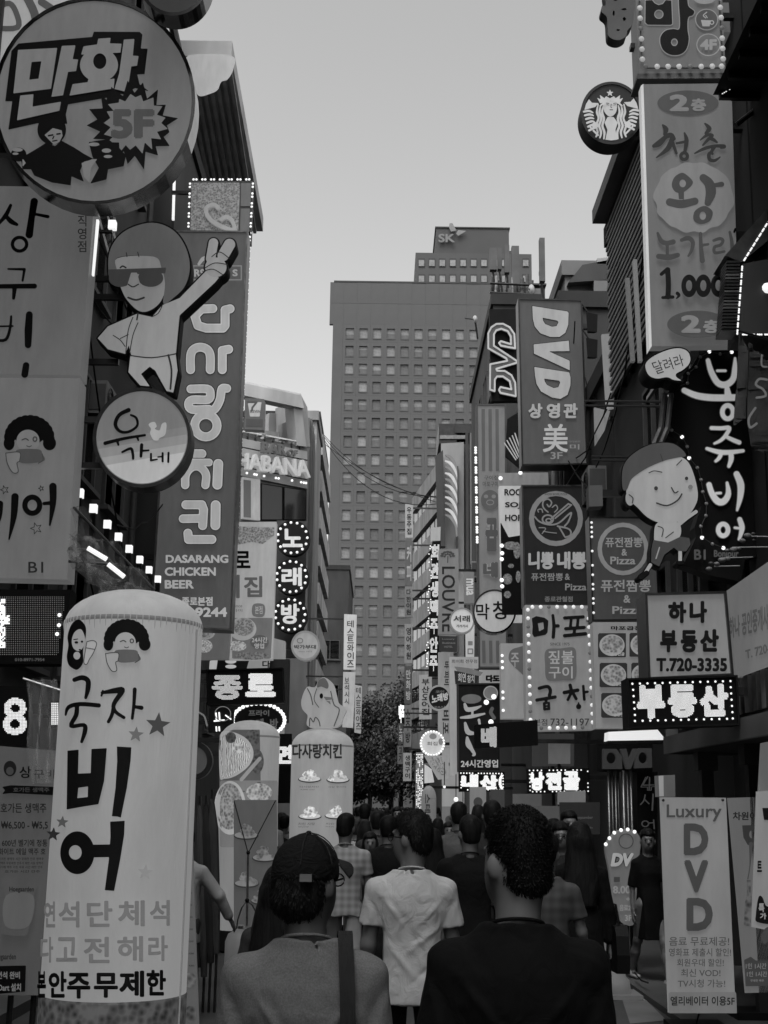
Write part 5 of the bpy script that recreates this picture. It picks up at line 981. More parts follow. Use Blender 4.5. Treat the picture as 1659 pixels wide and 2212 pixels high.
s.ink([Ez(11, 1178, 160, 90, 84)], mat('lit', 128), name='ring'); s.ink([Ez(11, 1178, 160, 82, 76)], mat('lit', 70), name='disc'); s.ink([Gz(11, [(1133, 165), (1210, 168), (1200, 215), (1145, 215)]), Rz(11, 1218, 185, 14, 14, 4), Sz(11, [(1170, 150), (1152, 130), (1178, 105)], 4), Sz(11, [(1182, 148), (1170, 130)], 4)], mat('lit', 150), name='coffee_cup', step=.6)
s.ink([Ez(11, 1160, 0, 84, 42), neg(Gz(11, [(1060, -60), (1260, -60), (1260, 0), (1060, 0)]))], mat('lit', 128), name='ring'); s.ink([Rz(11, 1190, 360, 90, 84, 4)], mat('lit', 132), name='ring', step=.8); lines(s, 11, [('4F', 1125, 318, 1255, 402)], mat('lit', 132), .05)
bp = [(655, 0), (656, 80), (658, 160), (662, 240), (668, 320), (672, 400), (675, 478), (700, 533), (790, 535), (875, 535), (960, 535), (1045, 535), (1132, 535), (1218, 533), (1290, 533), (1302, 475), (1298, 395), (1295, 315), (1292, 235), (1286, 155), (1280, 76), (1276, 0)]
dim = {3, 7, 11, 18}; s.bulbs(Z(11, *[p for i, p in enumerate(bp) if i not in dim]), .034, mat('lit', 175), sq=1); s.bulbs(Z(11, *[p for i, p in enumerate(bp) if i in dim]), .03, mat('lit', 95), 'unlit_bulb')
s.ink([S(Z(11, *[bp[i] for i in (0, 6)]), 1, False), S(Z(11, *[bp[i] for i in (7, 14)]), 1, False), S(Z(11, *[bp[i] for i in (15, 21)]), 1, False)], mat('metal', 110), name='bulb_rail', step=.8, thick=.02, lay=.005); s.arms([(1560, 20), (1562, 140)], WX)
s = Sign('cutout_letter', 'dark cut-out letter sign seen from behind against the sky at the top', 'sign', Plane(13.4), (1325, 104)); s.ink([Gz(11, [(378, -40), (590, -40), (592, 200), (575, 270), (545, 300), (535, 345), (490, 374), (440, 372), (400, 345), (392, 280), (385, 200), (345, 158), (350, 112), (378, 105)], True), neg(Ez(11, 520, 215, 12, 14)), neg(Ez(11, 472, 300, 14, 8)), neg(Ez(11, 452, 62, 16, 14)), neg(Ez(11, 518, 140, 20, 8)), neg(Ez(11, 535, 40, 6, 16)), neg(Ez(11, 438, 170, 8, 22))], mat('paint', 88), name='letter_body', thick=.16, step=1)
MB().box(s.mp(1375, 60).x, s.mp(1380, 60).x+.3, 13.75, 13.85, s.mp(1375, 60).z-.03, s.mp(1375, 60).z+.03).make('bracket', STEEL, s.root)
# --- tavern sign
s = Sign('vertical_sign', 'long grey tavern sign with brush letters and the price 1,000', 'sign', Plane(13.5), (1500, 747)); s.panel([(1390, 182), (1580, 180), (1597, 745), (1408, 748)], mat('lit', 100), .16)
a_ = [s.mp(u, v, .01) for u, v in ((1384, 186), (1389.5, 182), (1407.5, 748), (1402, 757))]; MB().hexa(a_, [p+Vector((0, .14, 0)) for p in a_]).make('white_edge', mat('lit', 195), s.root)
D4, D6 = mat('lit', 48), mat('lit', 62)
s.ink([Ez(11, 1035, 805, 238, 98)], mat('lit', 68), name='oval'); lines(s, 11, [('2', 890, 740, 1040, 870), ('층', 1056, 772, 1175, 870)], mat('lit', 118), .05)
s.ink([Sz(11, [(838, 980, 8), (862, 1012, 20), (852, 1050, 12)]), Sz(11, [(768, 1142, 14), (810, 1120, 24), (860, 1072, 16), (900, 1058, 20), (925, 1085, 14)]), Sz(11, [(915, 1075, 18), (885, 1150, 20), (845, 1190, 14), (788, 1232, 5)]), Sz(11, [(915, 1120, 14), (930, 1160, 12), (944, 1198, 10)])], D4)
s.ink([Sz(11, [(945, 1122, 9), (1000, 1112, 11)]), Sz(11, [(1006, 1042, 7), (1022, 1100, 17), (1008, 1190, 12)]), Rz(11, 1003, 1222, 26, 26, 13)], D4)
s.ink([Sz(11, [(1165, 970, 7), (1198, 1008, 18), (1170, 1045, 10)]), Sz(11, [(1128, 1098, 5), (1180, 1060, 12), (1222, 1062, 12), (1185, 1098, 12), (1148, 1138, 7)]), Sz(11, [(1190, 1085, 9), (1225, 1092, 14), (1258, 1115, 8)])], D4)
s.ink([Sz(11, [(1085, 1202, 6), (1160, 1165, 13), (1240, 1145, 12), (1312, 1148, 16), (1290, 1158, 10)]), Sz(11, [(1238, 1150, 14), (1215, 1190, 12), (1222, 1205, 10)]), Sz(11, [(1222, 1185, 8), (1195, 1210, 14), (1202, 1250, 14), (1240, 1258, 12), (1282, 1230, 5)])], D4)
s.ink([G([(Z(11, (1078+308*math.cos(t*PI/14)*(1+.04*math.sin(t*2.3)), 1545+272*math.sin(t*PI/14)*(1+.035*math.cos(t*3.1))))[0]) for t in range(28)], True)], mat('lit', 118), name='blob')
s.ink([Gz(11, [(970, 1358), (1005, 1360), (1062, 1410), (1065, 1445), (1020, 1490), (975, 1510), (930, 1500), (905, 1450), (925, 1390)], True), neg(Ez(11, 990, 1437, 25, 30)), Gz(11, [(955, 1490), (1000, 1490), (1000, 1560), (960, 1560)]), Sz(11, [(890, 1582, 30), (980, 1598, 32), (1085, 1575, 28)])], D6)
s.ink([Sz(11, [(1150, 1395, 30), (1195, 1440, 38), (1208, 1510, 40), (1185, 1588, 26)]), Sz(11, [(1215, 1455, 14), (1292, 1445, 20)])], D6); s.ink([Gz(11, [(1130, 1620), (1175, 1618), (1222, 1660), (1200, 1730), (1130, 1755), (1075, 1725), (1080, 1660)], True), neg(Ez(11, 1145, 1690, 25, 32))], D6)
s.ink([Sz(12, [(795, 130, 10), (822, 190, 18), (865, 208, 18), (915, 198, 20)]), Sz(12, [(868, 215, 13), (870, 290, 12)]), Sz(12, [(802, 310, 20), (880, 318, 22), (950, 300, 18)])], D6); s.ink([Sz(12, [(980, 185, 14), (1035, 170, 18), (1068, 205, 16), (1055, 270, 12), (1032, 308, 8)])], D6); s.ink([Sz(12, [(1126, 135, 13), (1130, 240, 15), (1140, 345, 20)]), Sz(12, [(1145, 225, 11), (1185, 218, 10)])], D6)
s.ink([Sz(12, [(1228, 190, 11), (1275, 175, 13), (1300, 190, 12), (1280, 225, 12), (1235, 240, 12), (1238, 285, 12), (1310, 275, 10)])], D6); s.ink([Sz(12, [(1352, 125, 10), (1368, 200, 14), (1372, 285, 15)])], D6)
s.ink([Sz(12, [(822, 452, 14), (868, 412, 14)]), Sz(12, [(870, 418, 20), (876, 530, 20), (872, 628, 20)]), Sz(12, [(832, 634, 12), (910, 630, 13)])], BK); s.ink([Sz(12, [(945, 602, 14), (958, 618, 11), (938, 642, 5)])], BK)
for x in (1035, 1145, 1262): s.ink([Ez(12, x, 545, 60, 88), neg(Ez(12, x, 543, 24, 42))], BK)
s.ink([Ez(12, 1100, 845, 236, 106)], mat('lit', 68), name='oval'); lines(s, 12, [('2', 970, 775, 1122, 912), ('층', 1142, 812, 1265, 915)], mat('lit', 118), .05); s.arms([(1570, 260), (1580, 500), (1590, 700)], WX, r=.05)
# --- round coffee emblem
s = disc('round_sign', 'round dark coffee-shop emblem with a long-haired crowned figure against the sky', 'sign', 1320.6, 245.5, 60, 62, 16.2, mat('lit', 48), mat('paint', 40), .28, n=64)
PW = mat('lit', 180); cx = 430
def mir(pts): return [(2*cx+8-p[0],)+tuple(p[1:]) for p in pts]
s.ink([star5(11, 428, 727, 30, 0)], PW, name='star', step=.7); s.ink([Gz(11, [(328, 765), (355, 775), (350, 742), (385, 768), (398, 752), (428, 768), (458, 752), (473, 768), (508, 742), (503, 775), (530, 765), (505, 808), (430, 788), (352, 808)])], PW, name='crown', step=.7)
s.ink([Gz(11, [(378, 805), (430, 797), (478, 805), (480, 860), (462, 895), (430, 912), (400, 895), (380, 860)], True)], PW, name='face', step=.7); s.ink([Gz(11, [(410, 915), (455, 915), (488, 960), (470, 1015), (485, 1092), (438, 1097), (392, 1092), (408, 1015), (385, 960)])], PW, name='torso', step=.7)
for k, (x0, w) in enumerate(((378, 9), (357, 9), (336, 8))):
    P = [(x0-2, 830-k*4, 5), (x0-12, 880, w), (x0+2, 930, w), (x0-10-k*4, 985, w), (x0+6-k*6, 1035, w), (x0+2-k*10, 1085-k*6, 6)]
    for Pm in (P, mir(P)): s.ink([Sz(11, Pm)], PW, name='hair_wave', step=.7)
P = [(430, 803, 6), (400, 803, 7), (375, 815, 7), (350, 835, 6)]
for Pm in (P, mir(P)): s.ink([Sz(11, Pm)], PW, name='hair_wave', step=.7)
for f in (lambda q: q, mir): 
    s.ink([Gz(11, f([(262, 785), (285, 812), (338, 815), (310, 845), (262, 858), (226, 868), (240, 820)]))], PW, name='tail_fin', step=.7)
    for k in range(6): s.ink([Sz(11, f([(222+k*8, 882+k*30, 8), (262+k*6, 876+k*28, 9), (292+k*3, 890+k*24, 5)]))], PW, name='tail_scale', step=.7)
    s.ink([Gz(11, f([(300, 965), (330, 975), (335, 1005), (300, 1025), (278, 990)]))], PW, name='hand', step=.7); s.ink([Sz(11, f([(295, 1035, 7), (330, 1070, 7)])), Sz(11, f([(272, 1010, 7), (282, 1022, 6)]))], PW, name='tail_scale', step=.7)
s.ink([Sz(11, [(392, 830), (412, 832)], 3), Sz(11, [(448, 832), (468, 830)], 3), Sz(11, [(430, 838), (427, 862), (434, 864)], 2.5), Sz(11, [(420, 882), (440, 882)], 3.5), Sz(11, [(395, 842), (410, 845)], 2.5), Sz(11, [(450, 845), (466, 842)], 2.5)], mat('lit', 55), name='facial_line', step=.4)
s.arms([(1375, 270)], 3.8, r=.05, back=.25)
# --- black bubble sign and its chain of bulbs
s = Sign('cutout_sign', 'black cut-out pub sign with white brush letters and a chain of small lamps', 'sign', Plane(13.9), (1540, 1250))
P = Z(12, (1700, 1018), (1420, 1028), (1200, 1030), (1120, 1068), (1062, 1160), (1000, 1215), (985, 1290), (900, 1335), (852, 1400), (840, 1580), (870, 1690))+Z(13, (950, 190), (1010, 340), (1080, 430), (1105, 560), (1140, 700), (1090, 860), (1100, 940), (1000, 1160), (1230, 1245), (1450, 1290), (1480, 1120), (1700, 1050))
s.ink([('p', P)], mat('paint', 18), name='board', thick=.25, step=2.5, lay=-.25); s.k = 1; WL = mat('lit', 188); WE = mat('lit', 95)
def glowl(sh): s.ink(sh, WE, grow=1.5, name='letter_edge'); s.ink(sh, WL, name='lettering')
glowl([Sz(12, [(1190, 1112, 16), (1215, 1200, 21), (1265, 1285, 23), (1330, 1300, 24), (1385, 1255, 22), (1398, 1170, 18), (1400, 1095, 8)]), Sz(12, [(1262, 1192), (1325, 1192)], 9), Sz(12, [(1335, 1310, 15), (1345, 1380, 26)]), Sz(12, [(1005, 1345, 20), (1100, 1385, 24), (1230, 1402, 25), (1420, 1400, 24)])])
glowl([Rz(12, 1342, 1515, 42, 52, 17)]); glowl([Sz(13, [(1215, 98, 14), (1290, 100, 14), (1352, 98, 15), (1325, 155, 14), (1285, 195, 12), (1238, 218, 8)]), Sz(13, [(1320, 160, 12), (1380, 190, 15), (1430, 210, 16)]), Sz(13, [(1180, 258, 12), (1300, 288, 18), (1460, 275, 12)]), Sz(13, [(1292, 290, 15), (1275, 330, 14), (1248, 355, 10)]), Sz(13, [(1365, 290, 18), (1368, 340, 18), (1350, 395, 12)])])
glowl([Sz(13, [(1195, 540, 20), (1218, 610, 22), (1262, 668, 25), (1310, 668, 24), (1345, 610, 20), (1335, 525, 10)]), Sz(13, [(1250, 606), (1285, 604)], 9)]); glowl([Sz(13, [(1408, 458, 22), (1440, 540, 26), (1435, 640, 20), (1412, 738, 8)])]); glowl([Rz(13, 1302, 892, 38, 46, 17)]); glowl([Sz(13, [(1392, 876), (1425, 880)], 9), Sz(13, [(1430, 812, 18), (1447, 870, 20), (1440, 920, 15), (1425, 965, 10)])])
lines(s, 13, [('B1', 1075, 1045, 1165, 1125), ('Bonjour', 1228, 1050, 1420, 1120)], mat('lit', 75), .03)
cp = Z(12, (1365, 1058), (1275, 1075), (1192, 1055), (1122, 1098), (1090, 1175), (1028, 1225), (1022, 1300), (937, 1333), (885, 1398), (878, 1490), (875, 1585), (900, 1665))+Z(13, (980, 175), (1020, 250), (1035, 338), (1098, 413), (1127, 507), (1140, 600), (1168, 692), (1165, 785), (1125, 868), (1135, 955), (1215, 1005), (1300, 1035))
lit = {0, 2, 8, 12, 14, 21, 23}; s.bulbs([p for i, p in enumerate(cp) if i in lit], .022, mat('glow', 245), 'lamp'); s.bulbs([p for i, p in enumerate(cp) if i not in lit], .02, mat('paint', 150), 'unlit_lamp')
MB().tube([s.mp(u, v, .07) for u, v in cp], .005, 5).make('cable', mat('paint', 60), s.root); s.arms([(1590, 900), (1590, 1100)], WX)
# speech bubble
s = Sign('speech_bubble_sign', 'small tilted speech bubble sign with thin brush letters', 'sign', Plane(13.3), (1440, 828)); bb = Gz(12, [(700, 1145), (750, 1085), (860, 1032), (960, 1012), (1030, 1035), (1056, 1090), (1045, 1140), (1000, 1185), (948, 1215), (950, 1240), (992, 1270), (925, 1266), (872, 1245), (790, 1255), (725, 1225)], True)
s.ink([bb], mat('paint', 15), grow=2.5, thick=.3, name='board', lay=-.3, step=1.2); s.k = 0; s.ink([bb], mat('lit', 158), grow=-1, name='face'); s.text('달려라', None, mat('lit', 40), .0, q=Z(12, (748, 1125), (985, 1062), (1010, 1150), (790, 1222)))
for u in (1436, 1450): MB().tube([at(u, 850, 13.5), at(u-8, 925, 13.5), at(u-35, 990, 13.5)], .03, 7).make('bent_pipe', mat('metal', 120), s.root)
p = s.mp(1440, 800, -.3); MB().box(p.x-.02, p.x+.02, p.y, 14.3, p.z-.02, p.z+.02).make('bracket', STEEL, s.root)
# cut-out boy
s = Sign('figure_board', 'cut-out sign of a short-haired cartoon boy kicking one leg', 'sign', Plane(13.1), (1430, 1243)); head = Gz(13, [(556, 570), (600, 440), (700, 345), (850, 300), (985, 320), (1060, 400), (1112, 600), (1080, 720), (990, 810), (850, 837), (730, 795), (640, 710), (575, 650)], True)
cap = Gz(13, [(525, 560), (530, 400), (610, 295), (750, 222), (900, 213), (985, 260), (1018, 312), (955, 325), (850, 350), (730, 400), (640, 455), (590, 500), (558, 575)], True)
shirt = Gz(13, [(800, 830), (960, 830), (975, 935), (890, 985), (790, 985), (772, 930)], True); arm = Sz(13, [(965, 840, 18), (1030, 790, 15), (1098, 745, 14)]); pants = Gz(13, [(765, 965), (880, 985), (975, 940), (1045, 950), (1055, 1000), (1020, 1055), (955, 1050), (925, 1025), (850, 1080), (812, 1172), (748, 1140), (750, 1040)])
leg = [Sz(13, [(742, 1160), (708, 1215)], 14), Sz(13, [(974, 1055), (974, 1130)], 14)]; shoe = [Sz(13, [(712, 1220), (668, 1255)], 17), Sz(13, [(965, 1142), (990, 1142)], 14)]
s.ink([head, cap, shirt, arm, pants]+leg+shoe+[Ez(13, 575, 640, 35, 60)], mat('paint', 14), grow=2.2, name='board', thick=.18, lay=-.18, step=1.6)
for sh, m_, n_, ly in (([head], mat('lit', 148), 'face', .006), ([Ez(13, 585, 640, 36, 58)], mat('lit', 142), 'ear', .009), ([cap], mat('lit', 66), 'hair', .012), ([shirt, arm], mat('lit', 150), 'shirt', .004), ([pants], mat('lit', 60), 'trousers', .010), (leg, mat('lit', 150), 'leg', .007), (shoe, mat('paint', 25), 'shoe', .013)): s.ink(sh, m_, name=n_, lay=ly)
s.ink([Sz(13, [(730, 445), (770, 430), (830, 440)], 4), Sz(13, [(945, 385), (985, 345)], 4), Ez(13, 785, 565, 15, 16), Ez(13, 1022, 488, 13, 14), Sz(13, [(905, 560), (930, 600), (955, 590)], 5), Sz(13, [(790, 680), (870, 700), (950, 660), (985, 610)], 6), Sz(13, [(575, 615), (605, 640), (600, 680)], 4), Sz(13, [(820, 300), (838, 355)], 3), Sz(13, [(800, 860), (840, 880), (830, 940)], 4), Sz(13, [(860, 950), (920, 905)], 4)], mat('lit', 50), name='line_drawing', step=.5, lay=.018)
s.ink([Sz(13, [(785, 1110), (812, 1025)], 5)], mat('lit', 140), name='stripe', step=.7, lay=.016); s.ink([Ez(13, 1052, 555, 18, 18)], mat('lit', 105), name='cheek', step=.7, lay=.018); p = s.mp(1430, 1000, -.18); MB().box(p.x-.03, p.x+.03, p.y, 14.2, p.z-.03, p.z+.03).make('bracket', STEEL, s.root)
t = thing('wall_box', 'grey junction box on a dark bracket left of the cartoon boy', 'box', at(1287, 1120, 14.6)); 
for q_, m_ in ((Z(13, (262, 540), (370, 535), (375, 700), (268, 705)), mat('paint', 95)),): a_ = [Plane(14.6)(*p) for p in q_]; MB().hexa(a_, [p+Vector((0, .2, 0)) for p in a_]).make('case', m_, t)
MB().box(a_[1].x, WX, 14.7, 14.78, a_[0].z-.1, a_[0].z-.02).make('bracket', STEEL, t)
# toy figures on wires
t = thing('hanging_ornament', 'cluster of small toy figures strung on wires below the pub sign', 'ornament', at(1610, 1270, 12.6)); cl_ = [(1500, 930, 26), (1545, 915, 14), (1460, 970, 22), (1390, 1040, 26), (1430, 1030, 18), (1340, 1045, 16), (1300, 1120, 26), (1345, 1110, 20), (1260, 1150, 20), (1200, 1190, 22), (1215, 1145, 15), (1548, 965, 10)]
for x, y, r in cl_: p = at(*Z(13, (x, y))[0], 12.6); MB().ball(p, r*.2776/2820*13.2, 8, 6, (1.2, .8, .8)).make('figure', mat('paint', 110 if r > 15 else 70), t, smooth=True)
for y0, y1, x0, x1 in ((935, 940, 1490, 1750), (1022, 1018, 1380, 1750), (1105, 1098, 1300, 1540), (1170, 1166, 1240, 1440)): MB().tube([at(*Z(13, (x0, y0))[0], 12.6), at(*Z(13, (x1, y1))[0], 12.6)], .006, 5).make('wire', mat('paint', 150), t)
# cloth flags
for i, (P, g, nm, ls) in enumerate((([(1428, 900), (1465, 905), (1500, 1050), (1505, 1300), (1488, 1560), (1390, 1622), (1402, 1440), (1425, 1300)], 52, 'plain dark cloth flag hanging at the right of the pub sign', ()), ([(1500, 960), (1600, 1060), (1750, 1160), (1750, 1700), (1650, 1850), (1520, 1780), (1500, 1560), (1512, 1300)], 42, 'dark cloth flag with pale curved letters at the right edge', (([(1640, 1270), (1580, 1265), (1555, 1310), (1610, 1345), (1630, 1395), (1560, 1410)], 9), ([(1550, 1490), (1500, 1570), (1510, 1640), (1560, 1610)], 9), ([(1600, 1080), (1600, 1160), (1640, 1170)], 7))))):
    s = Sign('cloth_flag', nm, 'flag', Plane(12.8-.25*i), Z(12, (1500, 1600))[0], 'cloth flags'); V, Fc = contour([Gz(12, P)], 3)
    mesh('cloth', [s.mp(u, v, .03*math.sin(u*.22+v*.03)+.02*math.sin(u*.5)) for u, v in V], Fc, mat('fabric', g+18), s.root)
    for L_, w in ls: s.k = 14; s.ink([Sz(12, L_, w)], mat('lit', 95), step=.8)
    MB().tube([s.mp(*Z(12, (1430, 880))[0]), s.mp(*Z(12, (1900, 1010))[0])], .012, 6).make('pole', STEEL, s.root)
# --- kiosk-like box with ribbed side and light dashes at the right edge
s = Sign('ribbed_box', 'dark box with a ribbed metal side and light dashes at the right edge', 'box', Plane(12.9), (1630, 722)); s.panel([(1604, 570), (1720, 548), (1720, 724), (1598, 722)], mat('paint', 45), .5)
for k in range(22):
    v = 563+k*7.1; u0 = 1570-k*.55; s.panel([(u0, v), (1599-k*.25, v), (1599-k*.25, v+4.2), (u0, v+4.2)], mat('metal', 120 if k in (4, 5, 9, 12, 13, 14) else 70), .25, 'rib')
s.panel([(1566, 552), (1602, 566), (1720, 470), (1720, 380), (1640, 440)][:4], mat('metal', 95), .5, 'sloping_roof')
def dashes(P, n, r=.011): s.bulbs([p for k, p in enumerate(along(P, n)) if k % 4 > 0], r, mat('glow', 215), 'light_dash')
dashes([(1603, 573), (1592, 722)], 40); dashes([(1605, 566), (1659, 480)], 34); dashes([(1600, 724), (1700, 724)], 26); s.bulbs([(1656, 625)], .06, mat('glow', 215), 'lamp'); MB().box(s.mp(1720, 600).x-.1, 4.05, 12.9, 13.3, s.mp(1600, 640).z-.1, s.mp(1600, 640).z+.1).make('bracket', STEEL, s.root)
s = Sign('light_strip', 'light dashes under the edge of the dark eave at the upper right', 'light strip', Plane(12.9), (1600, 190)); s.bulbs([p for k, p in enumerate(along(Z(11, (1290, 745), (1400, 680), (1540, 600), (1640, 540)), 26)) if k % 4], .012, mat('glow', 215), 'light_dash'); MB().tube([s.mp(*Z(11, p)[0]) for p in ((1290, 750), (1700, 510))], .02).make('rail', STEEL, s.root)
s = Sign('vertical_sign', 'narrow plain sign panel beside the fat-letter sign at the top', 'sign', Plane(13.9), (1640, 70)); s.panel(Z(11, (1305, 20), (1385, 20), (1395, 250), (1310, 250)), mat('lit', 88), .3); s.arms(Z(11, (1380, 200)), WX)
# --- film-room sign
s = Sign('vertical_sign', 'tall dark grey sign with DVD turned sideways and 3F at its foot', 'sign', Plane(24), (1195, 1002)); s.panel([(1122, 648), (1254, 651), (1266, 1001), (1130, 1003)], mat('lit', 72), .4, frame=mat('metal', 60), fw=.03)
LV = mat('lit', 150); hol = lambda P: neg(Gz(18, P))
for sh in ([Gz(18, [(915, 345), (1335, 410), (1350, 425), (1345, 570), (1310, 665), (1240, 715), (1130, 715), (1010, 670), (945, 590), (922, 500)]), hol([(1040, 485), (1215, 520), (1228, 540), (1205, 585), (1150, 592), (1070, 560), (1044, 520)])],
           [Gz(18, [(930, 805), (1352, 760), (1360, 885), (1112, 888), (1362, 1000), (1362, 1115), (935, 915)])],
           [Gz(18, [(938, 1075), (1355, 1140), (1372, 1200), (1370, 1300), (1335, 1410), (1250, 1458), (1150, 1440), (1020, 1370), (965, 1280), (947, 1180)]), hol([(1058, 1215), (1235, 1240), (1248, 1260), (1225, 1318), (1170, 1328), (1090, 1290), (1064, 1250)])]):
    s.ink(sh, BK, grow=1.3, name='letter_edge', step=1); s.ink(sh, LV, step=1)
for ch_, x0, x1 in (('상', 868, 1035), ('영', 1085, 1245), ('관', 1285, 1455)): (a, b), (c, d) = Z(18, (x0, 1512), (x1, 1690)); s.text(ch_, (a, b, c, d), mat('lit', 150), .05, outline=BK, ob=.09)
s.text('美', (1172, 917, 1226, 978), mat('lit', 165), .02); lines(s, 9, [('3F', 1288, 140, 1390, 200), ('미', 1450, 75, 1530, 120)], mat('lit', 120), .02); lines(s, 9, [('다다비미', 1440, 45, 1535, 62)], mat('lit', 110), .01)
s.arms([(1240, 700), (1250, 960)], 3.95, r=.05)
for v in (700, 755): p = at(1276, v, 23.5); t = thing('floodlight', 'black floodlight hanging right of the sideways letters, %s of two' % ('upper' if v == 700 else 'lower'), 'lamp', p, 'floodlights beside the film-room sign'); MB().hexa([p+Vector(q) for q in ((-.08, -.1, -.18), (.1, -.1, -.2), (.12, -.1, .16), (-.1, -.1, .2))], [p+Vector(q) for q in ((-.05, .1, -.15), (.08, .1, -.15), (.08, .1, .12), (-.06, .1, .15))]).make('housing', mat('paint', 22), t); MB().tube([p+Vector((0, 0, .17)), p+Vector((-.15, 0, .4))], .015, 5).make('arm', STEEL, t)
t = thing('overhead_pipe', 'pair of dark pipes running from the film-room sign to the pub sign', 'pipe', at(1350, 870, 16))
for v in (866, 876): MB().tube([at(1264, v, 20), at(1462, v+2, 14.5)], .02, 6).make('pipe', mat('paint', 15), t)
t = thing('overhead_pipe', 'lower pair of dark pipes beside the film-room sign', 'pipe', at(1320, 990, 16))
for v in (986, 994): MB().tube([at(1280, v, 20), at(1390, v+2, 17)], .02, 6).make('pipe', mat('paint', 15), t)
# --- noodle and pizza signs
s = Sign('vertical_sign', 'black sign with a ringed bowl emblem over pale letters and Pizza', 'sign', Plane(23.8), (1200, 1305)); s.panel(Z(9, (1060, 425), (1592, 425), (1618, 1408), (1082, 1408)), mat('lit', 32), .4, frame=mat('metal', 80), fw=.03)
EM = mat('lit', 112); s.ink([Rz(9, 1337, 693, 205, 210, 21)], EM, name='ring'); 
s.text('SNOW BOWL PIZZA', (*Z(9, (1240, 480))[0], *Z(9, (1430, 498))[0]), mat('lit', 60), .02)
s.ink([Sz(9, [(1160, 680), (1200, 720), (1280, 745), (1360, 730), (1440, 660), (1465, 650), (1440, 720), (1410, 755)], 7), Rz(9, 1268, 700, 45, 36, 7), Rz(9, 1275, 710, 22, 16, 6), Sz(9, [(1330, 690), (1465, 580)], 7), Sz(9, [(1300, 690), (1440, 570)], 7), Sz(9, [(1440, 570), (1465, 580)], 6), Gz(9, [(1350, 755), (1365, 755), (1420, 850), (1405, 850)]), Sz(9, [(1350, 757), (1430, 775), (1460, 800), (1455, 835), (1415, 850)], 7), Sz(9, [(1270, 640), (1230, 600), (1230, 550), (1270, 530), (1300, 560), (1280, 595), (1262, 575)], 6), Sz(9, [(1190, 640), (1185, 620), (1215, 615), (1225, 640)], 5), Sz(9, [(1305, 600), (1335, 580), (1350, 610), (1325, 640)], 5), Sz(9, [(1195, 770), (1250, 775), (1220, 820)], 4), Sz(9, [(1230, 800), (1290, 810), (1340, 815)], 4)], EM, name='bowl_drawing', step=.7)
lines(s, 9, [('니뽕', 1105, 970, 1320, 1118), ('내뽕', 1345, 970, 1590, 1118)], mat('lit', 150), .05); lines(s, 9, [('퓨전짬뽕', 1128, 1150, 1395, 1215), ('&', 1410, 1155, 1452, 1208), ('Pizza', 1412, 1238, 1590, 1296)], mat('lit', 118), .02); lines(s, 9, [('종로관철점', 1240, 1345, 1475, 1392)], mat('lit', 100), .03); s.arms([(1262, 1090), (1268, 1270)], 4.0, r=.05)
s = Sign('bulb_framed_sign', 'pale grill restaurant sign in bulbs with thick brush letters and a stamp', 'sign', Plane(22.8), (1208, 1580)); s.panel(Z(10, (1130, 80), (1628, 84), (1660, 1028), (1140, 1040)), mat('lit', 124), .4)
s.ink([Gz(10, [(1182, 182), (1215, 165), (1280, 178), (1308, 200), (1302, 290), (1285, 308), (1200, 325), (1185, 300), (1188, 240)]), neg(Gz(10, [(1228, 220), (1270, 212), (1274, 262), (1238, 282)]))], BK); s.ink([Sz(10, [(1342, 160, 11), (1350, 240, 13), (1345, 325, 13)]), Sz(10, [(1355, 240), (1382, 240)], 13)], BK)
s.ink([Sz(10, [(1432, 180), (1572, 172)], 13), Sz(10, [(1482, 185), (1475, 250)], 11), Sz(10, [(1534, 182), (1528, 245)], 11), Sz(10, [(1440, 262), (1580, 252)], 13), Sz(10, [(1508, 262), (1502, 310)], 12), Sz(10, [(1432, 315), (1590, 300)], 14)], BK)
s.ink([Gz(10, [(1290, 425), (1400, 412), (1505, 408), (1520, 500), (1512, 640), (1420, 655), (1300, 650), (1282, 540)], True)], mat('lit', 88), name='stamp'); lines(s, 10, [('짚불', 1308, 428, 1500, 530), ('구이', 1310, 548, 1492, 640)], mat('lit', 150), .02); lines(s, 10, [('SINCE 1975', 1322, 368, 1468, 390)], mat('lit', 70), .02)
s.ink([Sz(10, [(1238, 715), (1300, 702), (1322, 730), (1315, 770)], 13), Sz(10, [(1220, 805), (1358, 782)], 13), Sz(10, [(1290, 790), (1290, 825)], 11), Sz(10, [(1275, 830), (1277, 875), (1312, 872), (1310, 828)], 10, False), Sz(10, [(1278, 852), (1310, 850)], 7)], BK)
s.ink([Sz(10, [(1472, 692), (1480, 725)], 13), Sz(10, [(1428, 748), (1530, 730)], 14), Sz(10, [(1485, 740), (1455, 802)], 11), Sz(10, [(1490, 745), (1518, 795)], 12), Sz(10, [(1572, 698, 10), (1580, 800, 11)]), Sz(10, [(1582, 745), (1605, 742)], 10), Ez(10, 1537, 855, 20, 20), Gz(10, [(1522, 850), (1537, 815), (1552, 850)])], BK); lines(s, 10, [('본점', 1198, 948, 1298, 998), ('732-1197', 1322, 945, 1618, 1000)], mat('lit', 48), .01)
bl = along(Z(10, (1150, 120), (1172, 1020)), 15)+along(Z(10, (1185, 98), (1560, 98)), 7)+along(Z(10, (1610, 120), (1642, 975)), 14)+along(Z(10, (1190, 1020), (1565, 1014)), 7)
s.bulbs([p for i, p in enumerate(bl) if i % 5 != 2], .034, mat('glow', 178)); s.bulbs([p for i, p in enumerate(bl) if i % 5 == 2], .034, mat('lit', 90), 'unlit_bulb'); s.arms([(1275, 1350), (1282, 1540)], 4.0, r=.05)
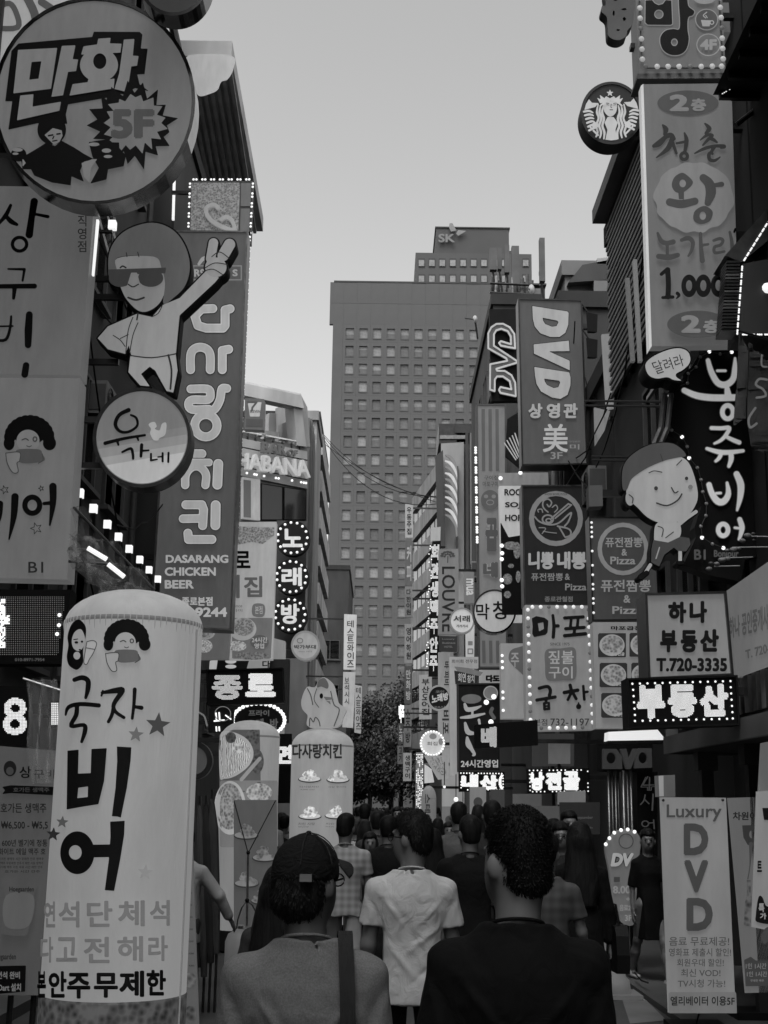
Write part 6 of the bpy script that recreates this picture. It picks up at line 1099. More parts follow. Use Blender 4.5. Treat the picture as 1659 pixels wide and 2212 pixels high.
s = Sign('box_sign', 'dark grey square sign reading Pizza twice, left of the real-estate sign', 'sign', Plane(17.4), (1350, 1345)); s.panel(Z(13, (275, 795), (770, 800), (805, 1580), (300, 1585)), mat('lit', 60), .3, frame=mat('metal', 50), fw=.02)
s.ink([Rz(13, 530, 1035, 182, 188, 17)], mat('lit', 122), name='ring'); lines(s, 13, [('퓨전짬뽕', 392, 945, 680, 1022), ('&', 518, 1035, 560, 1088), ('Pizza', 430, 1095, 625, 1156), ('퓨전짬뽕', 356, 1275, 745, 1370), ('&', 532, 1395, 585, 1455), ('Pizza', 445, 1482, 678, 1542)], mat('lit', 132), .025); s.arms([(1400, 1180)], WX)
s.bulbs(along([(1277, 1130), (1282, 1345)], 22), .018, mat('glow', 190), skip=.35)
s = Sign('box_sign', 'dim sign strip with pale letters between the boy and the real-estate sign', 'sign', Plane(16.5), (1530, 1285)); s.panel(Z(13, (960, 1160), (1420, 1270), (1420, 1375), (960, 1375)), mat('lit', 52), .1); lines(s, 13, [('뽕짬뽕', 1030, 1270, 1220, 1365)], mat('lit', 90), .03); s.bulbs(Z(13, (968, 1205), (968, 1285), (995, 1288)), .03, mat('glow', 220), 'lamp'); s.arms([(1530, 1260)], WX)
s = Sign('menu_sign', 'pale menu sign with five bowl photographs in two columns', 'sign', Plane(17.3), (1340, 1572)); s.panel(Z(14, (295, 62), (760, 60), (790, 885), (322, 886)), mat('lit', 128), .25); lines(s, 14, [('마포곱창', 435, 92, 678, 125)], BK, .04)
for x0, y0, x1, y1 in ((335, 148, 552, 335), (578, 146, 790, 332), (345, 380, 560, 570), (590, 380, 790, 568), (355, 615, 565, 808), (600, 614, 790, 806)):
    s.ink([Gz(14, [(x0, y0), (x1, y0), (x1, y1), (x0, y1)])], mat('lit', 45), name='picture_ground', step=3); s.ink([Ez(14, (x0+x1)/2, (y0+y1)/2, 98, 84)], mat('lit', 150), name='bowl', step=1.5); s.ink([Ez(14, (x0+x1)/2+4, (y0+y1)/2-4, 84, 70)], mat('food', 118), name='food_picture', step=2); s.text('곱창전골', (*Z(14, (x0+95, y1-38))[0], *Z(14, (x1-12, y1-10))[0]), mat('lit', 160), .03)
s.arms([(1410, 1380)], WX)
s = Sign('awning_light', 'bright lit underside panel below the bowl menu sign', 'lamp', Plane(16.2), (1380, 1600)); s.panel(Z(14, (418, 915), (800, 898), (862, 975), (415, 982)), mat('glow', 185), .3, 'panel'); s.panel(Z(14, (415, 985), (862, 978), (862, 1000), (415, 1005)), mat('paint', 30), .3, 'lower_rail'); s.arms([(1420, 1590)], WX)
# --- real-estate signs
s = Sign('box_sign', 'pale square real-estate sign with heavy black letters and a telephone number', 'sign', Plane(10.9), (1485, 1462)); s.panel([(1397, 1287), (1563, 1283), (1578, 1455), (1404, 1463)], mat('lit', 122), .35, frame=mat('metal', 70), fw=.02)
for t_, k, b_ in (('하', 13, (880, 1445, 1022, 1612)), ('나', 13, (1045, 1440, 1182, 1612)), ('부', 14, (815, 125, 948, 298)), ('동', 14, (975, 125, 1105, 300)), ('산', 14, (1125, 118, 1272, 295)), ('T.720-3335', 14, (785, 342, 1335, 448))): s.text(t_, (*Z(k, b_[:2])[0], *Z(k, b_[2:])[0]), BK, .06 if len(t_) < 2 else .045)
s.arms([(1560, 1300)], WX)
mp = Plane(11, -PI/2+.5, 1567, 1340); s = Sign('fascia_sign', 'long pale sign board running towards the viewer beside the real-estate sign', 'sign', mp, (1620, 1450)); s.panel([(1567, 1278), (1700, 1185), (1700, 1430), (1584, 1466)], mat('lit', 108), .1)
s.text('하나 공인중개사 사무소', None, mat('lit', 78), .03, q=[(1576, 1335), (1700, 1290), (1700, 1350), (1578, 1380)]); s.text('T. 720-3335', None, mat('lit', 78), .03, q=[(1612, 1405), (1700, 1378), (1700, 1400), (1614, 1424)]); MB().box(mp(1600, 1400).x, 4.1, mp(1600, 1400).y+.15, mp(1600, 1400).y+.2, mp(1600, 1400).z-.03, mp(1600, 1400).z+.03).make('bracket', STEEL, s.root)
s = Sign('led_sign', 'large black light-dot sign with three bright letters under the real-estate sign', 'sign', Plane(10.6), (1470, 1566)); s.panel(Z(14, (570, 514), (1402, 490), (1418, 850), (585, 876)), mat('paint', 12), .22, frame=mat('paint', 22), fw=.015)
for ch_, q_ in (('부', [(630, 552), (852, 545), (862, 812), (640, 820)]), ('동', [(872, 548), (1100, 545), (1108, 800), (880, 808)]), ('산', [(1118, 545), (1345, 540), (1350, 795), (1128, 800)])): s.led(ch_, (0, 0, 58, 70), 2.1, .003, mat('glow', 225), .08, q=Z(14, *q_))
s.bulbs(along(Z(14, (600, 543), (1362, 522)), 14)+along(Z(14, (1364, 570), (1380, 812)), 6)+along(Z(14, (620, 832), (1335, 815)), 13)+along(Z(14, (606, 590), (620, 785)), 5), .009, mat('glow', 220)); s.arms([(1585, 1490)], WX)
# --- round light balls and boxes over the street
s = disc('round_sign', 'shiny round light box with two black brush letters over the street', 'sign', 1068, 1321, 43, 44, 29, mat('lit', 168), mat('chrome', 90), .3); lines(s, 10, [('막', 757, 70, 860, 192), ('창', 885, 52, 1008, 190)], BK, .02); s.arms([(1100, 1300)], 3.7)
s = disc('round_sign', 'small bright round light box beside the sideways museum name', 'sign', 998, 1341, 24, 25, 33, mat('lit', 192), mat('lit', 120), .2); lines(s, 10, [('서래', 585, 160, 712, 210), ('가가기시', 608, 230, 695, 252)], mat('lit', 60), .04); s.arms([(1020, 1341)], 3.7)
s = disc('round_sign', 'round black sign with pale slanting letters and a pale rim', 'sign', 948.5, 1507.5, 22, 24, 36, mat('lit', 25), mat('lit', 140), .15, rw=.05); s.text('노래방', None, mat('lit', 175), .05, q=Z(10, (418, 765), (545, 745), (550, 800), (422, 835))); lines(s, 10, [('코인', 450, 730, 515, 752), ('24시', 440, 848, 520, 866)], mat('lit', 110), .02); s.arms([(965, 1507)], 3.7)
s = disc('round_sign', 'glowing round sign ringed with tiny lights, low over the crowd', 'sign', 934, 1606, 24, 25, 34, mat('lit', 200), mat('lit', 150), .2); lines(s, 10, [('회집', 385, 1120, 465, 1150)], mat('lit', 120), .03); s.ink([Ez(10, 430, 1080, 28, 22), Ez(10, 490, 1120, 18, 26)], mat('lit', 125), name='emblem', step=.8); s.bulbs(circ(934, 1606, 25, 26, 26), .028, mat('glow', 235)); s.arms([(955, 1606)], 3.7)
# --- neon letters
s = Sign('neon_sign', 'three sideways neon-outlined letters stacked under the antennas', 'sign', Plane(35), (1080, 866)); s.panel(Z(18, (400, 380), (745, 380), (760, 1480), (425, 1480)), mat('paint', 18), .2)
T1 = [(385, 870), (385, 690), (420, 620), (480, 580), (560, 578), (640, 620), (695, 700), (705, 870), (620, 855), (535, 838), (512, 805), (535, 785), (655, 822), (652, 730), (615, 665), (540, 637), (480, 655), (452, 700), (450, 840), (745, 1035), (480, 1115), (490, 1138), (580, 1140), (660, 1190), (705, 1280), (712, 1440), (530, 1400), (512, 1365), (530, 1332), (660, 1360), (640, 1262), (560, 1205), (490, 1205), (462, 1240), (460, 1380), (405, 1362), (408, 1060), (610, 1020), (600, 990), (385, 870)]
s.ink([Gz(18, T1)], mat('lit', 72), name='letter_body', thick=.12); s.ink([Sz(18, T1, 10, False)], mat('lit', 165), name='neon_tube', step=.7, thick=.03, lay=.13); s.arms([(1115, 800)], 4.3)
# --- pork restaurant strip with stripes
s = Sign('vertical_sign', 'narrow striped pork restaurant sign with a pig emblem and dotted light edge', 'sign', Plane(31), (1062, 1440)); s.panel([(1032, 876), (1090, 877), (1093, 1440), (1037, 1440)], mat('lit', 108), .35, frame=mat('paint', 80), fw=.04)
for u in (1040, 1055, 1070): s.panel([(u, 884), (u+7, 884), (u+8, 1016), (u+1, 1016)], mat('lit', 80), -.02, 'stripe'); s.panel([(u+1, 1384), (u+8, 1384), (u+9, 1432), (u+2, 1432)], mat('lit', 80), -.02, 'stripe')
s.k = 10; s.ink([Ez(9, 785, 540, 78, 84)], mat('lit', 78), name='pig_emblem'); s.ink([Ez(9, 750, 510, 18, 16), Ez(9, 815, 510, 18, 16), Rz(9, 785, 560, 30, 20, 4)], mat('lit', 108), name='pig_face', step=.7); lines(s, 9, [('구이집', 735, 335, 850, 372), ('마포구이', 722, 385, 850, 428)], mat('lit', 65), .02)
for ch_, b_ in (('곱', (745, 690, 850, 970)), ('네', (725, 1060, 850, 1190))): (a, b), (c, d) = Z(9, b_[:2], b_[2:]); s.text(ch_, (a, b, c, d), mat('lit', 72), .07, outline=mat('lit', 130), ob=.13)
s.bulbs([p for k, p in enumerate(along(Z(9, (662, 85), (676, 895)), 40)) if k % 4], .035, mat('glow', 215), 'light_dash'); s.arms([(1090, 950), (1090, 1200)], 3.7)
s = Sign('vertical_sign', 'white sign reading ROCK SOJU HOF above dark flower print', 'sign', Plane(27.5), (1108, 1400)); s.panel(Z(9, (862, 418), (1060, 418), (1075, 1200), (880, 1200)), mat('lit', 175), .3); s.panel(Z(9, (860, 310), (1272, 306), (1275, 410), (862, 415)), mat('lit', 120), .3, 'top_board')
lines(s, 9, [('ROC', 905, 445, 1042, 500), ('SOJ', 910, 555, 1042, 612), ('HOF', 910, 660, 1048, 715)], mat('lit', 35), .04); s.ink([Gz(9, [(872, 720), (940, 850), (1060, 830), (1078, 1500), (885, 1500)])], mat('paint', 16), name='flower_ground')
s.ink([Ez(9, 960, 920, 60, 35), Ez(9, 1010, 960, 30, 70), Ez(9, 930, 1200, 40, 45), Ez(9, 1020, 1180, 20, 50), Ez(9, 960, 1090, 25, 18), Ez(9, 930, 1330, 30, 30)], mat('food', 95), name='petal', step=1.2); s.bulbs(Z(9, (882, 922), (885, 985), (882, 1035), (882, 1210), (885, 1262), (872, 358), (1038, 313)), .045, mat('glow', 235)); s.arms([(1120, 1120)], 3.7)
s = Sign('slanted_stripe_sign', 'tilted board of black and white diagonal stripes beside the striped sign', 'sign', Plane(30), (1108, 1000)); s.panel([(1096, 905), (1120, 890), (1122, 1010), (1092, 985)], mat('paint', 25), .1)
for k in range(5): s.ink([Sz(9, [(905+k*22, 60-k*20), (1000+k*12, 200-k*12)], 5)], mat('lit', 165), name='stripe', step=.7)
s.arms([(1115, 950)], 3.7)
s = Sign('bulb_framed_sign', 'blank pale sign with a dark teardrop patch, left of the grill sign', 'sign', Plane(25), (1108, 1552)); s.panel(Z(10, (945, 372), (1150, 372), (1160, 945), (952, 945)), mat('lit', 135), .3); s.ink([Gz(10, [(1005, 480), (1020, 430), (1070, 405), (1150, 410), (1150, 620), (1080, 580), (1020, 520)], True)], mat('lit', 85), name='teardrop'); lines(s, 10, [('주', 1022, 445, 1085, 555)], mat('lit', 140), .02)
s.bulbs(along(Z(10, (955, 420), (965, 930)), 12), .03, mat('glow', 225), skip=.5); s.arms([(1120, 1480)], 3.7)
s = Sign('box_sign', 'white oval sign pieces behind the round brush-letter box', 'sign', Plane(31.5), (1118, 1385)); s.panel([(1098, 1285), (1128, 1285), (1128, 1345), (1100, 1345)], mat('lit', 170), .1); s.ink([S([(1106, 1300), (1108, 1330)], 2), S([(1114, 1305), (1122, 1305), (1120, 1325)], 2)], mat('lit', 60), step=.7); s.arms([(1120, 1300)], 3.7)
# --- museum-name sign and neighbours
s = Sign('vertical_sign', 'pale sign reading LOUVRE turned sideways under a leaf emblem', 'sign', Plane(38), (968, 1395)); s.panel(Z(9, (358, 950), (522, 945), (522, 1660), (352, 1660)), mat('lit', 112), .3); s.text('LOUVRE', (*Z(9, (382, 1095))[0], *Z(9, (492, 1640))[0]), mat('lit', 35), .015, rot=1)
s.ink([Sz(9, [(430, 1060), (432, 1010)], 4)]+[Ez(9, 430+48*math.cos(a), 1005+34*math.sin(a), 15, 9) for a in np.linspace(PI, 2*PI, 7)]+[Ez(9, 430+25*math.cos(a), 1010+20*math.sin(a), 9, 8) for a in np.linspace(PI, 2*PI, 5)], mat('lit', 60), name='leaf_emblem', step=.6)
s.panel(Z(10, (480, 315), (615, 320), (612, 440), (478, 436)), mat('lit', 48), -.03, 'lower_board'); s.k = 14; lines(s, 10, [('Luxury', 500, 335, 595, 350), ('Business', 500, 362, 600, 378), ('HOTEL', 515, 392, 580, 408)], mat('lit', 95), .03); s.arms([(990, 1230)], 3.7)
s = Sign('vertical_sign', 'pale rounded-top strip sign with sideways dark letters below the museum name', 'sign', Plane(39), (958, 1612)); s.panel(Z(10, (472, 440), (562, 440), (555, 1165), (470, 1165)), mat('lit', 140), .3); s.text('바 피비', (*Z(10, (515, 510))[0], *Z(10, (552, 690))[0]), mat('lit', 45), .03, rot=1); s.text('비포', (*Z(10, (500, 880))[0], *Z(10, (552, 1065))[0]), mat('lit', 45), .03, rot=1); s.arms([(985, 1480)], 3.7)
s = Sign('vertical_sign', 'short grey sign with sideways letters mua above the small bright disc', 'sign', Plane(40), (1013, 1302)); s.panel(Z(9, (568, 1125), (652, 1122), (654, 1400), (572, 1400)), mat('lit', 108), .3); s.text('mua', (*Z(9, (585, 1195))[0], *Z(9, (645, 1335))[0]), mat('lit', 185), .03, rot=1); s.arms([(1020, 1250)], 3.7)
s = Sign('vertical_sign', 'glowing white strip sign under the short sideways sign', 'sign', Plane(36), (1013, 1440)); s.panel([(1006, 1352), (1025, 1350), (1024, 1450), (1007, 1450)], mat('lit', 180), .2); s.ink([G([(1011, 1385), (1021, 1385), (1021, 1394), (1011, 1394)]), S([(1011, 1402), (1021, 1402), (1021, 1412), (1011, 1412), (1011, 1402)], 1.3, False)], mat('lit', 110), step=.7); s.arms([(1020, 1370)], 3.7)
s = Sign('led_strip_sign', 'tall vertical string of glittering light-dot letters left of the museum name', 'sign', Plane(44), (945, 1440)); s.panel([(934, 1168), (952, 1168), (948, 1460), (926, 1460)], mat('paint', 18), .3); s.panel([(930, 1140), (952, 1138), (951, 1168), (931, 1170)], mat('lit', 150), .3, 'lantern')
for i, ch_ in enumerate('회관생맥주안주'): s.led(ch_, (931-i*.6, 1176+i*40, 949-i*.6, 1210+i*40), 1.9, .011, mat('glow', 205), .05)
s.bulbs([(u+rn.uniform(-4, 4), v) for u, v in along([(931, 1180), (921, 1440)], 46)], .022, mat('glow', 225), skip=.3); s.arms([(950, 1300)], 3.6)
s = Sign('vertical_sign', 'white seafood sign shaped like a knife above the black brush sign', 'sign', Plane(31), (1010, 1680)); s.panel(Z(10, (555, 475), (780, 475), (780, 560), (558, 560)), mat('lit', 150), .25); s.panel(Z(10, (558, 560), (628, 560), (632, 1380), (562, 1380)), mat('lit', 152), .25, 'side_strip'); s.ink([Gz(10, [(590, 548), (700, 560), (812, 592), (790, 620), (700, 622), (620, 590)])], mat('lit', 105), name='knife'); s.panel(Z(10, (592, 580), (780, 622), (760, 682), (600, 682)), mat('lit', 40), -.03, 'dark_patch'); s.k = 16
lines(s, 10, [('회어회 전무점', 572, 497, 765, 525)], mat('lit', 60), .02); lines(s, 10, [('회연', 620, 600, 680, 670), ('참치', 690, 615, 745, 675)], mat('lit', 150), .04); s.arms([(1030, 1430)], 3.7)
s = Sign('box_sign', 'white sign with fat black letters right of the knife picture', 'sign', Plane(31.6), (1105, 1510)); s.panel(Z(10, (785, 545), (940, 545), (940, 690), (785, 690)), mat('lit', 165), .2); lines(s, 10, [('다도', 832, 612, 940, 668)], BK, .09); s.arms([(1080, 1450)], 3.7)
s = Sign('box_sign', 'tall black sign with white brush strokes and an all-day opening line', 'sign', Plane(30), (1035, 1665)); s.panel(Z(10, (625, 685), (938, 685), (938, 1340), (630, 1340)), mat('lit', 22), .3, frame=mat('paint', 60), fw=.03); LWt = mat('lit', 158)
s.ink([Ez(10, 722, 795, 76, 36)], mat('lit', 98), name='blob'); s.ink([Sz(10, [(672, 835, 10), (690, 875, 17), (745, 870, 15), (795, 850, 6)]), Sz(10, [(730, 870), (730, 920)], 9), Sz(10, [(642, 938, 8), (720, 930, 14), (822, 908, 7)])], LWt); s.ink([Sz(10, [(675, 980, 10), (695, 1045, 20), (738, 1058, 12)]), Sz(10, [(780, 955, 10), (785, 985, 9)])], LWt); s.ink([Sz(10, [(690, 1090, 10), (700, 1140, 22), (722, 1175, 15), (745, 1215, 11), (735, 1225, 8)])], LWt); lines(s, 10, [('24시간영업', 642, 1258, 925, 1318)], mat('lit', 170), .03)
s.ink([Ez(10, 868, 750, 55, 54)], mat('lit', 110), name='disc'); s.ink([Rz(10, 868, 750, 52, 50, 4)], mat('lit', 150), name='ring', step=.7); s.ink([Sz(10, [(880, 870), (870, 900), (895, 940)], 14)], mat('lit', 85), name='small_letter'); s.bulbs(Z(10, (892, 780), (835, 822), (870, 972)), .06, mat('glow', 240), 'lamp'); s.arms([(1075, 1500)], 3.7)
s = Sign('led_screen', 'black light-dot screen half lit at its left, below the pale sign', 'screen', Plane(22.5), (1095, 1670)); s.panel(Z(10, (748, 992), (1226, 955), (1230, 1146), (748, 1172)), mat('paint', 10), .2); s.led('배', (*Z(10, (795, 1005))[0], *Z(10, (915, 1165))[0]), 1.5, .0046, mat('glow', 150), .05); s.arms([(1160, 1600)], 3.9)
for t_, q_, nm, Y, chs in (('내산', Z(10, (628, 1346), (976, 1350), (978, 1500), (630, 1502)), 'long light-dot sign under the all-day sign, with a curl at its end', 27, (('내', (645, 1368, 775, 1490)), ('산', (785, 1372, 925, 1485)))), ('낭전골', Z(10, (1150, 1326), (1620, 1322), (1624, 1512), (1155, 1516)), 'bulb-edged light-dot sign with three bright letters below the grill sign', 21.5, (('낭', (1172, 1348, 1278, 1492)), ('전', (1285, 1348, 1410, 1490)), ('골', (1418, 1345, 1548, 1490))))):
    s = Sign('led_sign', nm, 'sign', Plane(Y), q_[3]); s.panel(q_, mat('paint', 8), .2)
    for ch_, b_ in chs: s.led(ch_, (*Z(10, b_[:2])[0], *Z(10, b_[2:])[0]), 1.5, .0052*Y/22, mat('glow', 218), .09)
    if t_ == '내산': s.led('(', (*Z(10, (930, 1370))[0], *Z(10, (962, 1485))[0]), 1.3, .006, mat('glow', 235), .08)
    c_ = [(q_[0][0]+4, q_[0][1]+4), (q_[1][0]-4, q_[1][1]+4), (q_[2][0]-4, q_[2][1]-4), (q_[3][0]+4, q_[3][1]-4)]; s.bulbs(along(c_, 40, True), .013*Y/22, mat('glow', 205), skip=.12); s.arms([(q_[1][0]-5, q_[1][1]+20)], 3.95)
# --- far strip signs on the left of the banded office
for i, (P, g, t_, nm) in enumerate(((Z(9, (75, 570), (140, 570), (138, 852), (75, 852)), 140, '우동주집', 'topmost pale strip sign of the far stack'), (Z(9, (75, 880), (138, 880), (135, 1255), (72, 1255)), 78, '커피', 'grey ribboned strip sign second in the far stack'), (Z(9, (73, 1260), (135, 1260), (133, 1490), (71, 1490)), 105, '다구전', 'mid-grey strip sign third in the far stack'),
                                   (Z(10, (215, 0), (275, 0), (275, 172), (215, 172)), 98, '한이원', 'small strip sign fourth in the far stack'), (Z(10, (215, 225), (275, 225), (272, 522), (213, 522)), 118, '영어하원', 'pale lettered strip sign in the middle of the far stack'), (Z(10, (213, 545), (272, 545), (270, 832), (212, 832)), 66, '만화방', 'dark strip sign with a small mark in the far stack'),
                                   (Z(10, (210, 840), (268, 840), (265, 1160), (207, 1160)), 95, '소주방', 'sixth strip sign down with pale symbols in the far stack'), (Z(10, (205, 1205), (268, 1205), (265, 1420), (203, 1420)), 132, '생맥구이', 'lowest pale strip sign of the far stack'), (Z(10, (325, 612), (422, 608), (420, 948), (326, 950)), 140, '부산오어집', 'broad pale strip sign with sketchy writing beside the banded office'),
                                   (Z(10, (160, 1150), (205, 1150), (203, 1290), (160, 1290)), 90, '고기', 'small strip sign at the lower left of the far stack'), (Z(10, (165, 980), (205, 980), (203, 1140), (163, 1140)), 60, '노래', 'dark narrow strip sign above the small one in the far stack'))):
    s = Sign('strip_sign', nm, 'sign', Plane(84-i*1.5), P[3], 'far stack of strip signs'); s.panel(P, mat('lit', g), .3); w_ = P[1][0]-P[0][0]; h_ = P[2][1]-P[0][1]; stack(s, t_, (P[0][0]+w_*.2, P[0][1]+h_*.08, P[1][0]-w_*.2, P[2][1]-h_*.08), mat('lit', 40 if g > 85 else 140), .03); s.arms([(P[1][0]-2, P[1][1]+8)], 4.0, r=.05)
s = Sign('led_strip_sign', 'tiny glowing light-dot sign at the left of the far stack', 'sign', Plane(70), (865, 1612)); s.panel([(860, 1520), (874, 1520), (874, 1565), (860, 1565)], mat('paint', 15), .2); s.led('맥주', (861, 1522, 873, 1562), 1.5, .018, mat('glow', 225), .06); s.arms([(872, 1540)], 3.6)
s = Sign('led_strip_sign', 'bright sparkling post of light dots below the glowing ringed disc', 'sign', Plane(36), (905, 1750)); s.panel([(899, 1625), (914, 1625), (912, 1760), (897, 1760)], mat('lit', 110), .2); s.dots([(u, v) for v in np.arange(1630, 1755, 3.5) for u in np.arange(900, 913, 3.2) if rn.random() < .6], .012, mat('glow', 240)); s.arms([(912, 1700)], 3.6)
s = Sign('poster_sign', 'bright poster with leaf-like strokes under the glowing ringed disc', 'sign', Plane(33), (945, 1695)); s.panel(Z(10, (362, 1225), (550, 1225), (550, 1400), (470, 1410), (465, 1440), (362, 1440))[:4], mat('lit', 150), .15); s.ink([Sz(10, [(400+i*22, 1240), (430+i*20, 1300), (500+i*8, 1370)], 6) for i in range(5)], mat('food', 120), name='leaf', step=1); s.ink([Gz(10, [(365, 1290), (420, 1330), (440, 1430), (365, 1438)])], mat('lit', 195), name='bright_patch'); s.arms([(950, 1650)], 3.7)
s = column('balloon_column', 'pale balloon column with sideways dark letters beyond the crowd on the right', 926, 16, 1697, 33, mat('lit', 118), .25); s.text('스테이트', (917, 1715, 930, 1800), mat('lit', 50), .03, rot=1)
s = column('balloon_column', 'thin glittering balloon column left of the pale one in the far crowd', 905, 7, 1716, 38, mat('food', 150), .12)
# --- lower right: canopy, pillars, dark shop front
t = thing('shop_canopy', 'low pale-edged canopy of the shop front at the right', 'canopy', (3.6, 11, 0)); p = at(1440, 1625, 13.5); xc = p.x
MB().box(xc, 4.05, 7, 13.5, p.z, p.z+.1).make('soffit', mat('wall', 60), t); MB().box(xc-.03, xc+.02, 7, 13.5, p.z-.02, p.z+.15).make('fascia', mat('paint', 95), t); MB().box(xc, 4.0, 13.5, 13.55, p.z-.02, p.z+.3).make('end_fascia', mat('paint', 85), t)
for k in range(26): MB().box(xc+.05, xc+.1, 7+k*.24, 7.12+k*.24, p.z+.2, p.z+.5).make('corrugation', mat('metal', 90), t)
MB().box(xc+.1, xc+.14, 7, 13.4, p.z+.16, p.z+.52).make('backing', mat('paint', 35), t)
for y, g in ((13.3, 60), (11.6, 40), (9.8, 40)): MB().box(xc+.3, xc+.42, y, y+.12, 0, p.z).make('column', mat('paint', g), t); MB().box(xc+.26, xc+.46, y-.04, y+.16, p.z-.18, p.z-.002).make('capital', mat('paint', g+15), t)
t = thing('entrance', 'dark stair entrance with raised letters above and shiny curtains', 'entrance', (3.3, 15.3, 0)); mp = Plane(15.0)
def pl(q, g, th, n, k='paint', Y=15.0, parent=t): mp_ = Plane(Y); a_ = [mp_(*c) for c in q]; return MB().hexa(a_, [x+Vector((0, th, 0)) for x in a_]).make(n, mat(k, g), parent)
pl(Z(14, (325, 1010), (760, 1000), (760, 1225), (330, 1225)), 14, .3, 'fascia'); pl(Z(14, (640, 1225), (800, 1225), (800, 2300), (650, 2300)), 8, .3, 'dark_panel')
for i, (x0, x1, g) in enumerate(((405, 425, 130), (430, 455, 70), (460, 478, 110), (482, 498, 50), (515, 545, 120), (550, 575, 80), (578, 600, 115))): 
    a_, b_ = Plane(14.9)(*Z(14, ((x0+x1)/2, 1215))[0]), Plane(14.9)(*Z(14, ((x0+x1)/2, 1750))[0]); r_ = (x1-x0)*.2776/2820*15/2; MB().tube([(a_.x, a_.y, 0), (a_.x, a_.y, a_.z)], r_, 8).make('curtain_pillar', mat('metal', g), t, smooth=True)
s = Sign('wall_lettering', 'dark raised letters DVD above the stair entrance', 'sign', Plane(14.9), (1350, 1670)); s.root.location = Plane(14.9)(1350, 1670)
for P, hl in (([(365, 1050), (470, 1050), (510, 1110), (515, 1205), (365, 1205)], (430, 1120, 38, 44)), ([(500, 1050), (545, 1048), (565, 1130), (600, 1048), (640, 1048), (580, 1205), (545, 1205)], None), ([(640, 1045), (740, 1045), (745, 1195), (610, 1200), (618, 1100)], (675, 1118, 36, 44))): s.ink([Gz(14, P)]+([neg(Ez(14, *hl))] if hl else []), mat('lit', 52), thick=.08, step=1)
s = Sign('neon_sign', 'unlit outlined letters running down the dark panel beside the curtains', 'sign', Plane(14.85), (1398, 1830)); o_ = mat('lit', 62)
s.ink([Sz(14, [(720, 1265), (680, 1330), (768, 1328)], 4, False), Sz(14, [(735, 1270), (732, 1368)], 4), Sz(14, [(705, 1268), (668, 1345), (720, 1345), (718, 1370), (748, 1370), (748, 1345), (772, 1340)], 2.5, False)], o_, name='outlined_letter', step=.5, thick=.02); s.ink([Sz(14, [(700, 1405), (690, 1450), (665, 1480)], 4), Sz(14, [(695, 1440), (730, 1475)], 4), Sz(14, [(762, 1400), (755, 1525)], 5)], o_, name='outlined_letter', step=.5, thick=.02); s.ink([Rz(14, 700, 1630, 26, 22, 4), Sz(14, [(730, 1625), (760, 1622)], 4), Sz(14, [(765, 1600), (770, 1668)], 4), Sz(14, [(700, 1672), (700, 1695), (770, 1695)], 4)], o_, name='outlined_letter', step=.5, thick=.02)
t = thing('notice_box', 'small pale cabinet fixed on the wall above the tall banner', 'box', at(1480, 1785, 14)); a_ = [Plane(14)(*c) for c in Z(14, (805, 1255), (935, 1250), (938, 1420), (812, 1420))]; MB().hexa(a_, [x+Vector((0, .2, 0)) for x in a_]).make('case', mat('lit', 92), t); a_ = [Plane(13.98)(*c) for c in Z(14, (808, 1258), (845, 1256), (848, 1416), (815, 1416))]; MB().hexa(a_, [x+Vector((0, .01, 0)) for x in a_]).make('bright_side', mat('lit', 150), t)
s = Sign('poster_board', 'dark board with small pale writing behind the long-haired woman', 'board', Plane(17), (1260, 1920)); s.panel(Z(15, (40, 75), (350, 75), (352, 325), (45, 325)), mat('lit', 38), .06); lines(s, 15, [('september', 175, 182, 295, 212), ('night', 245, 265, 295, 285)], mat('lit', 80), .02); MB().tube([s.mp(1255, 1800, -.05), (s.mp(1255, 1800).x, 17.05, 0)], .03).make('post', STEEL, s.root)
s = Sign('stall_sheet', 'long pale sheet over the stall behind the near heads', 'awning', Plane(18.5), (1200, 1760)); s.panel([(1122, 1740), (1268, 1742), (1268, 1800), (1122, 1800)], mat('lit', 74), .05); s.panel([(1205, 1710), (1265, 1708), (1265, 1738), (1205, 1738)], mat('lit', 105), .05, 'upper_sheet'); MB().tube([s.mp(1130, 1790, -.1), (s.mp(1130, 1790).x, 18.6, 0)], .03).make('post', STEEL, s.root); MB().tube([s.mp(1262, 1790, -.1), (s.mp(1262, 1790).x, 18.6, 0)], .03).make('post', STEEL, s.root)
for i, (u0, u1, v0, v1, g, nm) in enumerate(((955, 985, 1742, 1800, 110, 'pale poster with a face at the far right stall'), (1015, 1050, 1700, 1765, 120, 'poster with a round emblem above the far heads'), (1060, 1090, 1705, 1760, 60, 'dark narrow poster right of the round emblem poster'), (1108, 1170, 1715, 1745, 85, 'low grey board behind the man in the middle'), (1150, 1240, 1585, 1655, 62, 'dim shop window with hanging papers over the bulb-edged sign'), (1185, 1232, 1600, 1650, 96, 'pale notice inside the dim shop window'))):
    s = Sign('poster_board', nm, 'board', Plane(26-i*.6), ((u0+u1)/2, v1)); s.panel([(u0, v0), (u1, v0), (u1, v1), (u0, v1)], mat('lit', g), .06)
    if i < 3: s.ink([E((u0+u1)/2, (v0+v1)/2, (u1-u0)*.28, (u1-u0)*.3)], mat('lit', 60), name='emblem', step=.8)
    p = s.mp((u0+u1)/2, v1, -.05); MB().tube([p, (p.x, p.y, 0)], .03).make('post', STEEL, s.root)
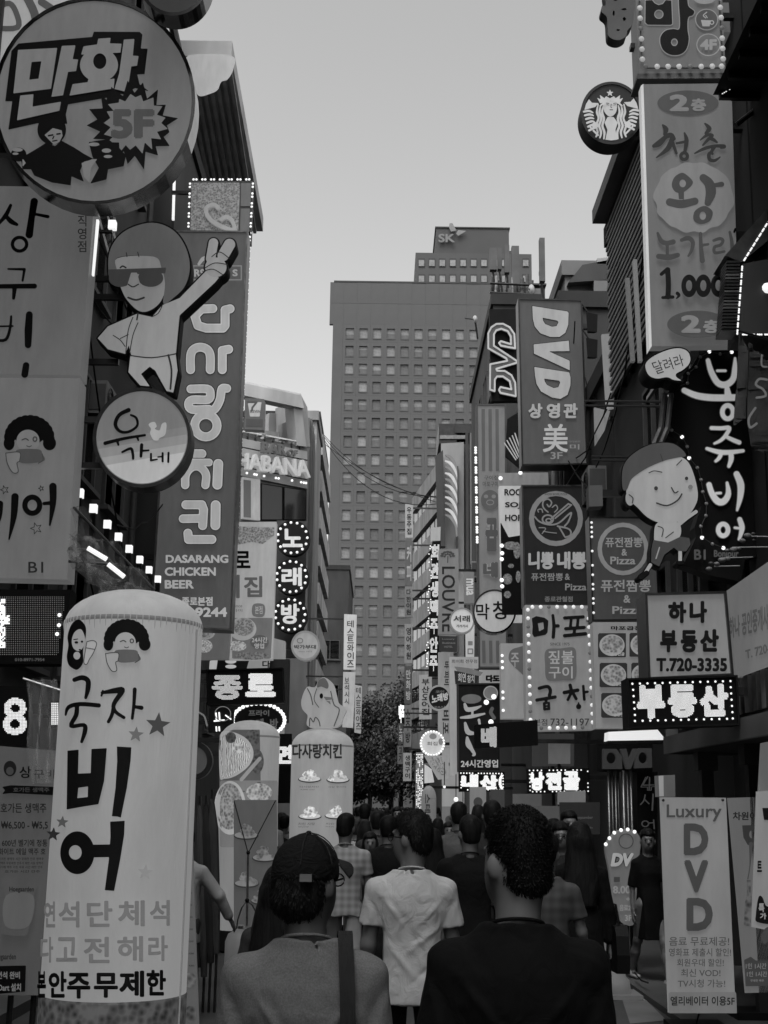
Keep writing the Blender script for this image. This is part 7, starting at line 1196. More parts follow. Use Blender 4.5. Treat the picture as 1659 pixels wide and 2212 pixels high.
for i, (u, v, r, nm) in enumerate(((985, 1727, 5, 'bright bare bulb above the far heads'), (1000, 1760, 7, 'soft round lamp in the far stall, left of the poster'), (960, 1700, 3, 'tiny bulb by the glittering column'), (1228, 1610, 3, 'tiny glint of a lamp under the grill sign'), (1186, 1682, 3, 'tiny lamp at the end of the light-dot sign'))):
    p = at(u, v, 27); t = thing('bare_bulb', nm, 'lamp', p); MB().ball(p, r*27/2820).make('bulb', mat('glow', 220), t, smooth=True); MB().tube([p, p+Vector((0, 0, .5))], .008, 4).make('cord', K, t)
# --- standing banners
def banner(nm, q, Y, g): 
    s = Sign('standing_banner', nm, 'banner', Plane(Y), ((q[2][0]+q[3][0])/2, q[3][1])); s.panel(q, mat('lit', g), .012, name='sheet'); b = (s.mp(*q[3])+s.mp(*q[2]))/2; tp_ = (s.mp(*q[0])+s.mp(*q[1]))/2
    MB().tube([tp_+Vector((0, .05, 0)), (b.x, b.y+.05, .25), (b.x, b.y+.3, .03)], .012, 6).make('pole', mat('metal', 80), s.root); MB().box(b.x-.22, b.x+.22, b.y-.02, b.y+.4, .01, .12).make('foot', mat('paint', 20), s.root); return s
s = banner('tall pale standing banner reading Luxury DVD on the right', Z(15, (815, 36), (1332, 40), (1408, 1712), (880, 1712)), 10.8, 122); GB = mat('lit', 62)
lines(s, 15, [('Luxury', 868, 92, 1295, 225)], GB, .02); lines(s, 15, [('D', 1000, 240, 1192, 488), ('V', 1003, 525, 1190, 778), ('D', 1020, 818, 1225, 1075)], GB, .05)
lines(s, 15, [('음료 무료제공!', 885, 1120, 1352, 1190), ('영화표 제출시 할인!', 882, 1208, 1365, 1272), ('회원우대 할인!', 945, 1290, 1308, 1350), ('최신 VOD!', 975, 1368, 1282, 1430), ('TV시청 가능!', 950, 1450, 1318, 1512)], mat('lit', 70), .015); s.ink([Gz(15, [(878, 1548), (1402, 1548), (1408, 1712), (880, 1712)])], mat('lit', 108), name='lower_band', step=3); lines(s, 15, [('엘리베이터 이용5F', 892, 1580, 1390, 1652)], mat('lit', 32), .025)
for x, y in ((840, 60), (1302, 58), (900, 1692), (1388, 1692)): p = s.mp(*Z(15, (x, y))[0], .02); MB().ball(p, .012, 8, 4, (1, .5, 1)).make('grommet', mat('metal', 70), s.root)
s = banner('pale standing banner with a beer bottle just right of the tall one', Z(15, (1342, 42), (1720, 30), (1750, 1552), (1480, 1560)), 11.6, 112)
lines(s, 15, [('차원이', 1382, 150, 1568, 215)], mat('lit', 40), .03); s.ink([Gz(15, [(1455, 255), (1560, 252), (1545, 400), (1500, 410), (1465, 350)]), neg(Ez(15, 1528, 325, 18, 30))], mat('lit', 62), name='emblem'); s.ink([Gz(15, [(1490, 680), (1520, 680), (1520, 790), (1545, 850), (1535, 1040), (1465, 1035), (1478, 850), (1492, 790)])], mat('food', 90), name='bottle', step=1); s.ink([Sz(15, [(1522, 400, 16), (1515, 560, 5), (1498, 670, 5)])], mat('lit', 80), name='pouring_beer', step=.8)
s.ink([Gz(15, [(1468, 1300), (1520, 1275), (1560, 1305), (1740, 1300), (1745, 1500), (1480, 1505)])], mat('lit', 68), name='price_band'); lines(s, 15, [('1인 1시간', 1480, 1325, 1640, 1370), ('1인 1시간', 1488, 1388, 1645, 1430), ('무제한 맥주', 1515, 1450, 1620, 1470)], mat('lit', 130), .02)
s = banner('nearest slanting banner cut by the right edge with a lidded bottle label', Z(15, (1568, -8), (1900, -30), (1900, 1120), (1530, 1045)), 9.9, 128)
s.ink([Gz(15, [(1612, 120), (1700, 118), (1700, 215), (1625, 212)])], BK, name='label'); lines(s, 15, [('트', 1570, 530, 1608, 618)], BK, .04); s.ink([Gz(15, [(1580, 815), (1610, 812), (1640, 880), (1700, 900), (1700, 1015), (1570, 1005), (1560, 950)], True)], BK, name='label'); lines(s, 15, [('특', 1580, 860, 1625, 930), ('가', 1590, 935, 1640, 985)], mat('lit', 140), .04)
s.ink([Gz(15, [(1595, 1120), (1625, 1060), (1660, 1050), (1660, 1140), (1620, 1178)], True)], mat('lit', 62), name='leaf'); s = Sign('fascia_sign', 'pale sign edge with small marks at the right margin above the banners', 'sign', Plane(10.4), (1655, 1790)); s.panel([(1646, 1605), (1720, 1590), (1720, 1790), (1636, 1786)], mat('lit', 112), .05); s.arms([(1665, 1700)], 4.1)
# --- blob shaped film sign and cone
s = Sign('bulb_framed_sign', 'keyhole-shaped grey sign reading DV beside the walking woman, with bulbs on top', 'sign', Plane(14.2), (1345, 2000)); s.ink([Gz(15, [(395, 440), (425, 360), (480, 305), (560, 285), (630, 305), (668, 370), (660, 480), (640, 700), (625, 1010), (520, 1012), (500, 930), (440, 830), (430, 640)], True)], mat('lit', 98), name='board', thick=.1, lay=-.1)
s.k = 1; s.ink([Rz(15, 553, 378, 55, 56, 4)], mat('lit', 60), name='ring', step=.6); s.text('DV', (*Z(15, (432, 470))[0], *Z(15, (612, 575))[0]), mat('lit', 158), .07, outline=BK, ob=.12, shear=.2); lines(s, 15, [('8.000', 450, 725, 625, 785), ('+', 552, 812, 582, 842), ('음료2잔', 500, 870, 620, 920), ('3F', 540, 950, 595, 998)], mat('lit', 130), .03); s.ink([Gz(15, [(455, 655), (502, 655), (502, 695), (455, 695)])], mat('lit', 60), name='stamp')
s.bulbs(Z(15, (392, 402), (420, 355), (458, 312), (510, 292), (562, 287), (615, 305)), .02, mat('glow', 225)); p = s.mp(1340, 1990, -.05); MB().tube([p, (p.x, p.y, 0)], .04).make('post', STEEL, s.root)
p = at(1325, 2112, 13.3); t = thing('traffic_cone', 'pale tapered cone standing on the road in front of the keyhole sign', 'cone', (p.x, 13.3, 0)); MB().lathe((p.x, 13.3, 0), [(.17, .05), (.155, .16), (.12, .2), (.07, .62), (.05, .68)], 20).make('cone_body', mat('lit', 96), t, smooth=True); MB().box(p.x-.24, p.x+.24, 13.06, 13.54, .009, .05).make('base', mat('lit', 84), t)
MB().tube([at(1370, 2100, 14), at(1385, 2118, 13.6), at(1400, 2123, 13.3)], .008, 5).make('cable_on_ground', mat('paint', 12), None).__setitem__('label', 'thin black cable lying on the road by the cone'); bpy.data.objects['cable_on_ground']['category'] = 'cable'
# ================================================================== PEOPLE: smooth bodies from blended shapes, meshed once
class Vol:
    def __init__(s, lo, hi, h):
        s.lo = np.array(lo, float); s.h = h; n = np.ceil((np.array(hi)-s.lo)/h).astype(int)+1; s.n = n
        s.ax = [s.lo[i]+h*np.arange(n[i]) for i in range(3)]; s.f = np.full(tuple(n), 1.0)
    def win(s, lo, hi, pad):
        sl = []
        for i in range(3):
            a = int(max(0, (lo[i]-pad-s.lo[i])/s.h)); b = int(min(s.n[i], (hi[i]+pad-s.lo[i])/s.h+2)); sl.append(slice(a, max(a+1, b)))
        g = np.meshgrid(*[s.ax[i][sl[i]] for i in range(3)], indexing='ij'); return tuple(sl), g
    def put(s, sl, g, k, sub=False):
        o = s.f[sl]
        if sub: s.f[sl] = np.maximum(o, -g); return
        hh = np.clip(.5+.5*(o-g)/k, 0, 1); s.f[sl] = o*(1-hh)+g*hh-k*hh*(1-hh)
    def cap(s, a, b, ra, rb, k=.03, sub=False, sq=(1, 1, 1)):
        a, b = np.array(a, float), np.array(b, float); r = max(ra, rb); lo, hi = np.minimum(a, b)-r*1.6, np.maximum(a, b)+r*1.6; sl, (X, Y, Z_) = s.win(lo, hi, k*2+2*s.h)
        d = (b-a)/np.array(sq); L = (d@d)+1e-9; x, y, z = (X-a[0])/sq[0], (Y-a[1])/sq[1], (Z_-a[2])/sq[2]; t = np.clip((x*d[0]+y*d[1]+z*d[2])/L, 0, 1)
        s.put(sl, np.sqrt((x-t*d[0])**2+(y-t*d[1])**2+(z-t*d[2])**2)-(ra+(rb-ra)*t), k, sub); return s
    def ell(s, c, r, k=.03, sub=False, yaw=0, pitch=0):
        c, r = np.array(c, float), np.array(r, float); m = max(r); sl, (X, Y, Z_) = s.win(c-m, c+m, k*2+2*s.h); x, y, z = X-c[0], Y-c[1], Z_-c[2]
        if yaw: x, y = x*math.cos(yaw)+y*math.sin(yaw), -x*math.sin(yaw)+y*math.cos(yaw)
        if pitch: y, z = y*math.cos(pitch)+z*math.sin(pitch), -y*math.sin(pitch)+z*math.cos(pitch)
        q = np.sqrt((x/r[0])**2+(y/r[1])**2+(z/r[2])**2); s.put(sl, (q-1)*min(r), k, sub); return s
    def loft(s, st, k=.03, p=2.4):
        """stations (z, cx, cy, rx, ry) from low to high"""
        st = np.array(st, float); sl, (X, Y, Z_) = s.win((min(st[:, 1]-st[:, 3])-.02, min(st[:, 2]-st[:, 4])-.02, st[0, 0]), (max(st[:, 1]+st[:, 3])+.02, max(st[:, 2]+st[:, 4])+.02, st[-1, 0]), k*2+2*s.h)
        cx, cy, rx, ry = [np.interp(Z_, st[:, 0], st[:, i]) for i in (1, 2, 3, 4)]
        q = (np.abs((X-cx)/rx)**p+np.abs((Y-cy)/ry)**p)**(1/p); g = (q-1)*np.minimum(rx, ry); g = np.maximum(g, np.maximum(st[0, 0]-Z_, Z_-st[-1, 0])); s.put(sl, g, k); return s
    def cut(s, n, d):     # removes n.p > d
        X, Y, Z_ = np.meshgrid(*s.ax, indexing='ij'); s.f = np.maximum(s.f, n[0]*X+n[1]*Y+n[2]*Z_-d); return s
    def rough(s, amp, sc, seed=0, aniso=(1, 1, 1)):
        rs = np.random.RandomState(seed); I = np.nonzero(np.abs(s.f) < .05); X, Y, Z_ = [s.ax[i][I[i]] for i in range(3)]; w = np.zeros_like(X)
        for _ in range(7):
            d = rs.normal(size=3)*np.array(aniso)*sc; w += np.sin(X*d[0]+Y*d[1]+Z_*d[2]+rs.uniform(0, 6)+1.2*np.sin(X*d[1]*.6+Z_*d[0]*.5))
        s.f[I] += w/7*amp*1.6; return s
    def folds(s, lines_):
        """cloth creases: (a, b, depth, width) ridges and hollows along lines near the surface"""
        I = np.nonzero(np.abs(s.f) < .05); X, Y, Z_ = [s.ax[i][I[i]] for i in range(3)]
        for a, b, dp, wd in lines_:
            a, b = np.array(a, float), np.array(b, float); d = b-a; L = d@d; t = ((X-a[0])*d[0]+(Y-a[1])*d[1]+(Z_-a[2])*d[2])/L; tc = np.clip(t, 0, 1)
            q = np.sqrt((X-a[0]-tc*d[0])**2+((Y-a[1]-tc*d[1])*.5)**2+(Z_-a[2]-tc*d[2])**2); s.f[I] += dp*np.exp(-(q/wd)**2)*np.sin(PI*np.clip(tc*.9+.1, 0, 1))
        return s
    def mesh(s):
        f = s.f; ins = (f < 0); nx, ny, nz = f.shape; c8 = np.zeros((nx-1, ny-1, nz-1), np.int8)
        co = np.array([(0, 0, 0), (1, 0, 0), (0, 1, 0), (1, 1, 0), (0, 0, 1), (1, 0, 1), (0, 1, 1), (1, 1, 1)])
        for c in co: c8 += ins[c[0]:nx-1+c[0], c[1]:ny-1+c[1], c[2]:nz-1+c[2]]
        act = (c8 > 0) & (c8 < 8); A = np.argwhere(act); idx = np.full(act.shape, -1); idx[act] = np.arange(len(A)); acc = np.zeros((len(A), 3)); cnt = np.zeros(len(A))
        val = [f[A[:, 0]+c[0], A[:, 1]+c[1], A[:, 2]+c[2]] for c in co]
        for a in range(8):
            for b in range(a+1, 8):
                if np.abs(co[a]-co[b]).sum() != 1: continue
                fa, fb = val[a], val[b]; m = (fa < 0) != (fb < 0); t = np.where(m, fa/(fa-fb+1e-12), 0); acc += np.where(m[:, None], co[a]+(co[b]-co[a])*t[:, None], 0); cnt += m
        V = (acc/cnt[:, None]+A)*s.h+s.lo
        Q = []
        for ax in range(3):
            o1, o2 = [i for i in range(3) if i != ax]; sl0 = [slice(1, -1)]*3; sl0[ax] = slice(0, -1); sl1 = [slice(1, -1)]*3; sl1[ax] = slice(1, None)
            A_, B = ins[tuple(sl0)], ins[tuple(sl1)]; m = A_ != B; P = np.argwhere(m); off = np.ones(3, int); off[ax] = 0; P = P+off; flip = A_[m]
            def I(d1, d2): q = P.copy(); q[:, o1] += d1; q[:, o2] += d2; return idx[q[:, 0], q[:, 1], q[:, 2]]
            q = np.stack([I(-1, -1), I(0, -1), I(0, 0), I(-1, 0)], 1); fl = flip if ax != 1 else ~flip; q[~fl] = q[~fl][:, ::-1]; Q.append(q)
        return V, np.concatenate(Q)
def bmesh_data(name, vol, m):
    V, Q = vol.mesh(); me = bpy.data.meshes.new(name); me.vertices.add(len(V)); me.vertices.foreach_set('co', V.ravel()); me.loops.add(Q.size); me.loops.foreach_set('vertex_index', Q.ravel().astype(np.int32))
    me.polygons.add(len(Q)); me.polygons.foreach_set('loop_start', np.arange(0, Q.size, 4, dtype=np.int32)); me.polygons.foreach_set('loop_total', np.full(len(Q), 4, np.int32)); me.update(calc_edges=True)
    me.polygons.foreach_set('use_smooth', [True]*len(Q)); me.materials.append(m); return me
def part(me, root, name=None):
    o = bpy.data.objects.new(name or me.name.split('.')[0], me); COL.objects.link(o); o.parent = root; return o
SK, HR = mat('skin', 105), mat('hair', 30)
def limb_pts(side, arm, stride, S_=1.0, sw=.185):
    """arm: (forward swing of upper arm, outward, elbow bend)"""
    f, o, e = arm; sh = np.array((side*sw*.95, -.005, 1.352)); d = np.array((side*math.sin(o), math.sin(f)*math.cos(o), -math.cos(f)*math.cos(o))); el = sh+d*.27
    d2 = np.array((side*math.sin(o)*.5, math.sin(f+e), -math.cos(f+e))); d2 /= np.linalg.norm(d2); wr = el+d2*.25; return sh, el, wr, d2
def person_meshes(h=.012, arms=((.1, .12, .25), (-.05, .12, .3)), stride=.0, hair='short', top='tee', tone=(200, 40), head_yaw=0, sw=.19, bulk=1., legs='trousers', detail=False, hair_len=.0, cap=False, seed=1, glasses=False, sleeve=.5, hairtone=30, hk=.95, skin=105, parts=('body', 'top', 'legs', 'hair', 'shoes'), topkind='fabric', fine=None):
    """returns {part: mesh}; the person faces +y, feet at 0, 1.73 m tall"""
    R_ = {}; cy_, sy_ = math.cos(head_yaw), math.sin(head_yaw); SKm = mat('skin', skin)
    def hp(x, y, z): return (x*cy_-y*sy_, x*sy_+y*cy_+.005, z)       # head space, turned
    L = [limb_pts(-1, arms[0], stride, sw=sw), limb_pts(1, arms[1], stride, sw=sw)]
    hips = [np.array((s_*.09, 0, .9)) for s_ in (-1, 1)]; kn = [np.array((-.095, stride*.5, .49)), np.array((.095, -stride*.4, .49+abs(stride)*.05))]; an = [np.array((-.09, stride*.75, .09)), np.array((.09, -stride*.95, .1+abs(stride)*.18))]
    b = Vol((-.62, -.45, -.02), (.62, .6, 1.78), h)
    b.ell(hp(0, -.005, 1.615), (.077, .096, .112), .03, yaw=head_yaw); b.ell(hp(0, .03, 1.555), (.058, .068, .075), .03, yaw=head_yaw); b.cap(hp(0, -.02, 1.56), (0, -.014, 1.43), .056, .06, .03); b.cap((-.04, .0, 1.39), (.04, .0, 1.39), .04, .04, .03)
    b.cap(hp(0, .098, 1.61), hp(0, .112, 1.585), .011, .016, .012); b.cap(hp(-.018, .09, 1.548), hp(.018, .09, 1.548), .009, .009, .01); b.cap(hp(-.035, .088, 1.64), hp(.035, .088, 1.64), .01, .01, .015)
    for s_ in (-1, 1): b.ell(hp(s_*.081, -.008, 1.597), (.012, .021, .033), .006, yaw=head_yaw-s_*.35)
    for s_ in (-1, 1): b.ell(hp(s_*.032, .1, 1.615), (.016, .014, .011), .004, sub=True)
    b.loft([(.95, 0, 0, .115, .075), (1.15, 0, 0, .105, .075), (1.36, 0, 0, .09, .05)], .03)
    for (sh, el, wr, d2), s_ in zip(L, (-1, 1)):
        b.cap(sh, el, .046*bulk, .038*bulk, .03); b.cap(el, wr, .038*bulk, .026, .02)
        pal = wr+d2*.055; b.cap(wr, wr+d2*.085, .026, .03, .015, sq=(.55, 1, 1) if abs(d2[2]) > .6 else (1, 1, .55))
        fw = np.array((0, 1, 0)) if abs(d2[2]) > .6 else np.array((1., 0, 0)); cu = np.array((-s_, 0, 0)) if abs(d2[2]) > .6 else np.array((0, 0, -1.))
        for k, ln in enumerate((.068, .078, .074, .058)):
            q0 = wr+d2*.092+fw*(.024-.016*k); q1 = q0+d2*ln*.55+cu*.006; q2 = q1+d2*ln*.4+cu*.022; b.cap(q0, q1, .0088, .0082, .006); b.cap(q1, q2, .0082, .0068, .004)
        t0 = wr+d2*.03+fw*.026; t1 = t0+d2*.035+fw*.022+cu*.01; b.cap(t0, t1, .011, .0095, .008); b.cap(t1, t1+d2*.028+cu*.006, .0095, .008, .004)
    for i in range(2): b.cap(hips[i], kn[i], .075, .052, .03); b.cap(kn[i], kn[i]*.6+an[i]*.4+np.array((0, -.015, 0)), .05, .05, .03); b.cap(kn[i]*.6+an[i]*.4, an[i], .05, .032, .03); b.cap(an[i]-(0, .03, .03), an[i]+(0, .11, -.055), .034, .026, .02)
    R_['body'] = bmesh_data('body', b, SKm)
    hh = fine or h
    if 'top' in parts:
        t = Vol((-.42-(.2 if max(arms[0][1], arms[1][1]) > .4 else 0), -.32, .5), (.42+(.2 if max(arms[0][1], arms[1][1]) > .4 else 0), .34+(.12 if sleeve >= 1 else 0), 1.56), hh); w = sw/.19*bulk
        hem = .5 if top == 'dress' else (.80 if top != 'long' else .7)
        if top == 'dress': t.loft([(.52, 0, 0, .2, .15), (.75, 0, 0, .185, .14), (.95, 0, 0, .165, .125), (1.1, 0, 0, .135, .105), (1.25, 0, 0, .145, .112), (1.33, 0, -.01, .14, .1), (1.4, 0, -.015, .1, .075), (1.46, 0, -.015, .07, .055)], .02)
        else: t.loft([(hem, 0, -.005, .184*w, .134*w), (.95, 0, 0, .168*w, .122*w), (1.12, 0, 0, .162*w, .118*w), (1.26, 0, -.005, .172*w, .124*w), (1.33, 0, -.01, .158*w, .112*w), (1.39, 0, -.015, .115*w, .088), (1.435, 0, -.015, .086, .07), (1.47, 0, -.015, .078, .062)], .025)
        for (sh, el, wr, d2), s_ in zip(L, (-1, 1)):
            d = el-sh; e = sh+d*sleeve*1.3 if sleeve < 1 else el; t.cap(np.array((s_*.05, -.012, 1.43)), sh+(0, -.005, .0), .028, .052*bulk, .05); t.cap(sh, e, .06*bulk, .066*bulk if sleeve < 1 else .064, .03)
            if sleeve >= 1: t.cap(el, wr-d2*.03, .06, .05, .02)
            if sleeve < 1: n = d/np.linalg.norm(d); X, Y, Z_ = np.meshgrid(*t.ax, indexing='ij'); q = (X-e[0])*n[0]+(Y-e[1])*n[1]+(Z_-e[2])*n[2]; m_ = (np.abs(X) > sw-.035) & (X*s_ > 0); t.f = np.where(m_, np.maximum(t.f, q), t.f)
        t.cut((0, 0, -1), -(hem+.012))
        X, Y, Z_ = np.meshgrid(*t.ax, indexing='ij'); nk = np.sqrt(X**2+((Y+.014)*1.05)**2)-.066; t.f = np.where((Z_ > 1.428) & (nk < .02), np.maximum(t.f, -nk), t.f); t.f = np.maximum(t.f, Z_-(1.458-.25*np.maximum(0, Y+.02)))
        if detail: t.folds([((-.2, -.1, 1.38), (.02, -.13, 1.12), -.008, .012), ((.2, -.1, 1.36), (.0, -.13, 1.16), -.007, .012), ((-.1, -.12, 1.3), (.1, -.13, .98), .008, .016), ((.16, -.1, 1.2), (-.08, -.13, 1.02), -.009, .014), ((-.17, -.1, 1.15), (.05, -.13, .9), -.009, .015), ((.17, -.1, 1.05), (-.05, -.13, .88), .008, .014), ((-.2, -.06, 1.3), (-.14, -.1, 1.1), .009, .014), ((.2, -.06, 1.3), (.14, -.1, 1.08), .009, .014), ((-.17, -.05, .98), (.1, -.12, .93), -.009, .013), ((-.24, -.03, 1.33), (-.2, -.06, 1.2), -.006, .01), ((.24, -.03, 1.33), (.2, -.06, 1.2), -.006, .01)])
        t.rough(.0045 if detail else .007, 16, seed, (1.2, 1, .7)); 
        if detail: t.rough(.003, 34, seed+5, (1.3, .8, .5))
        cm = MB(); cp_ = [(.069*math.cos(a), -.014+.066*math.sin(a), 1.452-.02*math.sin(a)*(1 if math.sin(a) < 0 else 1.0)-.012*max(0, math.sin(a))) for a in np.linspace(0, 2*PI, 33)]; cm.tube(cp_, .0055, 6, False)
        ce = bpy.data.meshes.new('collar'); ce.from_pydata(cm.V, [], cm.F); ce.materials.append(mat(topkind, tone[0])); ce.polygons.foreach_set('use_smooth', [True]*len(ce.polygons)); R_['collar'] = ce
        R_['top'] = bmesh_data('dress' if top == 'dress' else ('shirt' if top != 'polo' else 'shirt'), t, mat(topkind, tone[0]))
    if 'legs' in parts and top != 'dress':
        t = Vol((-.36, -.42, 0), (.36, .5, 1.02), hh); t.loft([(.82, 0, 0, .152, .108), (.9, 0, 0, .152, .106), (.99, 0, 0, .14, .095)], .03)
        for i in range(2):
            t.cap(hips[i]+(0, 0, -.02), kn[i], .083, .066, .04); 
            if legs == 'trousers': t.cap(kn[i], an[i]+(0, 0, .02), .068, .058, .03)
            else: t.cap(kn[i], kn[i]+(0, 0, .02), .07, .07, .02)
        if legs != 'trousers': t.cut((0, 0, -1), -.47)
        t.rough(.006, 18, seed+1, (1, 1, .6)); R_['legs'] = bmesh_data('trousers' if legs == 'trousers' else 'shorts', t, mat('fabric', tone[1]))
    if 'shoes' in parts:
        t = Vol((-.2, -.5, -.01), (.2, .62, .2+abs(stride)*.25), max(hh, .012))
        for i in range(2): c = an[i]; t.cap(c+(0, -.045, -.055), c+(0, .13, -.062), .042, .036, .02, sq=(.95, 1, .8)); t.ell(c+(0, -.02, -.025), (.042, .06, .045), .02)
        R_['shoes'] = bmesh_data('shoes', t, mat('paint', 60 if seed % 2 else 150))
    if 'hair' in parts:
        t = Vol((-.2, -.24, 1.02), (.2, .2, 1.8), min(hh, .009) if detail else hh)
        if cap:
            t.ell(hp(0, -.012, 1.636), (.091, .112, .108), .02, yaw=head_yaw); t.cut((0, 0, -1), -1.615); R_['cap'] = bmesh_data('cap', t, mat('fabric', 20))
            t = Vol((-.2, -.24, 1.02), (.2, .2, 1.8), hh); t.ell(hp(0, -.022, 1.61), (.086, .1, .10), .02, yaw=head_yaw); t.ell(hp(0, -.06, 1.555), (.07, .055, .05), .03); t.cut((0, 0, 1), 1.64)
        else:
            t.ell(hp(0, -.012, 1.652), (.089*hk, .108*hk, .094), .03, yaw=head_yaw); t.ell(hp(0, -.045, 1.602), (.072*hk, .066*hk, .075), .03, yaw=head_yaw); t.ell(hp(.008, .0, 1.69), (.077*hk, .088*hk, .058), .03, yaw=head_yaw)
            if hair != 'long': t.ell(hp(0, -.052, 1.562), (.054, .042, .036), .03)
        if hair == 'long':
            t.ell(hp(0, -.03, 1.6), (.1, .1, .13), .03); t.loft([(1.10-hair_len*.0, 0, -.10, .10, .045), (1.25, 0, -.09, .14, .055), (1.4, 0, -.07, .135, .06), (1.52, 0, -.05, .115, .07), (1.62, 0, -.04, .095, .08)], .03)
        X, Y, Z_ = np.meshgrid(*t.ax, indexing='ij'); fx = X*cy_+(Y-.005)*sy_; fy = -X*sy_+(Y-.005)*cy_
        facez = (fy > .018+.35*np.maximum(0, np.abs(Z_-1.6)-.3)) & (Z_ < 1.672-.05*(np.abs(fx) > .05)); 
        g_ = np.maximum(.03-fy, Z_-1.668); t.f = np.maximum(t.f, -g_) if not cap else np.maximum(t.f, fy+.0)
        if hair != 'long': er = np.maximum(-.028-fy, np.maximum(Z_-1.615, .05-np.abs(fx))); t.f = np.maximum(t.f, -er)
        t.rough(.0032, 40, seed+3, (1.2, 1.2, .5)); t.rough(.0016, 95, seed+9, (1.2, 1.2, .35)); R_['hair'] = bmesh_data('hair', t, mat('hair', hairtone))
    R_['glasses'] = glasses and hp or None
    return R_
def put_person(label, ms, u, v_top, Y, height=None, yaw=0, group=None, x=None, extra=None):
    """stands a person on the ground so that the top of the head meets pixel (u, v_top)"""
    p = at(u, v_top, Y); H = height or p.z/1.745; r = thing('person', label, 'person', (p.x if x is None else x, Y, .0), group, yaw); r.scale = (H, H, H)
    for k, me in ms.items():
        if k == 'glasses':
            if me:
                hp = me; m = MB()
                for s_ in (-1, 1):
                    m.tube([hp(s_*.034+.022*math.cos(a), .108, 1.612+.018*math.sin(a)) for a in np.linspace(0, 2*PI, 13)], .0022, 5); m.tube([hp(s_*.056, .106, 1.617), hp(s_*.08, .06, 1.618), hp(s_*.086, -.01, 1.612)], .003, 5)
                m.tube([hp(-.012, .11, 1.614), hp(.012, .11, 1.614)], .0022, 5); o = mesh('glasses', m.V, m.F, mat('paint', 15), None); o.parent = r
            continue
        part(me, r)
    for f in (extra or ()): f(r)
    return r
def strap(r):
    m = MB(); P = [(.105, .12, 1.32), (.108, .06, 1.43), (.11, -.01, 1.477), (.112, -.085, 1.435), (.118, -.14, 1.3), (.122, -.155, 1.1), (.125, -.155, .9), (.13, -.15, .8)]
    Q = smoothp(P, False, 5)
    for k, a in enumerate(Q):
        m.V += [(a[0]-.021, a[1], a[2]), (a[0]+.021, a[1], a[2]), (a[0]+.021, a[1]+.008, a[2]-.004), (a[0]-.021, a[1]+.008, a[2]-.004)]
        if k: m.F += [(4*k-4+q, 4*k-4+(q+1) % 4, 4*k+(q+1) % 4, 4*k+q) for q in range(4)]
    o = mesh('bag_strap', m.V, m.F, mat('fabric', 42), None); o.parent = r
def brim(r):
    hy = -.6; m = MB(); V = []; n = 14
    for i in range(n+1):
        a = -1.15+2.3*i/n
        for rr, z in ((.098, 1.665), (.145*math.cos(a*.5)+.012, 1.655)): x, y = math.sin(a)*rr*.85, math.cos(a)*rr+.005; V.append((x*math.cos(hy)-y*math.sin(hy), x*math.sin(hy)+y*math.cos(hy), z+.012-abs(math.sin(a))**2*.05*(1 if rr > .1 else .35)))
    F_ = [(2*i, 2*i+1, 2*i+3, 2*i+2) for i in range(n)]; k = len(V); V += [(x, y, z-.006) for x, y, z in V]; F_ += [tuple(j+k for j in reversed(f)) for f in F_]+[(2*i+1, 2*i+1+k, 2*i+3+k, 2*i+3) for i in range(n)]
    o = mesh('cap_brim', V, F_, mat('fabric', 48), None, smooth=True); o.parent = r
    c = Vector((-.005, -.127, 1.625)); m = MB().hexa([c+Vector((-.017, 0, -.009)), c+Vector((.017, 0, -.009)), c+Vector((.017, 0, .011)), c+Vector((-.017, 0, .011))], [c+Vector((-.017, .03, -.009)), c+Vector((.017, .03, -.009)), c+Vector((.017, .03, .011)), c+Vector((-.017, .03, .011))]); o = mesh('cap_emblem', m.V, m.F, mat('paint', 110), None); o.parent = r
    for k in range(6):
        a = k*PI/3+.3; P = [(.095*math.sin(t)*math.cos(a)*1.0, -.007+.1145*math.sin(t)*math.sin(a), 1.638+.1085*math.cos(t)) for t in np.linspace(.08, 1.35, 7)]; m = MB().tube(P, .0018, 4); o = mesh('cap_seam', m.V, m.F, mat('fabric', 45), None); o.parent = r
    m = MB().ball((0, -.007, 1.748), .008, 8, 5, (1, 1, .6)); o = mesh('cap_button', m.V, m.F, mat('fabric', 40), None); o.parent = r
    m = MB().tube([(-.085*math.cos(t), -.04-.085*math.sin(t), 1.612) for t in np.linspace(0, PI, 12)], .003, 4)
def eyes(hy=0):
    def f(r):
        for s_ in (-1, 1): x, y = s_*.033, .094; m = MB().ball((x*math.cos(hy)-y*math.sin(hy), x*math.sin(hy)+y*math.cos(hy)+.005, 1.613), .011, 8, 6, (1.2, .7, .55)); o = mesh('eye', m.V, m.F, mat('paint', 20), None, smooth=True); o.parent = r
        x, y = 0, .1; m = MB().ball((x*math.cos(hy)-y*math.sin(hy), x*math.sin(hy)+y*math.cos(hy)+.003, 1.552), .012, 8, 6, (1.7, .5, .5)); o = mesh('mouth', m.V, m.F, mat('skin', 70), None, smooth=True); o.parent = r
    return f
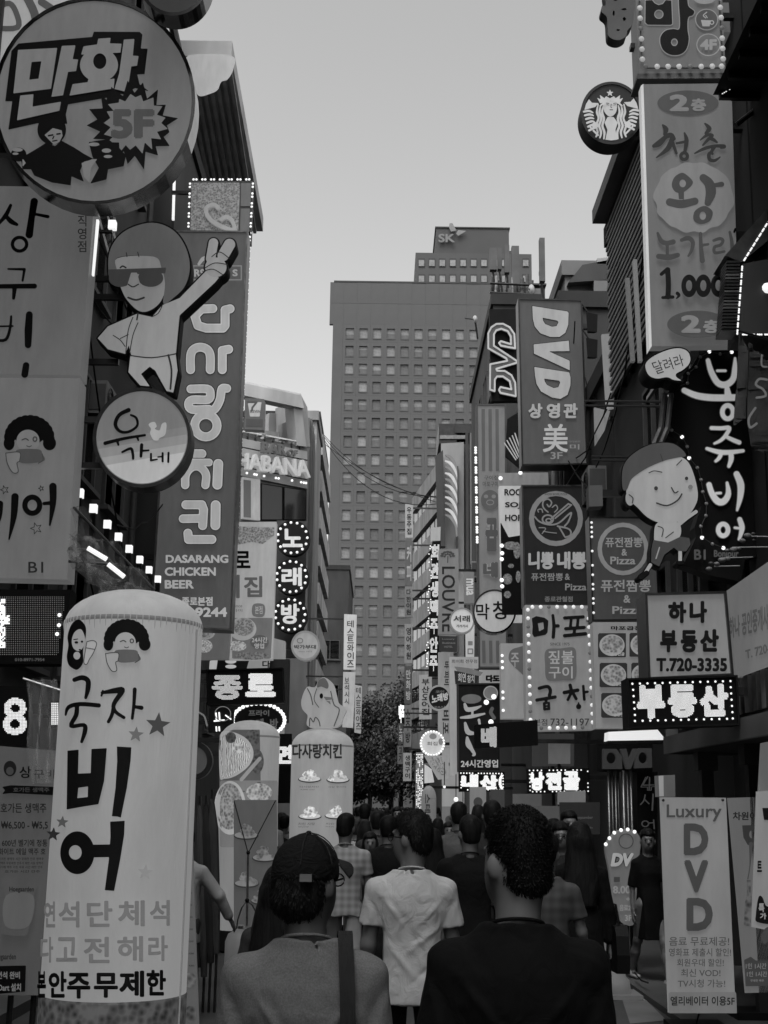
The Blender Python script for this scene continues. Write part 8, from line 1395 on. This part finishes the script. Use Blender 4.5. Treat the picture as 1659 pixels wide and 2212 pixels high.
def strands(n, ln, seed):
    def f(r):
        hm = [c for c in r.children if c.name.startswith('hair')][0].data; co = np.empty(len(hm.vertices)*3, np.float32); no = co.copy(); hm.vertices.foreach_get('co', co); hm.vertices.foreach_get('normal', no); co = co.reshape(-1, 3); no = no.reshape(-1, 3)
        rs = np.random.RandomState(seed); I = rs.randint(0, len(co), n); V, F_ = [], []
        for i in I:
            p, q = Vector(co[i]), Vector(no[i]); whirl = Vector((-(p.y+.06), p.x, 0))*3+Vector((0, .1, 0)); d = (Vector((0, 0, -1))*(1-max(0, q.z))+whirl*max(0.1, q.z)+Vector(rs.normal(size=3)*.22)); d = (d-q*d.dot(q)).normalized(); w = d.cross(q).normalized()*.0016; L_ = ln*rs.uniform(.5, 1.15); p = p-q*.002
            a = p+d*L_*.5+q*(.004+rs.uniform(0, .004)); b_ = p+d*L_+q*rs.uniform(.001, .009); k = len(V); V += [p-w, p+w, a+w, a-w, b_]; F_ += [(k, k+1, k+2, k+3), (k+3, k+2, k+4)]
        o = mesh('hair_strands', V, F_, hm.materials[0], None); o.parent = r; o['kind'] = 'stuff'
    return f
def bag(side=1, g=25, size=1.0, z=.72):
    def f(r):
        x = side*.29; m = MB(); st = [(.15, .0), (.17, .12), (.15, .24), (.11, .3)]; V = []
        for w, dz in st: V += [(x-.05, -w*size, z+dz*size), (x+.05, -w*size, z+dz*size), (x+.05, w*size, z+dz*size), (x-.05, w*size, z+dz*size)]
        F_ = [(0, 3, 2, 1), (12, 13, 14, 15)]+[(4*i+j, 4*i+(j+1) % 4, 4*i+4+(j+1) % 4, 4*i+4+j) for i in range(3) for j in range(4)]; o = mesh('handbag', V, F_, mat('paint', g), None); o.parent = r
        m = MB().tube([(x, -.08, z+.29*size), (x-side*.02, -.05, z+.5), (x-side*.02, .05, z+.5), (x, .08, z+.29*size)], .01, 6); o = mesh('bag_handle', m.V, m.F, mat('paint', g), None); o.parent = r
    return f
# --- the three men in front, seen from behind
A = person_meshes(.009, ((.05, .13, .2), (.0, .13, .15)), .25, top='tee', tone=(98, 45), head_yaw=-.6, cap=True, sw=.18, bulk=1.0, detail=True, fine=.0075, seed=2, glasses=True, topkind='heather', skin=92)
put_person('man in a black cap and grey tee with a shoulder strap, front left', A, 667, 1800, 3.75, yaw=.05, extra=(strap, brim, strands(1300, .03, 2)))
A = person_meshes(.009, ((.0, .13, .2), (.05, .1, .2)), -.25, top='tee', tone=(7, 40), head_yaw=.55, hk=.9, sw=.182, bulk=1.04, detail=True, fine=.0075, seed=7, skin=112, hairtone=15)
put_person('broad man in a black tee with short black hair, front right', A, 1130, 1750, 3.6, yaw=-.02, x=at(1114, 1745, 3.6).x, extra=(strands(5200, .012, 1),))
A = person_meshes(.01, ((.05, .15, .15), (.05, .15, .2)), .3, top='tee', tone=(178, 30), head_yaw=.95, sw=.185, bulk=1.0, detail=True, fine=.009, seed=11, glasses=True, skin=100)
put_person('man in a pale plain tee and glasses walking between the front two', A, 890, 1753, 6.9, yaw=.04, extra=(strands(2000, .032, 3),))
A = person_meshes(.013, ((.1, .15, .2), (.1, .18, .5)), .25, top='tee', tone=(135, 128), head_yaw=-.2, sw=.19, seed=4, topkind='plaid'); put_person('man in a checked short-sleeved shirt and light trousers, left of the pale tee', A, 747, 1757, 12.4)
A = person_meshes(.013, ((.1, .15, .2), (.1, .15, .3)), .2, top='tee', tone=(18, 25), sw=.2, head_yaw=.3, seed=5); put_person('man in a black polo shirt just right of the pale tee', A, 1014, 1762, 10.2)
A = person_meshes(.014, ((.1, .15, .2), (.1, .15, .3)), .2, top='tee', tone=(80, 40), sw=.205, head_yaw=.1, seed=6); put_person('man in a brownish grey tee behind the black polo shirt', A, 990, 1733, 14)
A = person_meshes(.014, ((.1, .15, .2), (.1, .15, .3)), .2, top='tee', tone=(42, 30), sw=.19, seed=8); put_person('tall man in a dark striped top far behind the black polo shirt', A, 1062, 1730, 13)
A = person_meshes(.013, ((.05, .14, .1), (.0, .16, .1)), .15, top='dress', tone=(14, 20), hair='long', sw=.175, sleeve=1, seed=9, bulk=.9); put_person('woman with long black hair in a black dress carrying a black bag', A, 1250, 1776, 10.2, yaw=.05, extra=(bag(1, 20, 1.15, .62),))
A = person_meshes(.012, ((.5, .1, .9), (-.15, .12, .3)), .32, top='dress', tone=(15, 20), hair='short', sw=.165, sleeve=.75, seed=10, bulk=.86, head_yaw=-.35, skin=98); put_person('woman with bobbed hair in a short black dress walking towards the camera at right', A, 1398, 1790, 14.1, yaw=PI+.25, extra=(eyes(-.35),))
A = person_meshes(.014, ((.2, .12, .4), (.1, .12, .3)), .2, top='tee', tone=(55, 40), sw=.19, seed=12, skin=104); put_person('man facing the camera with parted hair in front of the dark board', A, 1229, 1750, 13.6, yaw=PI+.1, extra=(eyes(),))
A2 = person_meshes(.014, ((.2, .12, .4), (.1, .12, .3)), .2, top='tee', tone=(40, 40), sw=.17, seed=13, hair='long', glasses=True, skin=100); put_person('woman in glasses facing the camera half hidden by the long black hair', A2, 1212, 1775, 12.2, yaw=PI-.2, extra=(eyes(),))
A = person_meshes(.013, ((.05, .14, .1), (.0, .16, .1)), .15, top='tee', tone=(50, 30), hair='long', sw=.165, seed=14, bulk=.88, skin=95); put_person('woman with long loose hair just left of the man in the cap', A, 606, 1868, 6.4, yaw=-.2)
A = person_meshes(.013, ((.3, .14, .6), (.25, .62, .3)), .1, top='long', tone=(150, 60), sw=.19, sleeve=1, seed=15, skin=95); put_person('stall keeper in a pale jacket reaching out beside the big balloon column', A, 402, 1790, 11.4, yaw=-.25)
A = person_meshes(.014, ((.2, .14, .3), (.2, .2, .3)), .1, top='tee', tone=(60, 60), sw=.18, seed=16, topkind='plaid'); put_person('person in a dark checked shirt behind the broad man in black', A, 1180, 1800, 8.6, yaw=-.3)
# --- the crowd beyond them
kinds = []
for i, (tn, hr, dr) in enumerate((((20, 25), 'short', 'tee'), ((60, 30), 'short', 'tee'), ((150, 60), 'short', 'tee'), ((30, 70), 'long', 'tee'), ((95, 25), 'long', 'tee'), ((15, 20), 'long', 'dress'), ((185, 40), 'long', 'tee'), ((110, 90), 'short', 'tee'))):
    kinds.append((person_meshes(.021, ((.2, .12, .3), (-.15, .12, .3)), .28 if i % 2 else -.25, top=dr, tone=tn, hair=hr, sw=.17 if hr == 'long' else .19, seed=20+i, hairtone=(22, 30, 60, 26, 45, 20, 35, 24)[i]), tn, hr, dr))
word = {20: 'black', 60: 'dark grey', 150: 'light grey', 30: 'charcoal', 95: 'mid-grey', 15: 'black', 185: 'white', 110: 'grey'}
rc = random.Random(11); placed = []
near_spots = [(815, 1752, 15.5, 1, 0, 'long-haired passer-by in front of the chicken column, close to the checked shirt'), (800, 1797, 14.6, 4, PI, 'bowed-headed person coming closer between the checked shirt and pale tee'), (838, 1762, 12.8, 0, 0, 'man in black directly left of the pale tee man'), (790, 1772, 16, 6, 0, 'woman in white behind the checked shirt'), (935, 1790, 13, 3, 0, 'dark-haired woman right of the pale tee man'), (770, 1770, 17.5, 2, 0, 'light-topped walker peeping right of the checked shirt'),
              (970, 1775, 19, 4, PI, 'small smiling woman facing the camera near the far stall'), (1195, 1768, 15.5, 0, 0, 'dark head between the broad man and the glasses'), (560, 1945, 8.4, 5, -.3, 'dark-clothed woman stooping behind the food banner')]
for u, v, Y, ki, yw_, lab in near_spots: 
    if 'stooping' in lab: continue
    put_person(lab, kinds[ki][0], u, v, Y, yaw=yw_, extra=(eyes(),) if yw_ > 2 else ())
row = 0
for Y in [18+2.1*k for k in range(48)]:
    n = 4 if Y < 70 else 3
    for q in range(n):
        X = -2.1+4.6*(q+rc.uniform(.1, .9))/n; 
        if Y < 20 and abs(X+.8) < .6: continue
        if Y < 32 and (X > 1.7 and rc.random() < .5): continue
        ki = rc.randrange(8); ms, tn, hr, dr = kinds[ki]; face = PI if rc.random() < .3 else 0
        r = thing('person', None, 'person', (X, Y+rc.uniform(-.7, .7), 0), 'people in the far crowd', face+rc.uniform(-.2, .2)); k_ = rc.uniform(.9, 1.05); r.scale = (k_, k_, k_)
        nth = 'metre'; side = ('left edge' if X < -1.2 else 'left half' if X < .2 else 'right half' if X < 1.4 else 'right edge'); far = 'near' if Y < 26 else 'middle' if Y < 45 else 'far' if Y < 80 else 'hindmost'
        r['label'] = '%s %s %s-haired walker %sat the %s of the %s crowd' % (word[tn[0]]+(' dressed' if dr == 'dress' else ' topped'), ('short', 'slight', 'medium', 'tall')[int((k_-.9)/.0376)], hr, 'facing us ' if face else '', side, far)
        for k, me in ms.items():
            if me is not None and k != 'glasses' and not (k == 'shoes' and Y > 40): part(me, r)
        if face and Y < 40: eyes()(r)
        if Y < 60 and rc.random() < .35:
            m = MB(); g_ = rc.choice((20, 60, 110)); m.lathe((0, -.19, 1.0), [(.1, 0), (.14, .05), (.15, .25), (.12, .36), (.03, .4)], 10); o = mesh('backpack', m.V, m.F, mat('fabric', g_), None, smooth=True); o.parent = r
